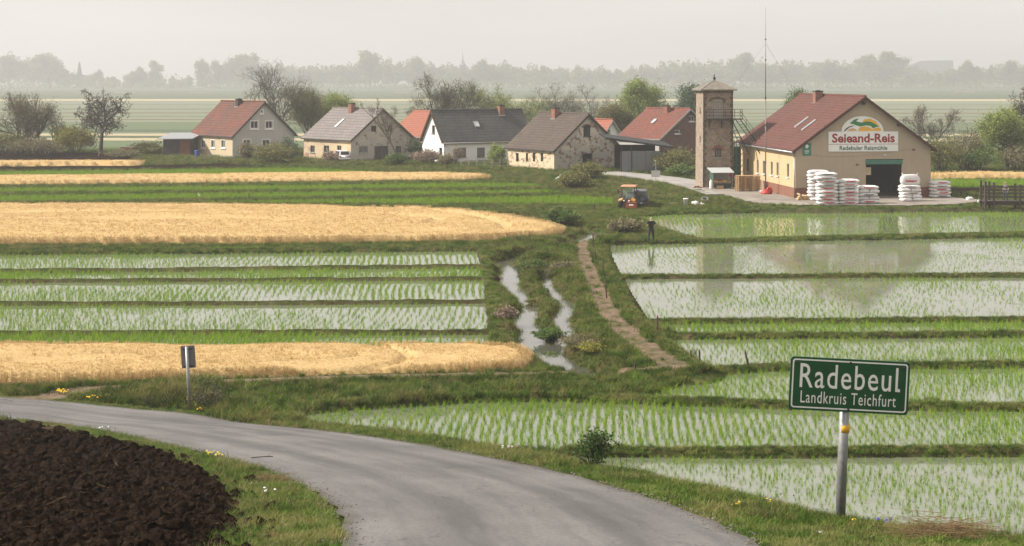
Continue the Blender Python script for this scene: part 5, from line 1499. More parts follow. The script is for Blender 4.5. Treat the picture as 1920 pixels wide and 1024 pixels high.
# ================================================================== the brick tower with its outside stairs
def tower():
    th = 7; zg = VG + 0.06
    C = np.array(PX(1318, 351.5, zg)[:2]); g = np.array([math.cos(R(th)), math.sin(R(th))]); l = np.array([-math.sin(R(th)), math.cos(R(th))])
    k = (1375.5 - 960) / F; W = (k * C[1] - C[0]) / (g[0] - k * g[1]); D = 3.3
    sc = C[1] / F; H = (351.5 - 167.5) * sc
    rt = empty("brick_tower", (C[0], C[1], zg), R(th), "tall narrow weathered brick tower with pyramid roof and balcony", "tower")
    mb_ = brick_mat("tower_brick", (0.37, 0.275, 0.20), (0.27, 0.195, 0.14), (0.46, 0.41, 0.34), 0.34, 0.13, (0.11, 0.092, 0.08), 0.7)
    quoin = brick_mat("dark_quoin_brick", (0.16, 0.085, 0.06), (0.11, 0.062, 0.048), (0.30, 0.25, 0.20), 0.3, 0.13, (0.05, 0.04, 0.035), 0.5)
    Z = lambda py: (351.5 - py) * sc
    U = lambda px: ((px - 960.0) / F * C[1] - C[0]) / (g[0] - (px - 960.0) / F * g[1])
    b = 0.07   # batter
    def to3(u, z, d): return (u, d + b * z / H, z)
    dx0, dx1, dz0, dz1 = U(1334.5), U(1356.5), Z(222), Z(190); wx0, wx1, wz0, wz1 = U(1340), U(1353), Z(295), Z(282)
    m = MB(); wall(m, [(0, 0), (W, 0), (W - b, H), (b, H)], [(dx0, dx1, dz0, dz1), (wx0, wx1, wz0, wz1)], to3, 0.22); m.build("wall", mb_, rt)
    m = MB()
    m.face([(0, D, 0), (0, 0, 0), (b, b, H), (b, D - b, H)], 0, [(0, 0), (D, 0), (D, H), (0, H)]); m.build("wall", mb_, rt)
    m = MB(); m.face([(W, 0, 0), (W, D, 0), (W - b, D - b, H), (W - b, b, H)], 0, [(0, 0), (D, 0), (D, H), (0, H)]); m.build("wall", mb_, rt)
    m = MB(); m.face([(W, D, 0), (0, D, 0), (b, D - b, H), (W - b, D - b, H)], 0, [(0, 0), (W, 0), (W, H), (0, H)]); m.build("wall", mb_, rt)
    # toothed quoins down both edges of the front
    for x0, s in ((0.0, 1), (W, -1)):
        m = MB(); n = 28
        for i in range(n):
            z0 = H * i / n + 0.01; z1 = H * (i + 1) / n - 0.02; w = 0.34 if i % 2 else 0.2; y = b * z0 / H; ins = b * z0 / H
            a = x0 + s * ins
            m.box((min(a - s * 0.02, a + s * w), y - 0.03, z0), (max(a - s * 0.02, a + s * w), y + 0.004, z1))
        m.build("quoins", quoin, rt)
    def arch(x0, x1, z, rise, t, y, mat, nm, n=9):
        m = MB(); um, ru = (x0 + x1) / 2, (x1 - x0) / 2
        P = lambda a, k: (um - (ru + k) * math.cos(a), z + (rise + k) * math.sin(a))
        for i in range(n):
            a0, a1 = math.pi * (i + 0.06) / n, math.pi * (i + 0.94) / n
            p, q, r_, s_ = P(a0, 0), P(a1, 0), P(a1, t), P(a0, t)
            m.hexa([(p[0], y - 0.05, p[1]), (q[0], y - 0.05, q[1]), (q[0], y, q[1]), (p[0], y, p[1]), (s_[0], y - 0.05, s_[1]), (r_[0], y - 0.05, r_[1]), (r_[0], y, r_[1]), (s_[0], y, s_[1])])
        m.build(nm, mat, rt)
    yb = lambda z: b * z / H
    arch(dx0, dx1, dz1, 0.22, 0.28, yb(dz1) - 0.003, quoin, "door_arch"); arch(wx0 - 0.03, wx1 + 0.03, wz1, 0.3, 0.28, yb(wz1) - 0.003, M_CHIM, "window_arch")
    m = MB(); m.prism([((dx0 + dx1) / 2 - (dx1 - dx0) / 2 * math.cos(math.pi * i / 9), dz1 + 0.22 * math.sin(math.pi * i / 9)) for i in range(10)], yb(dz1) - 0.03, yb(dz1) - 0.004); m.build("door_head", flat("grey_boards", (0.34, 0.31, 0.27), 0.9, var=0.25), rt)
    m = MB(); n = 5
    for i in range(n): m.box((dx0 + (dx1 - dx0) * i / n + 0.008, 0.12 + yb(dz0), dz0), (dx0 + (dx1 - dx0) * (i + 1) / n - 0.008, 0.17 + yb(dz0), dz1))
    m.build("door", flat("grey_door_boards", (0.33, 0.30, 0.265), 0.9, var=0.2), rt)
    m = MB(); m.box((wx0, 0.10 + yb(wz0), wz0), (wx1, 0.13 + yb(wz0), wz1 + 0.02)); w = m.build("window", M_GLASS, rt)
    m = MB()
    for t in (0.0, 0.33, 0.66, 1.0): x = wx0 + (wx1 - wx0) * t; m.box((x - 0.025, 0.06 + yb(wz0), wz0), (x + 0.025, 0.095 + yb(wz0), wz1))
    m.build("window_bars", M_TRIMG, w)
    m = MB(); m.prism([((wx0 + wx1) / 2 - (wx1 - wx0) / 2 * math.cos(math.pi * i / 9), wz1 + 0.3 * math.sin(math.pi * i / 9)) for i in range(10)], yb(wz1) - 0.02, yb(wz1) - 0.004); m.build("window_head", M_GLASS, w)
    m = MB(); m.box((wx0 - 0.15, yb(wz0) - 0.12, wz0 - 0.12), (wx1 + 0.15, yb(wz0) - 0.005, wz0 - 0.01)); m.build("window_sill", M_TRIMG, rt)
    # slits in the narrow side
    for py in (208, 262): m = MB(); m.box((-0.03 + yb(Z(py)), D * 0.35, Z(py) - 0.35), (0.03, D * 0.43, Z(py) + 0.35)); m.build("slit", M_TRIMD, rt)
    # pyramid roof
    mz = flat("weathered_sheet_roof", (0.21, 0.185, 0.15), 0.6, 0.2, 0.3, 3.0)
    o = 0.38; ap = (W / 2, D / 2, H + (167.5 - 151.5) * sc + 0.1)
    cs = [(-o + b, -o + b, H - 0.02), (W + o - b, -o + b, H - 0.02), (W + o - b, D + o - b, H - 0.02), (-o + b, D + o - b, H - 0.02)]
    m = MB()
    for i in range(4): m.face([cs[i], cs[(i + 1) % 4], ap])
    m.face([(x, y, z - 0.12) for x, y, z in reversed(cs)])
    for i in range(4):
        a, c = cs[i], cs[(i + 1) % 4]; m.face([(a[0], a[1], a[2] - 0.12), (c[0], c[1], c[2] - 0.12), c, a])
    ro = m.build("roof", mz, rt)
    m = MB()
    for i in range(4): m.bar(cs[i], ap, 0.09, 0.07)
    for i in range(4):
        a, c = Vector(cs[i]), Vector(cs[(i + 1) % 4])
        for t in (0.25, 0.5, 0.75): m.bar(a.lerp(c, t), a.lerp(c, t).lerp(Vector(ap), 0.93 if t == 0.5 else 0.48), 0.04, 0.05)
    m.build("roof_seams", flat("roof_seam_metal", (0.27, 0.245, 0.21), 0.6, 0.2), ro)
    m = MB(); m.lathe([(0.16, 0), (0.10, 0.12), (0.17, 0.22), (0.15, 0.34), (0.06, 0.42), (0.05, 0.62), (0.01, 0.75)], (ap[0], ap[1], ap[2] - 0.1), 10); m.build("finial", M_TRIMD, ro, smooth=True)
    m = MB(); m.box((-0.06 + b, -0.06 + b, H - 0.42), (W + 0.06 - b, b - 0.006, H - 0.16)); m.build("cornice", quoin, rt)
    # balcony
    zb = Z(222.5); mw = flat("weathered_steel", (0.055, 0.052, 0.048), 0.7, 0.5, 0.3); bl, br, bo = U(1321), W + 0.75, -0.85
    m = MB(); m.box((bl, bo, zb - 0.09), (br, -0.002 + yb(zb), zb)); bal = m.build("balcony_deck", mw, rt)
    for x in (bl + 0.5, U(1353), W - 0.15):
        m = MB(); m.bar((x, yb(zb) - 0.02, zb - 1.0), (x, bo + 0.1, zb - 0.1), 0.06); m.bar((x, yb(zb) - 0.03, zb - 1.1), (x, yb(zb) - 0.03, zb - 0.09), 0.06); m.build("bracket", mw, bal)
    for x in (bl + 0.03, U(1334), U(1356), W - 0.1, br - 0.03):
        m = MB(); m.bar((x, bo + 0.04, zb), (x, bo + 0.04, zb + 1.0), 0.05); m.build("railing_post", mw, bal)
    for zz in (0.35, 0.68, 1.0):
        m = MB(); m.bar((bl + 0.03, bo + 0.04, zb + zz), (br - 0.03, bo + 0.04, zb + zz), 0.04); m.build("rail", mw, bal)
    # stair flights: a steep ladder near the wall and a long flight down to the mill eave
    st = empty("steel_stairs", (C[0], C[1], zg), R(th), "rusty steel stair flights running from the tower balcony towards the mill", "stairs")
    def far_end(px, z, yy):
        k = (px - 960.0) / F; return ((k * (C[1] + l[1] * yy) - (C[0] + l[0] * yy)) / (g[0] - k * g[1]), yy, z)
    def flight(p, q, width, n, rail):
        p = Vector(p); q = Vector(q); d = q - p; wv = Vector((-d.y, d.x, 0)).normalized() * width
        for s in (0, 1):
            m = MB(); m.bar(p + wv * s, q + wv * s, 0.045, 0.09); m.build("stringer", mw, st)
        for i in range(1, n):
            a = p + d * (i / n); m = MB(); m.bar(a + wv * 0.04, a + wv * 0.96, 0.20, 0.035); m.build("tread", mw, st)
        if rail:
            for hh in (0.5, 0.95):
                m = MB(); m.bar(p + wv + Vector((0, 0, hh)), q + wv + Vector((0, 0, hh * 0.9)), 0.035); m.build("handrail", mw, st)
            for t in (0.02, 0.25, 0.5, 0.75, 0.97):
                a = p + d * t + wv; m = MB(); m.bar(a, a + Vector((0, 0, 0.93)), 0.035); m.build("railing_post", mw, st)
    flight(far_end(1378, zb, bo + 0.1), far_end(1428, Z(290), bo - 2.6), 0.85, 13, True)
    flight(far_end(1364, zb - 0.1, bo - 0.05), far_end(1397, Z(289), bo - 1.9), 0.75, 10, False)
    for px in (1396, 1427):      # feet that carry the lower ends
        a = far_end(px, 0, bo - (1.9 if px == 1396 else 2.6)); m = MB(); m.bar((a[0], a[1], 0), (a[0], a[1], Z(290)), 0.05); m.build("prop", mw, st)
    # green lattice scaffold that carries them
    sc_ = empty("green_scaffold", (C[0] + g[0] * (W + 0.12) - l[0] * 0.1, C[1] + g[1] * (W + 0.12) - l[1] * 0.1, zg), R(th), "dark green lattice scaffold standing between tower and mill", "scaffold")
    mg = flat("dark_green_steel", (0.035, 0.075, 0.05), 0.6, 0.2, 0.3); w, hh = 0.72, Z(262)
    for x in (0, w):
        for y in (-0.6, 0.3): m = MB(); m.bar((x, y, 0), (x, y, hh), 0.06); m.build("upright", mg, sc_)
    for i in range(8):
        z = hh * (i + 0.6) / 8
        m = MB(); m.box((0.03, -0.6, z - 0.02), (w - 0.03, 0.3, z + 0.02)); m.build("platform", mg, sc_)
    for i in range(0, 8, 2):
        m = MB(); m.bar((0, -0.62, hh * i / 8 + 0.05), (w, -0.62, hh * (i + 2) / 8), 0.03); m.build("brace", mg, sc_)
    m = MB(); m.box((0.04, 0.32, 0.1), (w - 0.04, 0.35, hh * 0.85)); m.build("mesh_panel", flat("green_mesh", (0.045, 0.10, 0.065), 0.8), sc_)
    return C, g, l, W, sc
TW = tower()

# ================================================================== mast
def mast():
    p = PX(1435.5, 364, VG + 0.06); sc = p[1] / F; H = (364 - 43) * sc
    rt = empty("radio_mast", p, 0, "very tall thin steel mast with red base in front of the mill's side wall", "mast")
    ms = flat("mast_steel", (0.20, 0.17, 0.155), 0.6, 0.5)
    q = MB(); q.tube((0, 0, 0.3), (0, 0, H * 0.55), 0.065, 0.055); q.tube((0, 0, H * 0.55), (0, 0, H), 0.045, 0.025); q.build("pole", ms, rt, smooth=True)
    for t in (0.18, 0.4, 0.56, 0.78, 0.9): q = MB(); q.tube((0, 0, H * t), (0, 0, H * t + 0.12), 0.085); q.build("joint", M_TRIMD, rt)
    q = MB(); q.tube((0, 0, H), (0, 0, H + 1.6), 0.010); q.build("antenna", ms, rt)
    mr = flat("red_base_paint", (0.42, 0.035, 0.03), 0.55)
    q = MB(); q.lathe([(0.48, 0.0), (0.50, 0.12), (0.36, 0.30), (0.2, 0.42), (0.1, 0.5)], (0, 0, 0.0), 14); q.build("base", mr, rt, smooth=True)
    q = MB(); q.lathe([(0.3, 0.05), (0.34, 0.3), (0.26, 0.62), (0.1, 0.72)], (0.42, 0.25, 0.0), 12); q.build("cable_drum", mr, rt, smooth=True)
    for e in ((5.4, 5.0, 7.6), (-9.0, 14, 0.2), (10, 22, 6.0)):
        q = MB(); q.tube((0, 0, H * 0.88), e, 0.007, n=4); q.build("guy_wire", ms, rt)
mast()
# ================================================================== trees and shrubs
def tube_mesh(segs, mats, leaf=None, name="tree"):
    """segs: list of (p, q, r0, r1); thick ones five sided, thin ones three sided. leaf: (points, sizes) of small leaf faces"""
    V = []; Fq = []; MI = []; off = 0
    A = np.array([s[0] for s in segs], float).reshape(-1, 3); B = np.array([s[1] for s in segs], float).reshape(-1, 3)
    r0 = np.array([s[2] for s in segs], float); r1 = np.array([s[3] for s in segs], float)
    if len(segs):
        D = B - A; D /= (np.linalg.norm(D, axis=1, keepdims=True) + 1e-9)
        up = np.where(np.abs(D[:, 2:3]) < 0.9, np.array([[0, 0, 1.0]]), np.array([[1.0, 0, 0]]))
        a = np.cross(D, up); a /= np.linalg.norm(a, axis=1, keepdims=True); b = np.cross(D, a)
        for n, m in ((6, r0 > 0.06), (3, r0 <= 0.06)):
            k = int(m.sum())
            if not k: continue
            t = np.arange(n) * 2 * math.pi / n
            ring = a[m][:, None, :] * np.cos(t)[None, :, None] + b[m][:, None, :] * np.sin(t)[None, :, None]
            v0 = A[m][:, None, :] + ring * r0[m][:, None, None]; v1 = B[m][:, None, :] + ring * r1[m][:, None, None]
            V.append(np.concatenate([v0, v1], 1).reshape(-1, 3))
            base = off + np.arange(k)[:, None] * 2 * n; j = np.arange(n)[None]; j2 = (j + 1) % n
            Fq.append(np.stack([base + j, base + j2, base + n + j2, base + n + j], 2).reshape(-1, 4)); MI.append(np.zeros(k * n, int))
            off += k * 2 * n
    if leaf is not None and len(leaf[0]):
        P, S = leaf; k = len(P)
        u = rng.normal(size=(k, 3)); u /= np.linalg.norm(u, axis=1, keepdims=True); w = rng.normal(size=(k, 3)); w = np.cross(u, w); w /= np.linalg.norm(w, axis=1, keepdims=True)
        S = S[:, None]
        q = np.stack([P - u * S, P + w * S * 0.55, P + u * S, P - w * S * 0.55], 1).reshape(-1, 3)
        V.append(q); Fq.append(off + np.arange(k * 4).reshape(-1, 4)); MI.append(np.full(k, 1 if len(mats) > 1 else 0))
    return mesh_np(name, np.vstack(V), np.vstack(Fq), mats, mi=np.concatenate(MI))

def grow(seed, H, r, spread=0.6, levels=4, trunk=0.3, kids=(5, 5, 4, 3), up=0.25, crook=0.18, ratio=0.62, twig=0.02, stems=1, width=1.0):
    rd = random.Random(seed); trunk_s = []; crown_s = []; tips = []
    def vec(s): return Vector((rd.gauss(0, s), rd.gauss(0, s), rd.gauss(0, s)))
    def branch(p, d, ln, rad, lev):
        n = 4 if lev < 2 else 3
        q = p.copy(); dd = d.copy(); pts = [(q.copy(), dd.copy(), rad)]
        for i in range(n):
            dd = (dd + vec(crook * (1 + 0.3 * lev)) + Vector((0, 0, up * 0.25))).normalized()
            q2 = q + dd * (ln / n); t = (i + 1) / n; ra = rad * (1 - 0.55 * i / n); rb = rad * (1 - 0.55 * t) if lev < levels else rad * 0.5
            (trunk_s if lev < 2 else crown_s).append((q.copy(), q2.copy(), max(ra, twig), max(rb, twig * 0.8)))
            q = q2; pts.append((q.copy(), dd.copy(), rb))
        if lev >= levels: tips.append(q.copy()); tips.append((pts[1][0] + pts[2][0]) / 2); return
        k = kids[min(lev, len(kids) - 1)]
        a0 = rd.uniform(0, 6.28)
        for j in range(k):
            t = (trunk if lev == 0 else 0.25) + (1 - (trunk if lev == 0 else 0.25)) * (j + rd.uniform(0.2, 0.9)) / k
            i = min(n - 1, int(t * n)); f = t * n - i
            bp = pts[i][0].lerp(pts[min(n, i + 1)][0], min(1, f)); bd = pts[i][1]
            az = a0 + j * 2.4 + rd.uniform(-0.4, 0.4)
            side = bd.cross(Vector((math.cos(az), math.sin(az), 0.15))).normalized()
            an = spread * rd.uniform(0.7, 1.25)
            nd = (bd * math.cos(an) + side * math.sin(an)); nd.x *= width; nd.y *= width
            nd = (nd + Vector((0, 0, up))).normalized()
            branch(bp, nd, ln * ratio * rd.uniform(0.75, 1.15) * (1.15 - 0.35 * t), pts[i][2] * 0.62, lev + 1)
        branch(q, (dd + vec(0.1)).normalized(), ln * ratio * 0.8, rad * 0.45, lev + 1)
    for s in range(stems):
        d = Vector((rd.gauss(0, 0.05 + 0.22 * (stems > 1)), rd.gauss(0, 0.05 + 0.22 * (stems > 1)), 1)).normalized()
        branch(Vector((rd.gauss(0, 0.15 * (stems > 1)), rd.gauss(0, 0.15 * (stems > 1)), -0.1)), d, H * 0.48 * rd.uniform(0.85, 1.05), r, 0)
    # bring the top to the wished height
    top = max(q[1].z for q in crown_s + trunk_s); k = H / top
    sc = lambda L: [(a * k, b * k, c, d) for a, b, c, d in L]
    return sc(trunk_s), sc(crown_s), [t * k for t in tips]

def leaves_at(tips, per, sig, size, seed=0, keep=1.0):
    r = np.random.default_rng(seed)
    T = np.array([tuple(t) for t in tips]); T = T[r.random(len(T)) < keep]
    P = np.repeat(T, per, 0) + r.normal(0, sig, (len(T) * per, 3))
    return P, size * r.uniform(0.6, 1.3, len(P))

def leaf_mat(name, cols, trans=0.3):
    m, nt, b = newmat(name); nb = NB(nt)
    p = nb.pos(); n = nb.noise(p, 0.9, 4, 0.7); n2 = nb.noise(p, 6, 2, 0.6)
    c = nb.ramp(nb.math('ADD', nb.math('MULTIPLY', n, 0.6), nb.math('MULTIPLY', n2, 0.4)), [(0.36, cols[0]), (0.5, cols[1]), (0.64, cols[2])])
    nb.put(b.inputs["Base Color"], c); b.inputs["Roughness"].default_value = 0.65; b.inputs["Specular IOR Level"].default_value = 0.2
    tr = nb.node("ShaderNodeBsdfTranslucent"); nb.put(tr.inputs[0], c); mx = nb.node("ShaderNodeMixShader"); mx.inputs[0].default_value = trans
    nt.links.new(b.outputs[0], mx.inputs[1]); nt.links.new(tr.outputs[0], mx.inputs[2]); nt.links.new(mx.outputs[0], nt.nodes["Material Output"].inputs[0])
    return m
M_BARK = flat("grey_brown_bark", (0.12, 0.108, 0.092), 0.95, var=0.35, scale=3, bump=0.4)
M_BARKD = flat("dark_bark", (0.055, 0.046, 0.038), 0.95, var=0.35, scale=3, bump=0.4)
M_LF_SPRING = leaf_mat("spring_leaves", [(0.14, 0.19, 0.045), (0.24, 0.30, 0.075), (0.34, 0.38, 0.13)])
M_LF_OLIVE = leaf_mat("olive_leaves", [(0.11, 0.12, 0.042), (0.18, 0.18, 0.062), (0.26, 0.24, 0.09)])
M_LF_GREEN = leaf_mat("green_leaves", [(0.06, 0.10, 0.028), (0.11, 0.17, 0.045), (0.19, 0.25, 0.075)])
M_LF_BLUE = leaf_mat("grey_green_leaves", [(0.07, 0.11, 0.065), (0.11, 0.155, 0.09), (0.16, 0.20, 0.12)])
M_LF_BUD = leaf_mat("brown_buds", [(0.14, 0.125, 0.07), (0.21, 0.19, 0.105), (0.29, 0.265, 0.15)])
M_LF_PINK = leaf_mat("reddish_buds", [(0.20, 0.145, 0.11), (0.30, 0.22, 0.165), (0.40, 0.31, 0.24)])
M_LF_YEL = leaf_mat("yellow_green_leaves", [(0.17, 0.17, 0.035), (0.27, 0.26, 0.055), (0.36, 0.33, 0.09)])

def tree(name, label, px, py, zg, top_py, seed, bark=None, leaf=None, per=0, sig=0.35, size=0.10, keep=1.0, rad=0.2, cat="tree", group=None, z=None, **kw):
    p = PX(px, py, zg) if z is None else (px, py, zg)
    H = (py - top_py) * p[1] / F if z is None else top_py
    bark = bark or M_BARK
    a, b, tips = grow(seed, H, rad, **kw)
    rt = empty(name, p, (seed * 1.7) % 6.28, label, cat, group)
    link("trunk", tube_mesh(a, [bark], None, "trunk"), rt)
    lf = leaves_at(tips, per, sig, size, seed, keep) if leaf and per else None
    link("crown", tube_mesh(b, [bark, leaf] if leaf else [bark], lf, "crown"), rt)
    return rt

G_V = "trees about the village"
V1 = dict(zg=1.0)
# left group
tree("orchard_tree", "dark gnarled bare orchard tree with wide spreading crown", 188, 291, VG, 164, 3, M_BARKD, None, rad=0.34, levels=4, kids=(7, 6, 5, 3), spread=0.85, trunk=0.42, up=0.10, crook=0.26, ratio=0.62, twig=0.035, group=G_V)
tree("budding_tree", "dense twiggy tree with brown buds at the left picture edge", 35, 288, VG, 172, 5, M_BARKD, M_LF_BUD, 2, 0.5, 0.09, rad=0.22, levels=4, kids=(7, 5, 4, 3), spread=0.5, trunk=0.15, up=0.32, stems=3, twig=0.02, group=G_V)
tree("poplar_tree", "slim bare upright tree between the orchard and the budding tree", 80, 284, VG, 175, 8, M_BARKD, M_LF_BUD, 2, 0.35, 0.09, rad=0.25, levels=3, kids=(14, 4, 3), spread=0.32, trunk=0.1, up=0.7, ratio=0.35, twig=0.02, width=0.5, group=G_V)
tree("young_tree", "small thin bare tree right of the slim upright tree", 100, 287, VG, 212, 9, M_BARK, None, rad=0.12, levels=3, kids=(6, 4, 4), spread=0.6, trunk=0.25, up=0.35, twig=0.03, stems=2, group=G_V)
def bush(name, label, px, py, zg, w, h, seed, leaf, n=2600, size=0.13, bark=None, cat="shrub", group=None, tw=40):
    """low shrub: many stems from the ground with leaves through an uneven volume"""
    p = PX(px, py, zg); rd = random.Random(seed); r = np.random.default_rng(seed)
    rt = empty(name, p, 0, label, cat, group); segs = []; tips = []
    for i in range(tw):
        a = rd.uniform(0, 6.283); rr = rd.random() ** 0.5; hh = h * (1 - 0.45 * rr ** 2) * rd.uniform(0.55, 1.08)
        e = Vector((math.cos(a) * rr * w / 2, math.sin(a) * rr * w / 2, hh)); s0 = Vector((e.x * 0.25, e.y * 0.25, -0.05)); mid = s0.lerp(e, 0.55) + Vector((rd.gauss(0, .1), rd.gauss(0, .1), 0.08 * h))
        segs += [(s0, mid, 0.03, 0.022), (mid, e, 0.022, 0.012)]; tips += [e, mid.lerp(e, 0.5), mid]
        for k in range(3):
            f = mid.lerp(e, rd.random()) ; q = f + Vector((rd.gauss(0, w * .08), rd.gauss(0, w * .08), rd.uniform(0, h * .16))); segs.append((f, q, 0.012, 0.008)); tips.append(q)
    link("stems", tube_mesh(segs, [bark or M_BARKD], None, "stems"), rt)
    T = np.array([tuple(t) for t in tips]); k = max(1, n // len(T)); P = np.repeat(T, k, 0) + r.normal(0, 1, (len(T) * k, 3)) * np.array([w * .07, w * .07, h * .075])
    P = P[P[:, 2] > 0.02]
    link("foliage", tube_mesh([], [leaf], (P, size * r.uniform(.6, 1.3, len(P))), "foliage"), rt)
    return rt
bush("yellow_green_bush", "rounded yellow-green bush left of the orchard tree", 140, 289, VG * 0.8, 6.4, 4.6, 21, M_LF_YEL, 7000, 0.14, group="shrubs along the village")
bush("grey_bush", "low grey-brown bush at the foot of the slim upright tree", 70, 291, VG * 0.8, 8.5, 2.6, 22, M_LF_BUD, 4500, 0.15, group="shrubs along the village")
bush("grey_green_bush", "long grey-green bush at the far left edge under the budding tree", 12, 289, VG * 0.8, 7.5, 3.6, 23, M_LF_OLIVE, 5000, 0.15, group="shrubs along the village")
bush("hedge_bush", "dull green hedge left of the plank shed", 275, 292, VG * 0.8, 5.4, 2.0, 24, M_LF_OLIVE, 4200, 0.13, group="shrubs along the village")
bush("brown_bush", "brownish low bush in front of the hedge by the shed", 235, 296, VG * 0.8, 4.6, 1.2, 25, M_LF_BUD, 2200, 0.13, group="shrubs along the village")
# behind the houses
tree("tall_tree", "tall bare tree with broad airy crown behind the two left houses", 527, 280, VG, 106, 31, M_BARK, M_LF_BUD, 1, 0.5, 0.07, rad=0.36, levels=5, kids=(8, 5, 4, 2, 1), spread=0.72, trunk=0.22, up=0.2, ratio=0.72, twig=0.016, group=G_V)
tree("thicket_tree", "olive budding many-stemmed tree behind the grey roof's left end", 580, 278, VG, 160, 32, M_BARK, M_LF_OLIVE, 3, 0.5, 0.09, rad=0.14, levels=4, kids=(6, 5, 4, 3), spread=0.42, trunk=0.15, up=0.45, stems=4, twig=0.018, group=G_V)
tree("green_tree", "fresh green low tree rising over the grey roof beside its chimney", 633, 274, VG, 177, 33, M_BARK, M_LF_SPRING, 7, 0.5, 0.13, rad=0.18, levels=4, kids=(6, 5, 4, 3), spread=0.75, trunk=0.2, up=0.15, stems=2, twig=0.028, group=G_V)
tree("bare_street_tree", "thin bare tree standing before the derelict house's right end", 752, 308, VG, 184, 34, M_BARK, M_LF_PINK, 1, 0.3, 0.05, rad=0.16, levels=4, kids=(8, 4, 3, 3), spread=0.42, trunk=0.25, up=0.45, ratio=0.5, twig=0.016, group=G_V)
tree("brown_tree", "broad brown budding tree behind the white house's dark roof", 835, 274, VG, 132, 35, M_BARKD, M_LF_BUD, 2, 0.45, 0.08, rad=0.24, levels=4, kids=(7, 5, 4, 3), spread=0.7, trunk=0.15, up=0.22, stems=3, twig=0.022, group=G_V)
tree("light_green_tree", "light green tree behind the right end of the dark roof", 928, 274, VG, 158, 36, M_BARK, M_LF_SPRING, 6, 0.5, 0.12, rad=0.2, levels=4, kids=(6, 5, 4, 3), spread=0.8, trunk=0.2, up=0.12, stems=2, twig=0.03, keep=0.8, group=G_V)
tree("grey_tree", "grey leafless tree with fine twigs behind the mossy brown roof", 1052, 270, VG, 150, 37, M_BARK, M_LF_BUD, 1, 0.4, 0.06, rad=0.26, levels=5, kids=(7, 5, 3, 3, 1), spread=0.85, trunk=0.15, up=0.08, stems=2, ratio=0.7, twig=0.016, group=G_V)
tree("greyish_tree", "grey leafless tree right of the one with fine twigs, over the torn gable", 1108, 268, VG, 156, 38, M_BARK, M_LF_BUD, 1, 0.4, 0.06, rad=0.24, levels=5, kids=(7, 5, 3, 3, 1), spread=0.85, trunk=0.18, up=0.08, ratio=0.7, twig=0.016, group=G_V)
tree("olive_tree", "low olive-green tree between the torn gable and the brick house", 1148, 285, VG, 196, 39, M_BARK, M_LF_OLIVE, 5, 0.5, 0.11, rad=0.16, levels=4, kids=(6, 5, 4, 3), spread=0.5, trunk=0.2, up=0.35, stems=2, twig=0.026, group=G_V)
tree("round_tree", "round bright green tree behind the brick house", 1216, 270, VG, 154, 40, M_BARK, M_LF_SPRING, 10, 0.55, 0.16, rad=0.3, levels=4, kids=(7, 6, 4, 3), spread=0.7, trunk=0.2, up=0.2, twig=0.03, group=G_V)
tree("blue_green_tree", "blue-green tree half hidden behind the tower", 1290, 268, VG, 162, 41, M_BARK, M_LF_BLUE, 10, 0.55, 0.17, rad=0.3, levels=4, kids=(7, 6, 4, 3), spread=0.65, trunk=0.2, up=0.25, twig=0.03, group=G_V)
tree("sprig_tree", "leafy treetop showing over the mill roof's left slope", 1487, 285, VG, 168, 42, M_BARK, M_LF_GREEN, 7, 0.4, 0.14, rad=0.2, levels=4, kids=(6, 5, 4, 3), spread=0.6, trunk=0.3, up=0.2, twig=0.03, keep=0.7, group=G_V)
tree("open_tree", "thin open tree with pinkish buds right of the mill roof", 1742, 300, VG, 194, 43, M_BARK, M_LF_PINK, 1, 0.3, 0.07, rad=0.16, levels=4, kids=(6, 5, 4, 3), spread=0.6, trunk=0.25, up=0.25, stems=2, twig=0.018, group=G_V)
tree("willow_tree", "spreading yellow-green tree at the right picture edge", 1888, 318, VG, 203, 44, M_BARKD, M_LF_SPRING, 7, 0.42, 0.12, rad=0.3, levels=4, kids=(7, 6, 4, 3), spread=0.75, trunk=0.2, up=0.12, twig=0.026, group=G_V)
tree("dark_bare_tree", "dark bare tree cut by the right picture edge", 1930, 300, VG, 160, 45, M_BARKD, None, rad=0.3, levels=4, kids=(7, 6, 5, 3), spread=0.75, trunk=0.3, up=0.12, crook=0.25, twig=0.034, group=G_V)
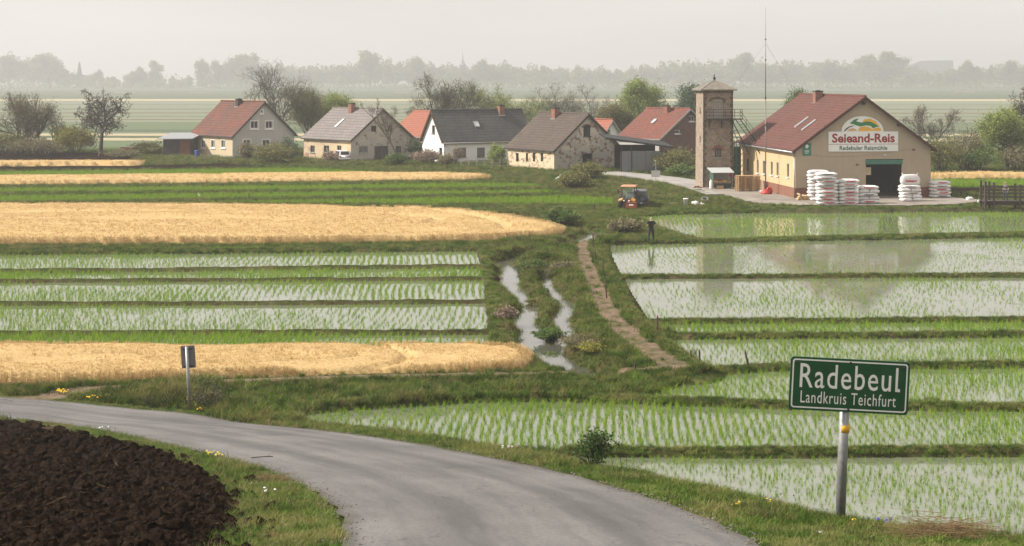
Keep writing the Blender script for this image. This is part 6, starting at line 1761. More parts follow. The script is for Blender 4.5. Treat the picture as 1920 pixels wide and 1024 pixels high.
for i, (nm, lab, px, py, w, h, lf, n) in enumerate([
    ("olive_bush", "olive bush close behind the mill's right wall", 1768, 322, 5.5, 4.2, M_LF_OLIVE, 4500),
    ("dark_bush", "tall dark grey bush in the thicket right of the mill", 1810, 320, 5.2, 5.0, M_LF_BUD, 5200),
    ("green_bush", "dark green bush in front of the dark grey bush right of the mill", 1832, 322, 5.0, 3.2, M_LF_GREEN, 4200),
    ("brown_thicket", "brownish bush at the right picture edge under the yellow-green tree", 1912, 322, 5.0, 3.6, M_LF_BUD, 4000),
    ("grey_green_bush", "grey-green bush at the left foot of the tower", 1268, 324, 5.6, 3.0, M_LF_OLIVE, 4600),
    ("green_bush", "low green bush under the grey-green bush by the tower", 1282, 331, 3.4, 1.4, M_LF_GREEN, 2400),
    ("pale_bush", "pale green bush on the bank before the torn gable's door", 1100, 338, 3.8, 2.2, M_LF_OLIVE, 4200),
    ("scrub_bush", "grey-green scrub on the slope below the pale green bush", 1078, 352, 3.6, 1.6, M_LF_OLIVE, 2800),
    ("gable_bush", "dark reddish bush in front of the grey gable", 462, 299, 2.6, 2.3, M_LF_BUD, 3000),
    ("wall_scrub", "wide brown-green scrub below the grey gable's right half", 512, 304, 5.6, 2.6, M_LF_OLIVE, 4600),
    ("fence_shrub", "whitish flowering shrub at the right end of the grey gable", 540, 300, 3.2, 3.2, M_LF_BLUE, 2600),
    ("car_shrub", "dry pinkish shrub beside the white car", 622, 303, 2.6, 1.6, M_LF_PINK, 1500),
    ("green_bush", "green bush at the foot of the thin street tree", 742, 309, 2.6, 1.5, M_LF_GREEN, 2000),
    ("pink_shrub", "pinkish dry shrub under the white gable", 802, 306, 4.6, 1.9, M_LF_PINK, 2600),
    ("brown_shrub", "brownish shrub at the white house's near corner", 838, 311, 2.2, 1.6, M_LF_BUD, 1600),
    ("dark_bush", "dark green bush between the derelict and the white house", 781, 300, 3.0, 3.0, M_LF_BLUE, 2600),
    ("stream_bush", "dark twiggy bush on the bank left of the standing man", 1172, 437, 2.4, 1.1, M_LF_BUD, 2400),
    ("stream_scrub", "green scrub by the pool between wheat and man", 1052, 420, 2.8, 1.3, M_LF_GREEN, 2600),
]):
    bush(nm, lab, px, py, VG if py < 335 else (0.3 if py < 400 else 0.15), w, h, 60 + i, lf, n, 0.12, group="shrubs along the village")
tree("garden_tree", "small pale green garden tree at the white house's right window", 930, 311, VG, 272, 46, M_BARK, M_LF_SPRING, 5, 0.22, 0.09, rad=0.07, levels=3, kids=(6, 5, 4), spread=0.6, trunk=0.2, up=0.3, stems=3, twig=0.02, group=G_V)
tree("tiny_garden_tree", "small whitish budding garden tree left of the white house's windows", 850, 311, VG, 276, 47, M_BARK, M_LF_PINK, 3, 0.2, 0.06, rad=0.05, levels=3, kids=(6, 5, 3), spread=0.6, trunk=0.2, up=0.3, stems=2, twig=0.018, group=G_V)

# ------------------------------------------------------------------ the far wood in the haze
def far_kits():
    kits = []
    for i, (H, sp, up, leafy) in enumerate([(30, 0.55, 0.3, 9), (27, 0.7, 0.15, 10), (34, 0.45, 0.4, 6), (24, 0.6, 0.2, 12), (32, 0.4, 0.5, 4)]):
        a, b, t = grow(300 + i, H, 0.7, spread=sp, levels=3, kids=(8, 6, 5), trunk=0.25, up=up, ratio=0.62, twig=0.16)
        P, S = leaves_at(t, leafy, 1.2, 0.75, 40 + i)
        kits.append((tube_mesh(a, [M_BARKD], None, "far_trunk"), tube_mesh(b, [M_BARKD, M_LF_OLIVE], (P, S), "far_crown"), H))
    # a fir with drooping tiers
    r = np.random.default_rng(5); P = []
    for k in range(2600):
        t = r.random() ** 0.8; z = 5 + 27 * t; rr = (1 - t) * 6.5 * (0.55 + 0.45 * ((t * 9) % 1.0)) + 0.4; a = r.random() * 6.28; q = rr * r.random() ** 0.4
        P.append((math.cos(a) * q, math.sin(a) * q, z - 0.25 * q))
    kits.append((tube_mesh([(Vector((0, 0, 0)), Vector((0, 0, 30)), 0.55, 0.1)], [M_BARKD], None, "fir_trunk"), tube_mesh([], [M_LF_GREEN], (np.array(P), 0.8 * np.ones(len(P))), "fir_crown"), 32))
    return kits
FK = far_kits()
def far_tree(name, label, px, top, kit, Y=2000.0, wide=1.0, seed=0, group="single trees of the far wood"):
    a, b, H = FK[kit]
    want = HC - (top - YH) * Y / F - 0.6
    k = want / H
    rt = empty(name, ((px - 960) / F * Y, Y, 0.6), seed * 1.3, label, "tree", group); rt.scale = (k * wide, k * wide, k)
    link("trunk", a, rt); link("crown", b, rt)
for i, (nm, lab, px, top, kit, wd) in enumerate([
    ("hazy_tree", "large rounded hazy tree at the far left of the horizon wood", 95, 103, 1, 1.25),
    ("hazy_tree", "hazy tree at the very left edge of the horizon wood", 20, 108, 0, 1.2),
    ("hazy_tree", "hazy fir with tiered crown on the left horizon", 149, 117, 5, 0.9),
    ("hazy_tree", "thin hazy tree right of the tiered fir", 184, 130, 4, 0.9),
    ("hazy_tree", "hazy tree over a dome of bushes, second right of the fir", 246, 127, 3, 1.0),
    ("hazy_tree", "hazy tree with tufted top, third right of the fir", 295, 116, 0, 0.85),
    ("hazy_tree", "open crowned hazy tree left of the tall bare village tree", 378, 111, 4, 1.0),
    ("hazy_tree", "hazy tree beside the open crowned one, nearer the tall bare tree", 412, 114, 2, 0.9),
    ("hazy_tree", "wide hazy tree just left of the tall bare village tree", 452, 103, 1, 1.15),
    ("hazy_tree", "highest hazy tree right of the tall bare village tree", 695, 98, 0, 1.1),
    ("hazy_tree", "hazy tree left of the distant church spire", 775, 107, 2, 1.05),
    ("hazy_tree", "hazy tree right of the distant church spire", 926, 114, 3, 1.0),
    ("hazy_tree", "tall hazy tree left of the radio mast", 1386, 102, 0, 1.1),
    ("hazy_tree", "hazy tree above the mill ridge", 1552, 114, 4, 1.1),
    ("hazy_tree", "left one of two big hazy trees above the mill gable", 1635, 105, 1, 1.0),
    ("hazy_tree", "right one of two big hazy trees above the mill gable", 1672, 100, 0, 1.05),
    ("hazy_tree", "low hazy tree right of the distant long roof", 1832, 116, 3, 1.0),
    ("hazy_tree", "hazy tree at the right end of the horizon wood", 1900, 114, 2, 1.1),
]):
    far_tree(nm, lab, px, top, kit, 2140.0, wd * 1.12, i)
def far_wood():
    """the closed wood behind: one uncountable mass"""
    P = []; S = []; rr = random.Random(4)
    prof_x = [-300, 0, 90, 130, 200, 330, 420, 480, 560, 640, 700, 760, 850, 930, 1010, 1080, 1160, 1240, 1310, 1390, 1450, 1520, 1600, 1680, 1720, 1790, 1860, 2250]
    prof_y = [122, 116, 114, 150, 158, 160, 140, 128, 132, 136, 122, 126, 134, 128, 138, 134, 140, 128, 126, 122, 126, 128, 124, 124, 138, 142, 132, 128]
    for row, Y in ((0, 2200.0), (1, 2290.0), (2, 2400.0)):
        px = -300.0
        while px < 2250:
            top = np.interp(px, prof_x, prof_y) - 12 + rr.uniform(-6, 8) + row * 1.0
            h = HC - (top - YH) * Y / F
            x = (px - 960) / F * Y; w = h * rr.uniform(0.22, 0.4); n = 420
            u = rng.normal(size=(n, 3)); u /= np.linalg.norm(u, axis=1, keepdims=True); rad = rng.random(n) ** 0.33
            c = np.array([x, Y + rr.uniform(-20, 20), h * 0.52]); lump = 0.8 + 0.35 * np.sin(u[:, 0] * 4 + px) * np.cos(u[:, 2] * 5 + px)
            q = c + u * (rad * lump)[:, None] * np.array([w * 1.15, w, h * 0.49]); q[:, 2] = np.maximum(q[:, 2], 0.3)
            P.append(q); S.append(2.5 * rng.uniform(0.5, 1.2, n))
            px += rr.uniform(13, 25)
    # low bushes along its foot
    n = 12000; x = rng.uniform(-1050, 950, n); P.append(np.stack([x, 2060 + rng.uniform(-10, 14, n), rng.random(n) ** 1.6 * (13 + 5 * np.sin(x * 0.05) + 3 * np.sin(x * 0.17))], 1)); S.append(2.0 * rng.uniform(.5, 1.2, n))
    o = link("distant_wood", tube_mesh([], [M_LF_OLIVE], (np.vstack(P), np.concatenate(S)), "distant_wood")); tag(o, "closed hazy wood along the whole horizon", "wood", None, "stuff")
far_wood()
def far_buildings():
    Y = 2240.0; p = lambda px, py: ((px - 960) / F * Y, Y, HC - (py - YH) * Y / F)
    ms = flat("far_stone", (0.22, 0.22, 0.23), 0.9)
    x, _, zt = p(867.5, 97); rt = empty("church_tower", (x, Y, 0.6), 0, "faint church tower with spire above the horizon wood", "church tower")
    w = 6.0; hb = p(867, 122)[2] - 0.6; q = MB(); q.box((-w, -w, 0), (w, w, hb * 0.86)); q.build("shaft", ms, rt)
    q = MB(); q.box((-w * 0.8, -w * 0.8, hb * 0.86 + 0.01), (w * 0.8, w * 0.8, hb)); q.build("belfry", ms, rt)
    q = MB(); q.lathe([(w * 0.95, 0), (w * 0.75, 1.6), (w * 0.42, 3.4), (w * 0.4, 5.0), (w * 0.5, 5.3), (w * 0.2, 7.2), (0.15, zt - 0.6 - hb)], (0, 0, hb + 0.01), 8); q.build("spire", ms, rt)
    x0, _, zt = p(1698, 114); x1 = p(1787, 114)[0]; rt = empty("long_barn", (x0 * 1.25, Y * 1.25, 0.6), 0, "faint long flat-topped roof above the horizon wood on the right", "building")
    L = (x1 - x0) * 1.25; zt = HC + (zt - HC) * 1.25; q = MB(); q.box((0, 0, 0), (L, 16, zt * 0.72)); q.build("wall", ms, rt)
    q = MB(); q.prism([(-1, zt * 0.72 + 0.02), (L + 1, zt * 0.72 + 0.02), (L, zt + 0.2), (L * 0.48, zt - 0.3), (L * 0.3, zt - 1.6)], 0, 16); q.build("roof", ms, rt)
    Y2 = 1350.0
    for px, py, wd, col, nm, lab in ((1812, 172, 8.0, (0.42, 0.26, 0.2), "red_roof_cottage", "tiny far house with red roof at the wood's foot on the right"), (232, 186, 9.0, (0.6, 0.58, 0.52), "pale_shed", "tiny far pale roof at the wood's foot on the left"), (375, 180, 9.0, (0.6, 0.58, 0.52), "pale_barn", "tiny far pale roof below the open crowned hazy tree"), (752, 175, 7.0, (0.62, 0.6, 0.56), "white_shed", "tiny far white roof left of the brown budding tree")):
        X = (px - 960) / F * Y2; rt = empty(nm, (X, Y2, 0.7), 0, lab, "house"); mw = flat(nm + "_wall", (0.55, 0.5, 0.42)); mr = flat(nm + "_roof", col)
        hh = HC - (py - YH) * Y2 / F - 0.7
        q = MB(); q.box((-wd, 0, 0), (wd, 8, hh * 0.6)); q.build("wall", mw, rt)
        q = MB(); q.hexa([(-wd - .5, -.5, hh * .6 + .01), (wd + .5, -.5, hh * .6 + .01), (wd + .5, 8.5, hh * .6 + .01), (-wd - .5, 8.5, hh * .6 + .01), (-wd, 4, hh), (wd, 4, hh), (wd, 4.1, hh), (-wd, 4.1, hh)]); q.build("roof", mr, rt)
far_buildings()
# ================================================================== smaller things
def gz(x, y):
    return float(terr(np.array([float(x)]), np.array([float(y)]))["z"][0])
def PG(px, py):
    """where the line of sight through that spot of the photograph meets the land"""
    z = 0.2
    for i in range(6):
        p = PX(px, py, z); z = gz(p[0], p[1])
    p = PX(px, py, z); return p
YZ = VG + 0.075      # top of the yard
ORD = ["lowest", "second", "third", "fourth", "fifth", "sixth", "seventh", "eighth", "ninth", "tenth"]

# ---- rice sacks
M_SACK = flat("woven_white_sack", (0.68, 0.66, 0.64), 0.75, var=0.16, scale=3.5, bump=0.6)
M_PRED = flat("sack_print_red", (0.50, 0.045, 0.06), 0.7); M_PBLK = flat("sack_print_dark", (0.09, 0.07, 0.08), 0.7)
SW, SD, SH = 1.98, 1.15, 0.38
def sack_y(x, z, w=SW, d=SD, h=SH):
    q = 1 - np.abs(2 * x / w) ** 3.2 - np.abs(2 * z / h) ** 2.4
    return -d / 2 * np.clip(q, 0, 1) ** (1 / 2.6)
def sack_mesh(seed, w=SW, d=SD, h=SH):
    r = random.Random(seed); n, m = 22, 12; v = []; f = []
    def sp(t, e): c = math.cos(t); return math.copysign(abs(c) ** e, c)
    for j in range(m + 1):
        ph = -math.pi / 2 + math.pi * j / m
        for i in range(n):
            th = 2 * math.pi * i / n
            cx = sp(ph, 0.42); x = w / 2 * cx * sp(th, 0.32); y = d / 2 * cx * sp(th - math.pi / 2, 0.32); z = h / 2 * math.copysign(abs(math.sin(ph)) ** 0.75, math.sin(ph))
            k = (abs(2 * x / w) ** 3) * (abs(2 * y / d) ** 2)
            z *= 1 - 0.45 * k; z -= 0.06 * h * abs(2 * x / w) ** 2
            bump = 0.03 * math.sin(x * 7 + seed) * math.cos(y * 9 + seed * 2) + 0.010 * math.sin(x * 19 + y * 13 + seed)
            v.append((x + r.gauss(0, .006), y + r.gauss(0, .006), z + bump))
    for j in range(m):
        for i in range(n):
            i2 = (i + 1) % n; f.append((j * n + i, j * n + i2, (j + 1) * n + i2, (j + 1) * n + i))
    return mesh_np("sack", v, f, [M_SACK], smooth=True)
SACKS = [sack_mesh(i) for i in range(5)]
SMALL = [sack_mesh(20 + i, SW * 0.52, SD, SH * 0.95) for i in range(3)]
SLIM = sack_mesh(40, SW * 0.95, 0.62, 1.05)
def print_mesh(txt, mat, w, h, dz, sw=SW, sd=SD, sh=SH):
    me = fit(text_mesh(txt, 0.2, mat, 0.010, 0.003), w, h); n = len(me.vertices)
    co = np.zeros(n * 3, np.float32); me.vertices.foreach_get("co", co); co = co.reshape(-1, 3)
    co[:, 2] += dz; co[:, 1] = sack_y(co[:, 0], co[:, 2], sw, sd, sh) - 0.022 + co[:, 1] * 0.3
    me.vertices.foreach_set("co", co.ravel()); me.update(); return me
PRT = [print_mesh("Seieand", M_PRED, 1.25, 0.19, 0.02), print_mesh("Seieand", M_PRED, 1.15, 0.15, 0.03), print_mesh("Redebuler", M_PBLK, 1.05, 0.14, 0.02)]
PRT2 = print_mesh("REIS 50 kg", M_PBLK, 0.7, 0.055, -0.105)
PSLIM = print_mesh("Seieand", M_PRED, 1.15, 0.22, -0.12, SW * 0.95, 0.62, 1.05)
M_TIE = flat("sack_seam", (0.06, 0.05, 0.05))
TIE = MB().box((-0.016, -SD / 2 - 0.035, -0.13), (0.016, -SD / 2 + 0.05, 0.12)).mesh("seam", M_TIE)
def sack(x, y, z, rz, mesh, label, prints=(), tilt=0.0):
    rt = empty("rice_sack", (x, y, z), rz, label, "sack", "rice sacks stacked before the mill")
    rt.rotation_euler[0] = tilt
    link("bag", mesh, rt)
    for p in prints: link("print", p, rt)
    return rt
def stack(px, py, n, name, step=0.325, lean=0.012, split=(), seed=0, rz=R(7), dy=0.0):
    x0, y0, _ = PX(px, py, YZ); r = random.Random(seed)
    y0 += SD / 2 * 0.9 + dy
    for i in range(n):
        z = YZ + SH / 2 - 0.03 + i * step; x = x0 + r.gauss(0, 0.06); y = y0 + lean * i + r.gauss(0, 0.05)
        lab = "%s sack of the %s" % ("topmost white" if i == n - 1 else ("%s white" % ORD[i]), name) if i else "lowest white sack of the %s" % name
        if i in split:
            for s, w in ((-1, "left half-width"), (1, "right half-width")):
                sack(x + s * SW * 0.255 * math.cos(rz), y + s * SW * 0.255 * math.sin(rz), z, rz + r.gauss(0, .03), SMALL[r.randrange(3)], "%s sack in %s layer of the %s" % (w, ORD[i], name))
        else:
            sack(x, y, z, rz + r.gauss(0, .07), SACKS[r.randrange(5)], lab, (PRT[(i * 2 + seed) % 3], PRT2) if (i * 7 + seed) % 5 else (PRT[(i + seed) % 3],))
stack(1552.5, 383.5, 9, "tallest stack, front row, by the mill corner", seed=1)
stack(1536, 376, 9, "tallest stack, back row, by the mill corner", 0.315, seed=2)
stack(1591.5, 383, 7, "second tallest stack, left of the door", 0.325, seed=3)
stack(1629, 381.5, 5, "low stack just left of the door", 0.325, split=(1, 3), seed=4)
stack(1710, 377.5, 5, "stack right of the mill door", 0.30, split=(0, 1, 3), seed=6)
x, y, _ = PX(1709, 377.5, YZ)
big = sack(x, y + 0.5, YZ + 5 * 0.30 + 0.50, R(7), SLIM, "upright open white sack standing on the stack right of the door", (PSLIM,), R(-6))
for s in (-1, 1):
    q = MB(); q.face([(s * 0.62, -0.1, 0.42), (s * 0.80, -0.05, 0.40), (s * 0.78, 0.02, 0.72)]); q.face([(s * 0.80, -0.05, 0.40), (s * 0.66, 0.12, 0.42), (s * 0.78, 0.02, 0.72)]); q.face([(s * 0.66, 0.12, 0.42), (s * 0.62, -0.1, 0.42), (s * 0.78, 0.02, 0.72)]); q.build("sack_ear", M_SACK, big)
stack(1765, 371, 5, "stack standing clear right of the mill wall", 0.325, seed=8)

# ---- firewood at the corner
M_LOG = flat("split_firewood", (0.52, 0.36, 0.19), 0.9, var=0.25)
def firewood():
    x0, y0, _ = PX(1507, 375, YZ); r = random.Random(3); rt = empty("firewood_pile", (x0, y0, YZ), R(7), "small pile of split firewood at the mill's front corner", "firewood")
    for i in range(22):
        z = 0.09 + 0.15 * (i // 7); x = -0.6 + 0.2 * (i % 7) + r.gauss(0, .03) + 0.07 * (i // 7); a = r.uniform(-0.4, 0.4)
        q = MB(); q.tube((x, -0.3, z), (x + 0.2 * a, 0.35, z + 0.05 * r.random()), 0.085 * r.uniform(.7, 1.2), 0.075, 5); q.build("log", M_LOG, rt)
firewood()

# ---- pallets, stall, tools before the mill's long wall
M_PAL = woodmat("pallet_wood", (0.36, 0.22, 0.11), (0.55, 0.38, 0.21), vertical=False)
def pallets():
    x0, y0, _ = PX(1384.5, 359, YZ); th = R(8); W, D = 2.35, 1.25
    front = MB().box((0, 0, 0), (W, 0.10, 0.025)).mesh("board", M_PAL); blk = MB().box((0, 0, 0), (0.10, 0.14, 0.125)).mesh("block", M_PAL); deck = MB().box((0, 0, 0), (0.12, D, 0.022)).mesh("deck_board", M_PAL)
    n = 8
    for k in range(n):
        rt = empty("pallet", (x0, y0, YZ + k * 0.20), th, "%s wooden pallet of the stack beside the tower stall" % ("topmost" if k == n - 1 else ORD[k]), "pallet", "stacked pallets")
        rt.location.x += random.gauss(0, .015); rt.location.y += random.gauss(0, .02)
        for y in (0, D / 2 - 0.05, D - 0.10): link("board", front, rt, (0, y, 0)); link("board", front, rt, (0, y, 0.151))
        for y in (0.001, D / 2 - 0.07, D - 0.141):
            for x in (0.0, W * 0.333 - 0.06, W * 0.667 - 0.06, W - 0.12): link("block", blk, rt, (x, y, 0.0255))
        for j in range(9): link("deck_board", deck, rt, (0.02 + j * (W - 0.16) / 8, 0, 0.1765))
pallets()
def stall():
    x0, y0, _ = PX(1337, 354, YZ); th = R(7); rt = empty("market_stall", (x0, y0, YZ), th, "small fruit stall with grey canopy and green side at the tower's foot", "stall")
    mg = flat("stall_green", (0.025, 0.10, 0.06), 0.6); mc = flat("canopy_sheet", (0.46, 0.48, 0.47), 0.45, var=0.12); mf = flat("stall_frame", (0.35, 0.35, 0.34), 0.5, 0.4)
    W, D = 2.1, 1.3
    for x in (0, W):
        for y in (0, D): q = MB(); q.bar((x, y, 0), (x, y, 1.75 + 0.35 * (y > 0)), 0.05); q.build("post", mf, rt)
    q = MB(); q.hexa([(-0.2, -0.25, 1.68), (W + 0.15, -0.25, 1.68), (W + 0.05, D, 2.12), (-0.35, D, 2.12), (-0.2, -0.25, 1.71), (W + 0.15, -0.25, 1.71), (W + 0.05, D, 2.15), (-0.35, D, 2.15)]); q.build("canopy", mc, rt)
    q = MB(); q.box((-0.03, 0.05, 0.4), (0.03, D - 0.05, 1.72)); q.build("side_panel", mg, rt)
    q = MB(); q.box((0.1, D - 0.05, 0.9), (W - 0.1, D - 0.02, 1.95)); q.build("back_panel", flat("stall_back", (0.33, 0.32, 0.31), 0.8), rt)
    q = MB(); q.hexa([(0.05, -0.05, 0.55), (W - 0.05, -0.05, 0.55), (W - 0.05, D - 0.3, 0.75), (0.05, D - 0.3, 0.75), (0.05, -0.05, 0.6), (W - 0.05, -0.05, 0.6), (W - 0.05, D - 0.3, 0.8), (0.05, D - 0.3, 0.8)]); q.build("counter", M_TRIMD, rt)
    q = MB(); q.box((0.15, -0.02, 0.05), (W - 0.15, 0.02, 0.5)); q.build("skirt", flat("dark_skirt", (0.02, 0.035, 0.04)), rt)
    q = MB(); q.lathe([(0.17, 0), (0.19, 0.02), (0.0, 0.03)], (0, 0, 0), 14)
    o = q.build("round_sign", flat("magenta_disc", (0.18, 0.01, 0.06)), rt, (W - 0.3, -0.27, 1.42)); o.rotation_euler = (R(90), 0, 0)
    # produce boxes
    mb_ = flat("crate_wood", (0.42, 0.30, 0.17))
    R7 = Matrix.Rotation(th, 3, 'Z')
    for i, (px_, col, nm, what) in enumerate(((0.12, (0.75, 0.45, 0.05), "yellow_fruit_crate", "yellow"), (0.60, (0.55, 0.06, 0.03), "red_fruit_crate", "red"), (1.08, (0.72, 0.50, 0.08), "pale_fruit_crate", "pale yellow"), (1.55, (0.16, 0.22, 0.05), "green_fruit_crate", "green"))):
        p = R7 @ Vector((px_, 0.02, 0.62)); c = empty(nm, (x0 + p.x, y0 + p.y, YZ + p.z), th, "crate of %s fruit on the stall counter" % what, "fruit crate", "crates on the stall"); c.rotation_euler[0] = R(10)
        q = MB(); q.box((0, 0, 0), (0.42, 0.55, 0.03)); q.box((0, 0, 0.031), (0.42, 0.02, 0.15)); q.box((0, 0.53, 0.031), (0.42, 0.55, 0.15)); q.box((0, 0.021, 0.031), (0.02, 0.529, 0.15)); q.box((0.40, 0.021, 0.031), (0.42, 0.529, 0.15)); q.build("box", mb_, c)
        q = MB()
        for j in range(20): q.lathe([(0.015, 0), (0.055, 0.04), (0.05, 0.08), (0.01, 0.105)], (0.07 + 0.095 * (j % 4), 0.07 + 0.1 * (j // 4), 0.05 + 0.04 * random.random()), 7)
        q.build("fruit", flat(nm + "_skin", col, 0.4), c, smooth=True)
    p = R7 @ Vector((0.35, -0.3, 0)); c = empty("wooden_box", (x0 + p.x, y0 + p.y, YZ), th, "pale wooden box on the ground before the fruit stall", "box")
    q = MB(); q.box((0, 0, 0.0), (0.7, 0.35, 0.06)); q.box((0, 0, 0.065), (0.7, 0.03, 0.34)); q.box((0, 0.32, 0.065), (0.7, 0.35, 0.34)); q.box((0, 0.031, 0.065), (0.03, 0.319, 0.34)); q.box((0.67, 0.031, 0.065), (0.7, 0.319, 0.34)); q.build("sides", M_PAL, c)
    p = R7 @ Vector((-0.25, -0.1, 0)); c = empty("white_canister", (x0 + p.x, y0 + p.y, YZ), th, "white canister at the left end of the fruit stall", "canister")
    q = MB(); q.lathe([(0.16, 0), (0.17, 0.05), (0.17, 0.75), (0.1, 0.88), (0.07, 0.9), (0.07, 0.98)], (0, 0, 0), 12); q.build("body", M_WHITE, c, smooth=True); q = MB(); q.lathe([(0.09, 0), (0.09, 0.07), (0.02, 0.08)], (0, 0, 0.981), 10); q.build("cap", M_TRIMG, c)
stall()
for i, (px, py, lab) in enumerate(((1427.0, 359, "leftmost broom leaning beside the mast"), (1429.8, 359.5, "middle broom leaning beside the mast"), (1432.4, 360, "broom leaning nearest the mast"))):
    p = PX(px, py, YZ); rt = empty("broom", p, 0, lab, "broom", "brooms by the mast")
    q = MB(); q.tube((0, 0, 0.12), (0.10 - 0.1 * i, 0.5, 1.35), 0.022, n=6); q.build("stick", flat("broom_stick_%d" % i, (0.6, 0.52, 0.4)), rt)
    q = MB(); q.hexa([(-0.24, -0.06, 0), (0.2, -0.06, 0), (0.2, 0.1, 0), (-0.24, 0.1, 0), (-0.14, -0.02, 0.14), (0.1, -0.02, 0.14), (0.1, 0.06, 0.14), (-0.14, 0.06, 0.14)]); q.build("head", M_WHITE, rt)

# ---- people
def person(name, label, loc, rz, shirt, trousers, skin, hair, scale=1.0, arms="hips"):
    me = bpy.data.meshes.new("skeleton"); V = []; E = []; Rd = []
    def add(p, r, par=None):
        V.append(p); Rd.append(r); i = len(V) - 1
        if par is not None: E.append((par, i))
        return i
    pel = add((0, 0, 0.95), (0.155, 0.115)); sp = add((0, -0.005, 1.13), (0.165, 0.118), pel); ch = add((0, 0.0, 1.34), (0.185, 0.125), sp); nk0 = add((0, 0.015, 1.455), (0.075, 0.07), ch)
    nk = add((0, 0.03, 1.50), (0.056, 0.06), nk0); hd = add((0, 0.055, 1.585), (0.078, 0.095), nk); h2 = add((0, 0.065, 1.66), (0.078, 0.098), hd); add((0, 0.06, 1.705), (0.045, 0.06), h2)
    for s in (-1, 1):
        hp = add((s * 0.095, 0, 0.88), (0.11, 0.115), pel); kn = add((s * 0.145, 0.03, 0.50), (0.082, 0.088), hp); cf = add((s * 0.16, 0.0, 0.34), (0.072, 0.078), kn); an = add((s * 0.175, -0.02, 0.09), (0.056, 0.06), cf)
        he = add((s * 0.178, -0.04, 0.045), (0.042, 0.042), an); add((s * 0.20, 0.13, 0.035), (0.045, 0.032), he)
        sh = add((s * 0.185, 0.0, 1.405), (0.068, 0.066), ch); ua = add((s * 0.255, -0.03, 1.27), (0.06, 0.06), sh); el = add((s * 0.30, -0.05, 1.13), (0.042, 0.042), ua)
        if arms == "hips": fa = add((s * 0.275, 0.06, 1.05), (0.036, 0.036), el); wr = add((s * 0.225, 0.13, 0.99), (0.026, 0.026), fa); pm = add((s * 0.205, 0.185, 0.975), (0.034, 0.024), wr); d = Vector((-s * 0.05, 0.06, -0.015))
        else: fa = add((s * 0.29, 0.0, 1.0), (0.036, 0.036), el); wr = add((s * 0.28, 0.03, 0.87), (0.026, 0.026), fa); pm = add((s * 0.275, 0.04, 0.80), (0.024, 0.034), wr); d = Vector((0, 0.015, -0.075))
        P = Vector(V[pm]); sidev = Vector((0, 0, 1)) if arms == "hips" else Vector((0, 1, 0))
        for k in range(4):
            b0 = P + sidev * (0.022 * (1.5 - k)); L = (0.85, 1.0, 0.95, 0.75)[k]; a = add(tuple(b0 + d * 0.5 * L), (0.0095, 0.0095), pm); add(tuple(b0 + d * 1.05 * L + Vector((0, 0.008, -0.01))), (0.008, 0.008), a)
        t0 = Vector(V[wr]).lerp(P, 0.5) + sidev * 0.03 + Vector((0, 0.015, 0)); a = add(tuple(t0), (0.011, 0.011), wr); add(tuple(t0 + d * 0.45 + sidev * 0.012), (0.009, 0.009), a)
    me.from_pydata(V, E, []); o = bpy.data.objects.new("tmp", me); COL.objects.link(o)
    o.modifiers.new("s", 'SKIN'); sv = me.skin_vertices[0].data
    for i, r in enumerate(Rd): sv[i].radius = r
    sv[0].use_root = True
    m2 = o.modifiers.new("u", 'SUBSURF'); m2.levels = 2; m2.render_levels = 2
    bpy.context.view_layer.update()
    bm_ = bpy.data.meshes.new_from_object(o.evaluated_get(bpy.context.evaluated_depsgraph_get())); bpy.data.objects.remove(o)
    for m in (skin, shirt, trousers, hair, M_TRIMD): bm_.materials.append(m)
    for p in bm_.polygons:
        x, y, z = p.center; p.use_smooth = True
        arm = abs(x) > 0.19 and 0.7 < z < 1.36
        if z < 0.10: k = 4
        elif z < 0.97 and not (arm and abs(x) > 0.2 and z > 0.74): k = 2
        elif z > 1.465: k = 3 if (z > 1.60 and (y < 0.055 or z > 1.70)) else 0
        elif arm: k = 1 if z > 1.20 else 0
        else: k = 1
        p.material_index = k
    rt = empty(name, loc, rz, label, "person"); rt.scale = (scale,) * 3
    b = link("body", bm_, rt)
    q = MB()
    for s in (-1, 1): q.lathe([(0.004, 0), (0.022, 0.02), (0.024, 0.045), (0.006, 0.062)], (s * 0.082, 0.055, 1.585), 7)
    q.build("ears", skin, rt, smooth=True)
    q = MB(); q.hexa([(-0.016, 0.145, 1.565), (0.016, 0.145, 1.565), (0.010, 0.175, 1.572), (-0.010, 0.175, 1.572), (-0.008, 0.14, 1.615), (0.008, 0.14, 1.615), (0.006, 0.152, 1.612), (-0.006, 0.152, 1.612)]); q.build("nose", skin, rt)
    q = MB()
    for s in (-1, 1): q.lathe([(0.003, -0.007), (0.009, 0), (0.003, 0.007)], (s * 0.032, 0.146, 1.615), 7)
    q.build("eyes", M_TRIMD, rt); q = MB(); q.box((-0.026, 0.146, 1.535), (0.026, 0.154, 1.543)); q.build("mouth", flat(name + "_lips", (0.35, 0.14, 0.12)), rt)
    return rt
M_SKIN = flat("skin", (0.50, 0.30, 0.22), 0.6, var=0.06); M_BLK = flat("black_cotton", (0.012, 0.012, 0.014), 0.9, var=0.2); M_DKT = flat("dark_trousers", (0.028, 0.027, 0.034), 0.9, var=0.2); M_GREYH = flat("short_grey_hair", (0.40, 0.34, 0.30), 0.9)
p = PG(1221, 452); person("person", "man in black T-shirt and dark trousers standing on the paddy bund", (p[0], p[1], p[2] - 0.01), R(8), M_BLK, M_DKT, M_SKIN, M_GREYH, 1.02)

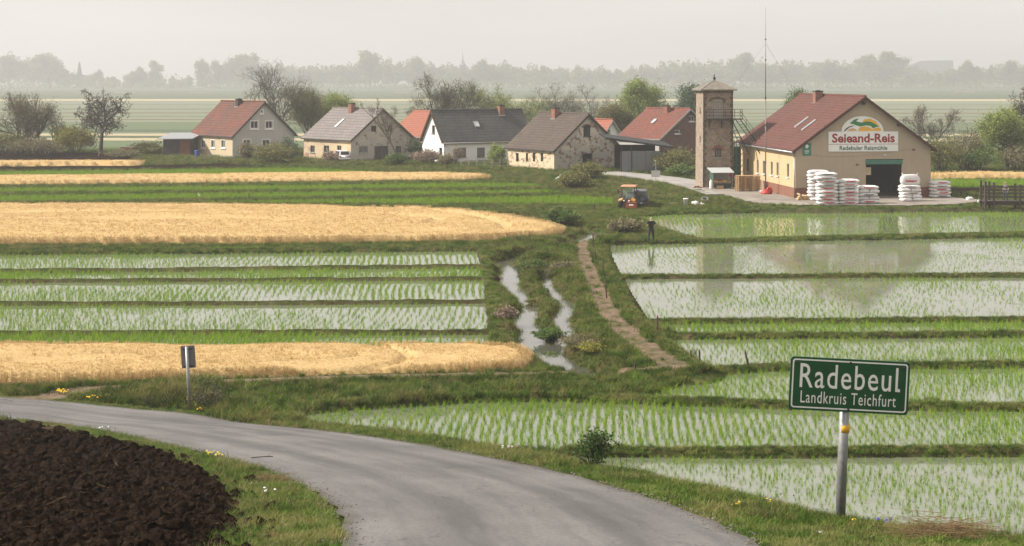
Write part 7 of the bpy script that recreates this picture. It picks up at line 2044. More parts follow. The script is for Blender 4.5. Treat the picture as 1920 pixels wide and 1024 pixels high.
# ---- vehicles
M_TYRE = flat("tyre_rubber", (0.022, 0.021, 0.02), 0.9, var=0.3); M_RIM = flat("grey_rim", (0.35, 0.34, 0.33), 0.4, 0.5); M_LAMP = flat("lamp_glass", (0.75, 0.74, 0.70), 0.15); M_TAIL = flat("tail_lamp", (0.35, 0.02, 0.02), 0.2)
def wheel(parent, x, y, r, w, rim=None):
    t = MB()
    prof = [(r * 0.62, -w / 2), (r * 0.93, -w / 2), (r, -w / 4), (r, w / 4), (r * 0.93, w / 2), (r * 0.62, w / 2)]
    t.lathe(prof, (0, 0, 0), 20); wh = t.build("wheel", M_TYRE, parent, (x, y, r)); wh.rotation_euler = (0, R(90), 0)
    q = MB(); q.lathe([(r * 0.15, -w * 0.55), (r * 0.6, -w * 0.42), (r * 0.6, w * 0.42), (r * 0.15, w * 0.55)], (0, 0, 0), 14); q.build("rim", rim or M_RIM, wh)
    return wh
def loft(mb, secs, mi=0):
    """secs: (y, [(x, z) ...]) closed loops of equal count"""
    i0 = len(mb.v); n = len(secs[0][1])
    for y, L in secs: mb.v += [(x, y, z) for x, z in L]
    for j in range(len(secs) - 1):
        for k in range(n):
            k2 = (k + 1) % n; mb.f.append((i0 + j * n + k, i0 + j * n + k2, i0 + (j + 1) * n + k2, i0 + (j + 1) * n + k)); mb.mi.append(mi)
    mb.f.append(tuple(i0 + k for k in range(n))); mb.mi.append(mi); e = i0 + (len(secs) - 1) * n; mb.f.append(tuple(e + k for k in reversed(range(n)))); mb.mi.append(mi)
def car(name, label, loc, rz, paint, L=4.2, W=1.75, H=1.5, belt=0.86, cab=(-0.02, 0.78), plate=True):
    """rear of the car at y = 0 looking at -y"""
    rt = empty(name, loc, rz, label, "car")
    def low(y, hw, zt): return (y, [(-hw * 0.92, 0.22), (hw * 0.92, 0.22), (hw, 0.42), (hw, zt * 0.86), (hw * 0.93, zt), (-hw * 0.93, zt), (-hw, zt * 0.86), (-hw, 0.42)])
    h = W / 2; q = MB(); loft(q, [low(0, h * 0.90, belt * 0.93), low(0.12, h, belt), low(L * 0.62, h, belt), low(L * 0.74, h * 0.99, belt * 0.97), low(L * 0.93, h * 0.94, belt * 0.80), low(L, h * 0.84, belt * 0.62)])
    body = q.build("body", paint, rt, bevel=0.03, smooth=True)
    def up(y, hw, z0, zt, k): return (y, [(-hw, z0), (hw, z0), (hw * k, zt), (-hw * k, zt)])
    y0, y1 = L * max(cab[0], 0) + 0.03, L * cab[1]
    q = MB(); loft(q, [(y0, [(-h * 0.9, belt - 0.02), (h * 0.9, belt - 0.02), (h * 0.9, belt), (-h * 0.9, belt)]), up(y0 + 0.28, h * 0.92, belt - 0.02, H - 0.06, 0.80), up(y0 + 0.55, h * 0.93, belt - 0.02, H, 0.80), up(L * 0.5, h * 0.93, belt - 0.02, H, 0.80), (y1, [(-h * 0.88, belt - 0.02), (h * 0.88, belt - 0.02), (h * 0.88, belt), (-h * 0.88, belt)])])
    q.build("cabin", paint, rt, bevel=0.025, smooth=True)
    q = MB(); a = (H - 0.06 - belt); q.hexa([(-h * 0.74, y0 + 0.02, belt + 0.05), (h * 0.74, y0 + 0.02, belt + 0.05), (h * 0.74, y0 + 0.06, belt + 0.05), (-h * 0.74, y0 + 0.06, belt + 0.05), (-h * 0.66, y0 + 0.02 + 0.26 * 0.86, belt + a * 0.88), (h * 0.66, y0 + 0.02 + 0.26 * 0.86, belt + a * 0.88), (h * 0.66, y0 + 0.3, belt + a * 0.88), (-h * 0.66, y0 + 0.3, belt + a * 0.88)]); q.build("rear_window", M_GLASS, rt)
    for s in (-1, 1):
        q = MB()
        for ya, yb in ((y0 + 0.42, L * 0.36), (L * 0.38, L * 0.56)):
            P = lambda y, t: (s * (h * 0.93 + (h * 0.80 * 0.93 - h * 0.93) * t + 0.012), y, belt - 0.02 + (H - belt) * t)
            q.face([P(ya, 0.14), P(yb, 0.14), P(yb, 0.86), P(ya, 0.86)])
        q.build("side_window", M_GLASS, rt)
        q = MB(); q.box((s * h * 0.90 - 0.11, -0.02, belt * 0.66), (s * h * 0.90 + 0.07 * (s < 0) + 0.0, 0.06, belt * 0.90)) if s > 0 else q.box((-h * 0.90, -0.02, belt * 0.66), (-h * 0.90 + 0.13, 0.06, belt * 0.90)); q.build("tail_light", M_TAIL, rt)
        for y in (L * 0.19, L * 0.80): wheel(rt, s * (h - 0.10), y, 0.31, 0.2)
    q = MB(); q.box((-h * 0.92, -0.06, 0.30), (h * 0.92, 0.02, 0.48)); q.build("bumper", paint, rt, bevel=0.02)
    if plate: q = MB(); q.box((-0.26, -0.075, 0.36), (0.26, -0.061, 0.47)); q.build("licence_plate", M_WHITE, rt)
    return rt
def carpaint(name, c):
    m, nt, b = newmat(name); nb = NB(nt); n = nb.noise(nb.coord(), 3, 4, 0.6)
    nb.put(b.inputs["Base Color"], nb.ramp(n, [(0.3, tuple(k * 0.85 for k in c)), (0.7, c)])); nb.put(b.inputs["Roughness"], nb.ramp(n, [(0.3, 0.2), (0.7, 0.4)])); b.inputs["Coat Weight"].default_value = 0.4
    return m
p = PX(647, 303.5, VG); car("white_car", "white hatchback parked before the derelict house's cream side wall", (p[0], p[1] + 0.3, VG + 0.06), R(24), carpaint("white_car_paint", (0.72, 0.72, 0.73)), L=4.1)
p = PG(1199, 389); car("dark_car", "dark grey-blue car parked on the grass behind the tractor", (p[0], p[1], p[2]), R(-6), carpaint("slate_car_paint", (0.06, 0.07, 0.095)), L=4.3, H=1.58, belt=0.92)

def tractor():
    p = PG(1178, 391); rt = empty("tractor", (p[0], p[1], p[2]), R(-14), "small orange and yellow tractor with open cab before the dark car", "tractor")
    mo = carpaint("tractor_orange", (0.30, 0.065, 0.025)); my = carpaint("tractor_yellow", (0.50, 0.25, 0.035)); mk = M_TRIMD; mr = flat("faded_cab_roof", (0.48, 0.24, 0.14), 0.6)
    # front looks at -y
    q = MB(); q.box((-0.36, -0.9, 0.45), (0.36, 0.35, 0.98)); q.build("engine_hood", mk, rt, bevel=0.04)
    q = MB(); q.box((-0.30, -1.15, 0.35), (0.30, 1.25, 0.52)); q.build("chassis", mk, rt)
    q = MB(); q.box((0.05, -1.62, 0.14), (1.02, -1.0, 0.66)); bx = q.build("front_box", mo, rt, bevel=0.03)
    q = MB(); q.box((0.34, -1.635, 0.40), (0.74, -1.621, 0.54)); q.build("number_plate", M_WHITE, bx)
    q = MB(); q.box((0.02, -1.66, 0.66), (1.05, -0.98, 0.70)); q.build("box_rim", mo, bx)
    for s in (-1, 1):
        wheel(rt, s * 0.72, 0.72, 0.58, 0.34, M_RIM); wheel(rt, s * 0.62, -0.78, 0.42, 0.26, M_RIM)
        q = MB(); pts = [(0.15 + 0.6 * math.cos(t) * 1.05, 0.58 + 0.64 * math.sin(t)) for t in [math.pi * k / 8 for k in range(9)]]
        for (a, za), (b, zb) in zip(pts[:-1], pts[1:]): q.hexa([(s * 0.5, 0.57 + a, za), (s * 0.92, 0.57 + a, za), (s * 0.92, 0.57 + b, zb), (s * 0.5, 0.57 + b, zb), (s * 0.5, 0.57 + a, za + 0.05), (s * 0.92, 0.57 + a, za + 0.05), (s * 0.92, 0.57 + b, zb + 0.05), (s * 0.5, 0.57 + b, zb + 0.05)])
        q.build("fender", mk, rt)
        q = MB(); q.hexa([(s * 0.40, -1.05, 0.80), (s * 0.78, -1.05, 0.72), (s * 0.78, -0.5, 0.84), (s * 0.40, -0.5, 0.95), (s * 0.40, -1.05, 0.88), (s * 0.78, -1.05, 0.80), (s * 0.78, -0.5, 0.92), (s * 0.40, -0.5, 1.03)]); q.build("front_fender", my, rt)
        for y, zt in ((0.02, 2.0), (1.1, 2.0)): q = MB(); q.bar((s * 0.62, y, 0.9), (s * 0.58, y + 0.05, zt), 0.065); q.build("cab_post", mk, rt)
        q = MB(); q.bar((s * 0.62, 0.0, 1.55), (s * 0.92, -0.1, 1.55), 0.025); q.box((s * 0.92 - 0.09, -0.13, 1.38), (s * 0.92 + 0.09, -0.08, 1.72)); q.build("mirror", mk, rt)
        q = MB(); q.lathe([(0.04, 0), (0.085, 0.02), (0.085, 0.09), (0.03, 0.12)], (0, 0, 0), 10); o = q.build("headlight", M_LAMP, rt, (s * 0.24, -0.9, 0.78)); o.rotation_euler = (R(90), 0, 0)
    q = MB(); q.hexa([(-0.74, -0.18, 2.0), (0.74, -0.18, 2.0), (0.74, 1.3, 2.0), (-0.74, 1.3, 2.0), (-0.66, -0.1, 2.13), (0.66, -0.1, 2.13), (0.66, 1.2, 2.13), (-0.66, 1.2, 2.13)]); q.build("cab_roof", mr, rt, bevel=0.03)
    m, nt, b = newmat("cab_glass"); b.inputs["Base Color"].default_value = (0.75, 0.85, 0.8, 1); b.inputs["Transmission Weight"].default_value = 0.85; b.inputs["Roughness"].default_value = 0.03; b.inputs["IOR"].default_value = 1.1
    q = MB(); q.box((-0.54, 0.03, 1.0), (0.54, 0.04, 1.95)); q.build("windscreen", m, rt)
    q = MB(); q.box((-0.25, 0.55, 0.85), (0.25, 0.95, 1.0)); q.box((-0.25, 0.85, 1.001), (0.25, 0.97, 1.5)); q.build("seat", mk, rt, bevel=0.03)
    q = MB(); q.tube((0, 0.1, 0.95), (0, 0.35, 1.25), 0.03); q.lathe([(0.2, 0), (0.22, 0.02), (0.2, 0.04)], (0, 0.36, 1.25), 14); q.build("steering_wheel", mk, rt)
    q = MB(); q.box((-0.5, -0.2, 0.62), (0.5, 0.5, 0.72)); q.build("floor_plate", mk, rt)
tractor()

# ---- odds and ends on the bank
def at_ground(name, label, px, py, cat, rz=0.0, dz=0.0, group=None):
    p = PG(px, py); return empty(name, (p[0], p[1], p[2] + dz), rz, label, cat, group)
rt = at_ground("white_pipe", "upright white plastic pipe stub on the grass right of the dark car", 1286, 387.5, "pipe")
q = MB(); q.lathe([(0.20, 0), (0.21, 0.7), (0.25, 0.72), (0.25, 0.80), (0.20, 0.805), (0.19, 0.5)], (0, 0, -0.03), 14); q.build("tube", M_WHITE, rt, smooth=True)
def soft_bag(name, label, px, py, w, h, seed, mat=None):
    rt = at_ground(name, label, px, py, "bag", seed * 1.1); me = sack_mesh(100 + seed, w, w * 0.8, h); o = link("bag", me, rt, (0, 0, h * 0.42)); me.materials.clear(); me.materials.append(mat or M_SACK)
    q = MB(); q.lathe([(0.03, 0), (0.05, 0.06), (0.02, 0.12)], (w * 0.2, 0, h * 0.84), 7); q.build("knot", mat or M_SACK, rt)
soft_bag("white_bag", "larger white plastic bag lying on the grass below the lane", 1303, 386, 0.75, 0.46, 1); soft_bag("small_white_bag", "smaller white plastic bag right of the larger one on the grass", 1316, 386, 0.5, 0.28, 2)
soft_bag("pale_sack", "crumpled pale sack at the right end of the yard near the footbridge", 1818, 376, 0.62, 0.36, 3)
soft_bag("little_bag", "little white bag at the yard's end beside the footbridge", 1835, 380, 0.3, 0.24, 4)
rt = at_ground("old_tyre", "old grey tyre lying tilted on the grass above the white bags", 1322, 378, "tyre"); q = MB()
for k in range(16):
    a0, a1 = 2 * math.pi * k / 16, 2 * math.pi * (k + 1) / 16; q.tube((0.30 * math.cos(a0), 0.30 * math.sin(a0), 0), (0.30 * math.cos(a1), 0.30 * math.sin(a1), 0), 0.11, n=8, cap=False)
o = q.build("tread", flat("dusty_rubber", (0.14, 0.135, 0.125), 0.9), rt, (0, 0, 0.22), smooth=True); o.rotation_euler = (R(28), 0, 0)
rt = at_ground("white_plank", "white board lying on the grass left of the pipe stub", 1263, 383, "board", R(4)); q = MB(); q.box((-0.4, -0.12, 0.08), (0.4, 0.12, 0.13)); q.build("plank", M_WHITE, rt)
def bird(name, label, px, py, h, legs=True, rz=0.0):
    rt = at_ground(name, label, px, py, "bird", rz); k = h / 0.9; zb = 0.42 * k if legs else 0.13 * k
    q = MB(); secs = []
    for y, r in ((-0.30, 0.015), (-0.2, 0.06), (-0.05, 0.10), (0.1, 0.11), (0.2, 0.075), (0.27, 0.03)):
        secs.append((y * k, [(r * k * math.cos(t), zb + 0.05 * k + y * 0.35 * k + r * 1.15 * k * math.sin(t)) for t in [2 * math.pi * i / 10 for i in range(10)]]))
    loft(q, secs); q.build("body", M_WHITE, rt, smooth=True)
    q = MB(); pts = [(0, 0.22, 0.14), (0, 0.30, 0.22), (0, 0.27, 0.34), (0, 0.32, 0.44)]; pts = [(x * k, y * k, zb + z * k) for x, y, z in pts]; q.path(pts, 0.032 * k, 7); e = pts[-1]; q.tube(e, (0, e[1] + 0.09 * k, e[2] + 0.0), 0.036 * k, 0.022 * k, 8); q.build("neck", M_WHITE, rt, smooth=True)
    q = MB(); q.tube((0, e[1] + 0.085 * k, e[2]), (0, e[1] + 0.22 * k, e[2] - 0.02 * k), 0.014 * k, 0.002, 6); q.build("beak", flat(name + "_beak", (0.55, 0.36, 0.08)), rt)
    if legs:
        for s in (-1, 1): q = MB(); q.path([(s * 0.05 * k, 0.02, zb), (s * 0.055 * k, -0.02, zb * 0.5), (s * 0.05 * k, 0.01, 0)], 0.012, 5); q.build("leg", M_TRIMD, rt)
bird("white_heron", "white heron standing on the bank below the mossy brown roof", 1046, 341, 0.85, True, R(-70)); bird("white_goose", "white goose resting between the green rice strips", 375, 369, 0.55, False, R(80))

# ---- stakes
M_STAKE = woodmat("weathered_stake", (0.045, 0.034, 0.027), (0.12, 0.09, 0.065)); M_STAKER = flat("reddish_stake_top", (0.22, 0.055, 0.04))
for i, (px, py, top, lean, lab) in enumerate([
    (1112, 470, 438, 0.0, "stake at the far end of the dirt path, farthest from the road"), (1117, 492, 471, 0.03, "short stake beside the path, second from its far end"), (1130.5, 513, 486, 0.0, "stake beside the path, third from its far end"),
    (1134, 526, 512, 0.0, "shortest stake beside the path, fourth from its far end"), (1138, 559, 530, 0.09, "slightly tilted stake beside the path, fifth from its far end"), (1233, 620, 590, 0.0, "stake with reddish top at the paddy corner right of the path"),
    (1312, 686, 655, 0.02, "upright stake in the paddy left of the town sign"), (1405, 690, 657, 0.22, "tilted stake in the paddy just left of the town sign"), (1191, 699, 677, 0.0, "stub of a stake left of the path's near end"),
    (1114, 395, 381, 0.0, "stake at the edge of the green strip left of the tractor"), (643, 384, 367, 0.0, "thin stake between the green strips above the wide wheat field"), (467, 374, 362, 0.0, "thin short stake between the green strips left of the middle"),
    (238, 308, 299, 0.0, "thin marker stake on the dark soil beside the short wheat strip")]):
    p = PG(px, py); h = (py - top) * p[1] / F; rt = empty("stake", (p[0], p[1], p[2] - 0.05), 0, lab, "stake", "wooden stakes")
    w = 0.045 if p[1] < 120 else 0.06
    q = MB(); q.tube((0, 0, -0.1), (-lean * h, 0, h * 0.93), w, w * 0.85, 6); q.build("post", M_STAKE, rt)
    q = MB(); q.tube((-lean * h, 0, h * 0.93), (-lean * h * 1.05, 0, h + 0.03), w * 0.9, w * 0.5, 6); q.build("tip", M_STAKER if i == 5 else M_STAKE, rt)

# ---- lane sign, bin, fences, drum
p = PX(1229.5, 341, VG); rt = empty("lane_signpost", p, 0, "thin signpost with white plate and small round sign beside the lane", "signpost"); sc = p[1] / F
q = MB(); q.tube((0, 0, -0.1), (0, 0, 45 * sc), 0.035); q.build("pole", M_TRIMG, rt)
q = MB(); q.box((-0.5, -0.06, 9 * sc), (0.5, -0.036, 21 * sc)); q.build("plate", flat("sign_grey_white", (0.58, 0.58, 0.57), 0.5), rt, bevel=0.01)
q = MB(); q.lathe([(0.17, 0), (0.18, 0.02), (0.0, 0.03)], (0, 0, 0), 14); o = q.build("round_sign", flat("olive_disc", (0.16, 0.13, 0.05)), rt, (0, -0.037, 44 * sc)); o.rotation_euler = (R(90), 0, 0)
p = PX(369.5, 296, VG); rt = empty("blue_bin", (p[0], p[1], VG + 0.06), R(40), "blue wheeled bin before the cream wall of the red roofed house", "bin"); mbl = flat("blue_plastic", (0.02, 0.05, 0.22), 0.45)
q = MB(); q.hexa([(-0.22, -0.22, 0.08), (0.22, -0.22, 0.08), (0.22, 0.22, 0.08), (-0.22, 0.22, 0.08), (-0.29, -0.3, 0.95), (0.29, -0.3, 0.95), (0.29, 0.3, 0.95), (-0.29, 0.3, 0.95)]); q.build("body", mbl, rt, bevel=0.02)
q = MB(); q.hexa([(-0.31, -0.33, 0.955), (0.31, -0.33, 0.955), (0.31, 0.33, 0.955), (-0.31, 0.33, 0.955), (-0.26, -0.26, 1.04), (0.26, -0.26, 1.04), (0.28, 0.33, 1.06), (-0.28, 0.33, 1.06)]); q.build("lid", mbl, rt)
for s in (-1, 1): wheel(rt, s * 0.22, 0.24, 0.1, 0.06)
def fence(name, label, a, b, n, h, mat, rails):
    A = Vector(PX(*a, VG)); B = Vector(PX(*b, VG)); rt = empty(name, A, math.atan2(B.y - A.y, B.x - A.x), label, "fence"); L = (B - A).length
    for i in range(n): x = L * i / (n - 1); q = MB(); q.bar((x, 0, -0.1), (x, 0, h), 0.05); q.build("post", mat, rt)
    for z in rails: q = MB(); q.bar((0, -0.035, z), (L, -0.035, z), 0.022); q.build("rail", mat, rt)
fence("garden_fence", "thin grey wire fence before the white house", (850, 311.5), (952, 314.5), 8, 1.05, M_TRIMG, (0.3, 0.65, 1.0))
fence("low_fence", "low thin rail fence along the cream wall at far left", (376, 295), (440, 298.5), 5, 0.5, M_TRIMG, (0.22, 0.45))
p = PX(1102, 317, VG); rt = empty("yellow_machine", (p[0], p[1] - 0.2, VG), R(34), "small yellow hand machine standing in the torn gable's doorway", "machine")
q = MB(); q.box((-0.3, -0.25, 0.35), (0.3, 0.25, 0.9)); q.build("tank", carpaint("machine_yellow", (0.75, 0.48, 0.04)), rt, bevel=0.04); q = MB(); q.bar((-0.1, 0.0, 0.9), (-0.15, 0.1, 1.5), 0.04); q.bar((-0.3, 0.1, 1.5), (0.05, 0.1, 1.5), 0.04); q.build("handle", M_TRIMG, rt); [wheel(rt, s * 0.3, 0, 0.2, 0.1) for s in (-1, 1)]
p = PX(1097, 319, VG)

# ---- footbridge at the right edge
def bridge():
    p = PX(1848, 388, VG); sc = p[1] / F; rt = empty("footbridge", p, R(-2), "weathered wooden footbridge with rails at the right picture edge", "bridge")
    mw = woodmat("bridge_timber", (0.04, 0.032, 0.028), (0.12, 0.095, 0.08)); L = 9.0; zd = 11 * sc
    for px, t in ((0.0, 48), (0.75, 46), (3.1, 42), (5.6, 42), (8.2, 42)):
        for y in (0.0, 1.5): q = MB(); q.box((px - 0.09, y - 0.08, -0.9 if px > 0.8 else -0.2), (px + 0.09, y + 0.08, t * sc)); q.build("post", mw, rt)
    for z in (zd + 0.32, zd + 0.64, zd + 0.96, zd + 1.26):
        for y in (-0.11, 1.39): q = MB(); q.box((0.05, y, z - 0.05), (L, y + 0.03, z + 0.05)); q.build("rail", mw, rt)
    for y in (0.12, 1.2): q = MB(); q.box((-0.2, y, zd - 0.38), (L, y + 0.16, zd - 0.06)); q.build("beam", mw, rt)
    n = 36; pl = MB().box((0, -0.12, 0), (L / n - 0.02, 1.6, 0.055)).mesh("plank", mw)
    for i in range(n): link("plank", pl, rt, (-0.1 + i * L / n, 0, zd - 0.055 + 0.004 * (i % 3)))
    s = MB(); x0 = 1.6; s.face([(p[0] + x0, p[1] - 1.2, 0.06), (p[0] + 14, p[1] - 1.2, 0.06), (p[0] + 14, p[1] + 9, 0.06), (p[0] + x0, p[1] + 9, 0.06)])
    q = R(-2); c = empty
    X = p[0] + 2.0; person("person", "distant person in grey jacket standing on the wooden footbridge", (p[0] + 2.05, p[1] + 0.7, p[2] + zd + 0.01), R(120), flat("grey_jacket", (0.13, 0.12, 0.13), 0.9), flat("blue_trousers", (0.06, 0.07, 0.10), 0.9), M_SKIN, M_GREYH, 0.98, "down")
bridge()

# ---- shed-side brick heap far left, brick stub at tower
p = PX(240, 291, VG); rt = empty("log_stack", (p[0], p[1], VG), R(-6), "reddish stack of sawn logs beside the orchard tree", "log stack"); r = random.Random(8)
me_ = MB().tube((0, 0, 0), (0, 0.9, 0), 0.11, n=7).mesh("log", flat("red_brown_log", (0.24, 0.10, 0.06), 0.9, var=0.3))
for i in range(11):
    for j in range(6): link("log", me_, rt, (-1.2 + i * 0.225 + 0.11 * (j % 2), r.uniform(-0.06, 0.06), 0.11 + j * 0.2))
p = PX(1309, 352, YZ); rt = empty("brick_heap", (p[0], p[1], YZ), 0, "few loose bricks at the tower's left foot", "bricks"); me_ = MB().box((0, 0, 0), (0.28, 0.13, 0.1)).mesh("brick", M_CHIM)
for i, (x, y, z, a) in enumerate(((-0.5, -0.2, 0, 0.2), (-0.2, -0.3, 0, -0.3), (0.1, -0.15, 0, 0.1), (-0.4, -0.2, 0.101, -0.1), (-0.1, -0.22, 0.101, 0.5), (0.35, -0.3, 0, 1.2))): link("brick", me_, rt, (x, y, z), a)
# ================================================================== signs by the road
def rrect(w, h, r, n=6):
    pts = []
    for cx, cz, a0 in ((w / 2 - r, -h / 2 + r, -90), (w / 2 - r, h / 2 - r, 0), (-w / 2 + r, h / 2 - r, 90), (-w / 2 + r, -h / 2 + r, 180)):
        for i in range(n + 1): a = R(a0 + 90 * i / n); pts.append((cx + r * math.cos(a), cz + r * math.sin(a)))
    return pts
M_GALV = flat("galvanised_steel", (0.30, 0.30, 0.30), 0.5, 0.55, 0.25, 14)
def town_sign():
    b = PH(1574, 977); Y = b[1]; s = Y / F
    rt = empty("town_sign", b, 0, "green town sign with white lettering on a leaning grey post", "sign")
    mg = flat("sign_board_green", (0.010, 0.074, 0.029), 0.38, var=0.22, scale=3.5, spec=0.5); mw = flat("sign_letter_white", (0.78, 0.77, 0.73), 0.5, var=0.05)
    H = lambda py: (977 - py) * s; X = lambda px: (px - 1574) * s
    q = MB(); q.tube((0, 0.0, -0.3), (X(1586), 0.0, H(690)), 9.3 * s, 9.3 * s, 16); post = q.build("post", M_GALV, rt, smooth=True)
    q = MB(); a, c = Vector((X(1582.6), 0, H(810))), Vector((X(1583.2), 0, H(796))); q.tube(a, c, 9.9 * s, 9.9 * s, 16); q.build("yellow_band", flat("yellow_tape", (0.72, 0.40, 0.02), 0.6), post, smooth=True)
    w, h = 223 * s, 99 * s; rl = R(3.0); cx, cz = X(1589.5), H(720.5); y0 = -0.10
    def plate(nm, outline, ya, yb, mat, par=None):
        q = MB(); q.prism(outline, ya, yb); o = q.build(nm, mat, par or rt)
        if par is None: o.location = (cx, y0, cz); o.rotation_euler = (0, rl, 0)
        return o
    pl = plate("board", rrect(w, h, 0.05), 0, 0.025, mg)
    for k, (m1, ww, hh) in enumerate(((mw, w - 8 * s, h - 8 * s),)):
        q = MB(); o1 = rrect(ww, hh, 0.04); o2 = rrect(ww - 5 * s, hh - 5 * s, 0.028); n = len(o1)
        for i in range(n):
            j = (i + 1) % n; q.hexa([(o1[i][0], -0.003, o1[i][1]), (o1[j][0], -0.003, o1[j][1]), (o1[j][0], -0.0003, o1[j][1]), (o1[i][0], -0.0003, o1[i][1]), (o2[i][0], -0.003, o2[i][1]), (o2[j][0], -0.003, o2[j][1]), (o2[j][0], -0.0003, o2[j][1]), (o2[i][0], -0.0003, o2[i][1])])
        q.build("border", mw, pl)
    me = fit(text_mesh("Radebeul", 0.4, mw, 0.0015, 0.0015, spacing=1.12), 183 * s, 45 * s); link("lettering", me, pl, (-1.5 * s, -0.0022, 15 * s))
    me = fit(text_mesh("Landkruis Teichfurt", 0.2, mw, 0.0, 0.0015, spacing=1.12), 178 * s, 22.5 * s); link("lettering", me, pl, (-1 * s, -0.0022, -24.5 * s))
    q = MB(); q.box((89 * s, -0.0037, -7.2 * s), (94.5 * s, -0.0007, -1.6 * s)); q.build("letter_foot", mw, pl)
    for x, z in ((-100, 39), (0, 43), (101, 39), (0, -44), (-103, -38), (102, -38)):
        q = MB(); q.lathe([(2.3 * s, 0), (2.3 * s, 0.006), (0.8 * s, 0.010)], (0, 0, 0), 8); o = q.build("bolt", M_TRIMD, pl, (x * s, -0.0035, z * s)); o.rotation_euler = (R(90), 0, 0)
    for z in (-30, 30): q = MB(); q.box((-60 * s, 0.026, z * s - 0.02), (60 * s, 0.045, z * s + 0.02)); q.build("back_rail", M_GALV, pl)
town_sign()
def back_sign():
    b = PG(356.5, 766); s = b[1] / F; rt = empty("grey_sign_back", b, 0, "back of a grey metal road sign on a tilted post at the left roadside", "sign")
    H = lambda py: (766 - py) * s; X = lambda px: (px - 356.5) * s
    q = MB(); q.tube((0, 0, -0.3), (X(350), 0, H(650)), 3.3 * s, 3.1 * s, 10); q.build("post", M_GALV, rt, smooth=True)
    w, h = 26.5 * s, 42 * s; q = MB(); q.prism(rrect(w, h, 0.03), 0, 0.02); pl = q.build("plate", flat("sign_back_grey", (0.165, 0.165, 0.165), 0.6, 0.2), rt, (X(352), 0.075, H(670))); pl.rotation_euler = (0, R(-4), 0)
    for z in (15 * s, -17 * s):
        q = MB(); q.box((-9 * s, -0.035, z - 0.025), (9 * s, -0.002, z + 0.025)); q.build("bracket", M_TRIMD, pl)
back_sign()

# ================================================================== roadside plants and litter
def clump(name, label, px, py, col, n, spread, h, seed, size=0.022, leaf=True, hill=True):
    b = PH(px, py) if hill else PG(px, py); z = gz(b[0], b[1]); rt = empty(name, (b[0], b[1], z), 0, label, "flowers", "wild flowers on the verge"); r = random.Random(seed)
    me = flat(name + str(seed) + "_petals", col, 0.6, var=0.12); st = MB(); k = (b[1] / 26.0) ** 0.5
    pet = MB(); pet.lathe([(0.004, -0.012), (size * 0.7, -0.002), (size, 0.006), (size * 0.55, 0.014), (0.003, 0.012)], (0, 0, 0), 9); pm = pet.mesh("bloom", me)
    for i in range(n):
        a = r.uniform(0, 6.28); d = spread * r.random() ** 0.6; x, y = d * math.cos(a), d * math.sin(a); hh = h * r.uniform(0.6, 1.15)
        st.tube((x * 0.8, y * 0.8, -0.02), (x, y, hh), 0.004, n=4); o = link("bloom", pm, rt, (x, y, hh)); o.scale = (k * r.uniform(.8, 1.3),) * 3; o.rotation_euler = (r.gauss(R(25), .2), r.gauss(0, .2), 0)
    st.build("stems", M_TUFT, rt)
    if leaf:
        o = link("leaves", blade_mesh("leaves", 26, h * 1.1, 0.022, 0.9, M_TUFT, 2, spread * 0.6, seed), rt)
Yel, Whi = (0.80, 0.50, 0.02), (0.80, 0.79, 0.76)
for i, a in enumerate([
    ("dandelions", "large yellow dandelion clump at the far left roadside", 115, 744, Yel, 16, 0.38, 0.14), ("dandelions", "yellow dandelions right of the large clump at the left roadside", 180, 750, Yel, 12, 0.5, 0.12),
    ("dandelions", "yellow dandelions at the grey sign's post", 345, 762, Yel, 8, 0.30, 0.16), ("dandelions", "yellow dandelions right of the grey sign's post", 378, 769, Yel, 9, 0.34, 0.10),
    ("dandelions", "yellow dandelions at the roadside before the near paddy's left tip", 492, 778, Yel, 5, 0.22, 0.12), ("daisies", "white and pale flowers at the roadside left of the leafy bush", 945, 844, Whi, 7, 0.22, 0.12),
    ("dandelions", "few yellow flowers beside the white ones left of the leafy bush", 975, 846, Yel, 4, 0.14, 0.10), ("daisies", "white flowers nearest the leafy bush on its left", 1003, 848, Whi, 4, 0.15, 0.12),
    ("dandelions", "yellow dandelions left of the town sign by the verge edge", 1386, 954, Yel, 5, 0.13, 0.08), ("dandelions", "two yellow dandelions nearest the town sign on its left", 1446, 948, Yel, 3, 0.09, 0.12), ("poppy", "single red flower left of the town sign", 1417, 920, (0.55, 0.03, 0.02), 1, 0.01, 0.17),
    ("violets", "blue violets at the verge right of the town sign post", 1657, 990, (0.10, 0.05, 0.40), 7, 0.13, 0.12), ("daisies", "white flower at the verge below the town sign post", 1536, 1004, Whi, 2, 0.05, 0.05),
    ("dandelions", "yellow flowers at the town sign's foot", 1600, 985, Yel, 2, 0.08, 0.07), ("daisies", "two white flowers on the grass inside the road bend", 505, 926, Whi, 4, 0.12, 0.07), ("daisies", "white flower at the left verge near the ploughed soil's top", 190, 808, Whi, 3, 0.3, 0.06),
    ("dandelions", "yellow-green flowering weed at the ploughed field's edge", 402, 862, (0.55, 0.45, 0.05), 10, 0.20, 0.17)]):
    clump(*a, seed=500 + i)
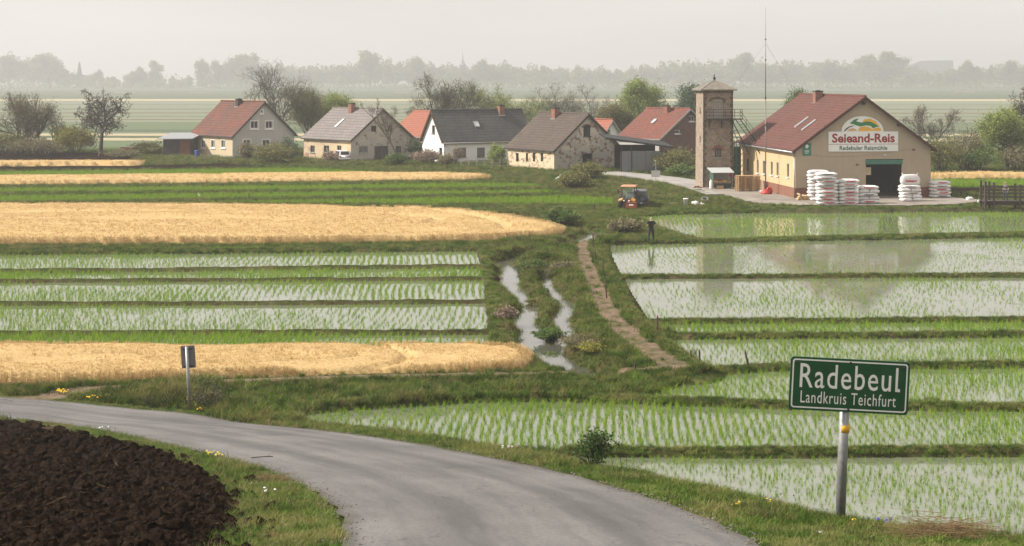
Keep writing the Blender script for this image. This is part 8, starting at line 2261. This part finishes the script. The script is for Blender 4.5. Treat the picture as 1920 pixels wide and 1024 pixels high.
def near_bush(name, label, px, py, w, h, seed, leaf, n, size, hill=True, tw=26, cat="bush", z=None):
    b = PH(px, py) if hill else PG(px, py); z = gz(b[0], b[1]) if z is None else z; rd = random.Random(seed); r = np.random.default_rng(seed)
    rt = empty(name, (b[0], b[1], z), 0, label, cat); segs = []; tips = []
    for i in range(tw):
        a = rd.uniform(0, 6.283); rr = rd.random() ** 0.6; e = Vector((math.cos(a) * rr * w / 2, math.sin(a) * rr * w / 2, h * (1 - 0.4 * rr) * rd.uniform(0.5, 1.1))); s0 = Vector((e.x * 0.12, e.y * 0.12, -0.05))
        mid = s0.lerp(e, 0.5) + Vector((rd.gauss(0, w * .05), rd.gauss(0, w * .05), h * 0.08)); segs += [(s0, mid, 0.009, 0.007), (mid, e, 0.007, 0.003)]; tips += [mid, mid.lerp(e, 0.5), e]
        for k in range(4):
            f = mid.lerp(e, rd.random()); q = f + Vector((rd.gauss(0, w * .10), rd.gauss(0, w * .10), rd.uniform(0.0, h * .2))); segs.append((f, q, 0.004, 0.002)); tips.append(q)
    link("stems", tube_mesh(segs, [M_BARKD], None, "stems"), rt)
    if leaf:
        T = np.array([tuple(t) for t in tips]); k = max(1, n // len(T)); P = np.repeat(T, k, 0) + r.normal(0, 1, (len(T) * k, 3)) * np.array([w * .05, w * .05, h * .05]); P = P[P[:, 2] > 0.0]
        link("foliage", tube_mesh([], [leaf], (P, size * r.uniform(.6, 1.3, len(P))), "foliage"), rt)
    return rt
M_LF_DARK = leaf_mat("dark_bush_leaves", [(0.022, 0.050, 0.012), (0.045, 0.085, 0.020), (0.085, 0.13, 0.035)])
near_bush("leafy_bush", "dark green leafy bush on the verge between road and near paddy", 1112, 878, 0.95, 0.78, 601, M_LF_DARK, 1900, 0.030, tw=26)
near_bush("twig_bush", "thin dry twigs right of the leafy bush", 1165, 880, 0.9, 0.55, 602, None, 0, 0, tw=9)
near_bush("dry_bramble", "dry grey-brown bramble beside the grey sign post", 395, 766, 2.1, 1.15, 603, M_LF_BUD, 500, 0.03, hill=False, tw=46)
near_bush("dry_twigs", "dry twiggy weed left of the grey sign post", 290, 764, 1.5, 0.6, 604, None, 0, 0, hill=False, tw=20)
near_bush("stream_shrub", "green shrub leaning over the stream's near bend", 1030, 640, 1.5, 0.65, 605, M_LF_GREEN, 3600, 0.05, hill=False, tw=40)
near_bush("overhanging_branch", "thin leafy branches hanging over the lower stream water", 1035, 676, 0.9, 0.45, 606, M_LF_GREEN, 600, 0.04, hill=False, tw=18)
near_bush("weeds", "brownish weeds on the stream's right bank near the path", 1090, 640, 1.8, 0.55, 607, M_LF_BUD, 1600, 0.05, hill=False, tw=30)
near_bush("shrub", "yellow-green shrub on the stream's right bank close to the near end", 1105, 665, 1.3, 0.5, 608, M_LF_YEL, 1300, 0.045, hill=False, tw=24)
near_bush("reed_clump", "tan dry reed clump on the stream's left bank", 950, 602, 1.3, 0.75, 609, M_LF_PINK, 700, 0.06, hill=False, tw=50)
near_bush("weeds", "green-brown weeds on the island between both stream arms", 1012, 560, 1.5, 0.5, 610, M_LF_OLIVE, 1700, 0.05, hill=False, tw=30)
near_bush("weeds", "dark weeds at the far tip of the stream island", 1000, 505, 1.8, 0.6, 611, M_LF_GREEN, 1700, 0.055, hill=False, tw=30)
near_bush("scrub", "brown scrub at the stream's second arm", 1058, 505, 1.8, 0.55, 612, M_LF_BUD, 1500, 0.05, hill=False, tw=30)
near_bush("weeds", "green weeds at the foot of the path beside the stub stake", 1120, 690, 1.2, 0.4, 613, M_LF_GREEN, 1300, 0.045, hill=False, tw=24)

def stalk_heap(name, label, px, py, w, h, n, seed, mat):
    b = PH(px, py); z = gz(b[0], b[1]); r = random.Random(seed); q = MB()
    for i in range(n):
        a = r.uniform(-0.5, 0.5) + (3.14 if r.random() < 0.5 else 0); L = r.uniform(0.2, 0.55) * w; x, y = r.gauss(0, w * 0.2), r.gauss(0, w * 0.12); zz = abs(r.gauss(0, h * 0.45)) * max(0.1, 1 - abs(x) / w)
        e = (x + math.cos(a) * L, y + math.sin(a) * L, max(0.0, zz + r.gauss(0, 0.07))); q.tube((x, y, zz), e, r.uniform(0.002, 0.005), 0.0015, 4, cap=False)
    rt = empty(name, (b[0], b[1], z), 0, label, "dry stalks"); q.build("stalks", mat, rt)
stalk_heap("dry_stalk_heap", "heap of dry brown stalks on the verge at lower right", 1770, 1010, 1.2, 0.22, 420, 1, M_STRAW)
stalk_heap("dry_grass_heap", "small tan heap of cut grass inside the road bend", 500, 905, 0.75, 0.14, 190, 2, M_STRAW)
stalk_heap("dry_weed_heap", "wispy pale dry grass at the ploughed field's upper edge", 98, 818, 0.9, 0.4, 120, 3, M_STRAW)
b = PH(490, 862); rt = empty("fallen_stick", (b[0], b[1], gz(b[0], b[1]) + 0.03), R(8), "dark fallen stick at the road's inner edge", "stick"); q = MB(); q.path([(-0.22, 0, 0.01), (-0.05, 0.01, 0.02), (0.12, -0.01, 0.03), (0.25, 0.02, 0.02)], 0.011, 6); q.build("wood", M_BARKD, rt); q = MB(); q.tube((0.12, 0, 0.03), (0.2, 0.05, 0.08), 0.006, 0.003, 5); q.build("twig", M_BARKD, rt)
b = PH(222, 838); rt = empty("big_clod", (b[0], b[1], gz(b[0], b[1]) + 0.05), 0.3, "single big dark clod lying on the grass above the ploughed soil", "soil clod"); me = clod_mesh(77); o = link("clod", me, rt); o.scale = (0.55, 0.42, 0.36)
for i, (px, py, sz, lab) in enumerate(((97, 942, 0.10, "pale stone lying in the ploughed soil at left"), (470, 912, 0.09, "small pale stone beside the tan grass heap"), (405, 996, 0.08, "pale stone at the ploughed soil's lower right edge"))):
    b = PH(px, py); rt = empty("stone", (b[0], b[1], gz(b[0], b[1]) + sz * 0.45), i, lab, "stone", "pale stones"); me = clod_mesh(80 + i); me.materials.clear(); me.materials.append(flat("pale_stone_%d" % i, (0.45, 0.40, 0.36), 0.85, var=0.2)); o = link("rock", me, rt); o.scale = (sz, sz * 0.8, sz * 0.7)
# ================================================================== morning haze
def build_haze():
    m = bpy.data.materials.new("haze"); m.use_nodes = True
    nt = m.node_tree; nt.nodes.clear()
    out = nt.nodes.new("ShaderNodeOutputMaterial"); pv = nt.nodes.new("ShaderNodeVolumePrincipled")
    pv.inputs["Color"].default_value = (0.71, 0.708, 0.732, 1)
    pv.inputs["Density"].default_value = HAZE
    pv.inputs["Anisotropy"].default_value = 0.2
    nt.links.new(pv.outputs[0], out.inputs["Volume"])
    s = MB(); s.box((-3600, -300, -4), (3600, 4000, 75))
    o = s.build("haze", m); tag(o, "thin pale haze lying over the whole plain", None, None, "stuff")
HAZE = 0.00048
build_haze()
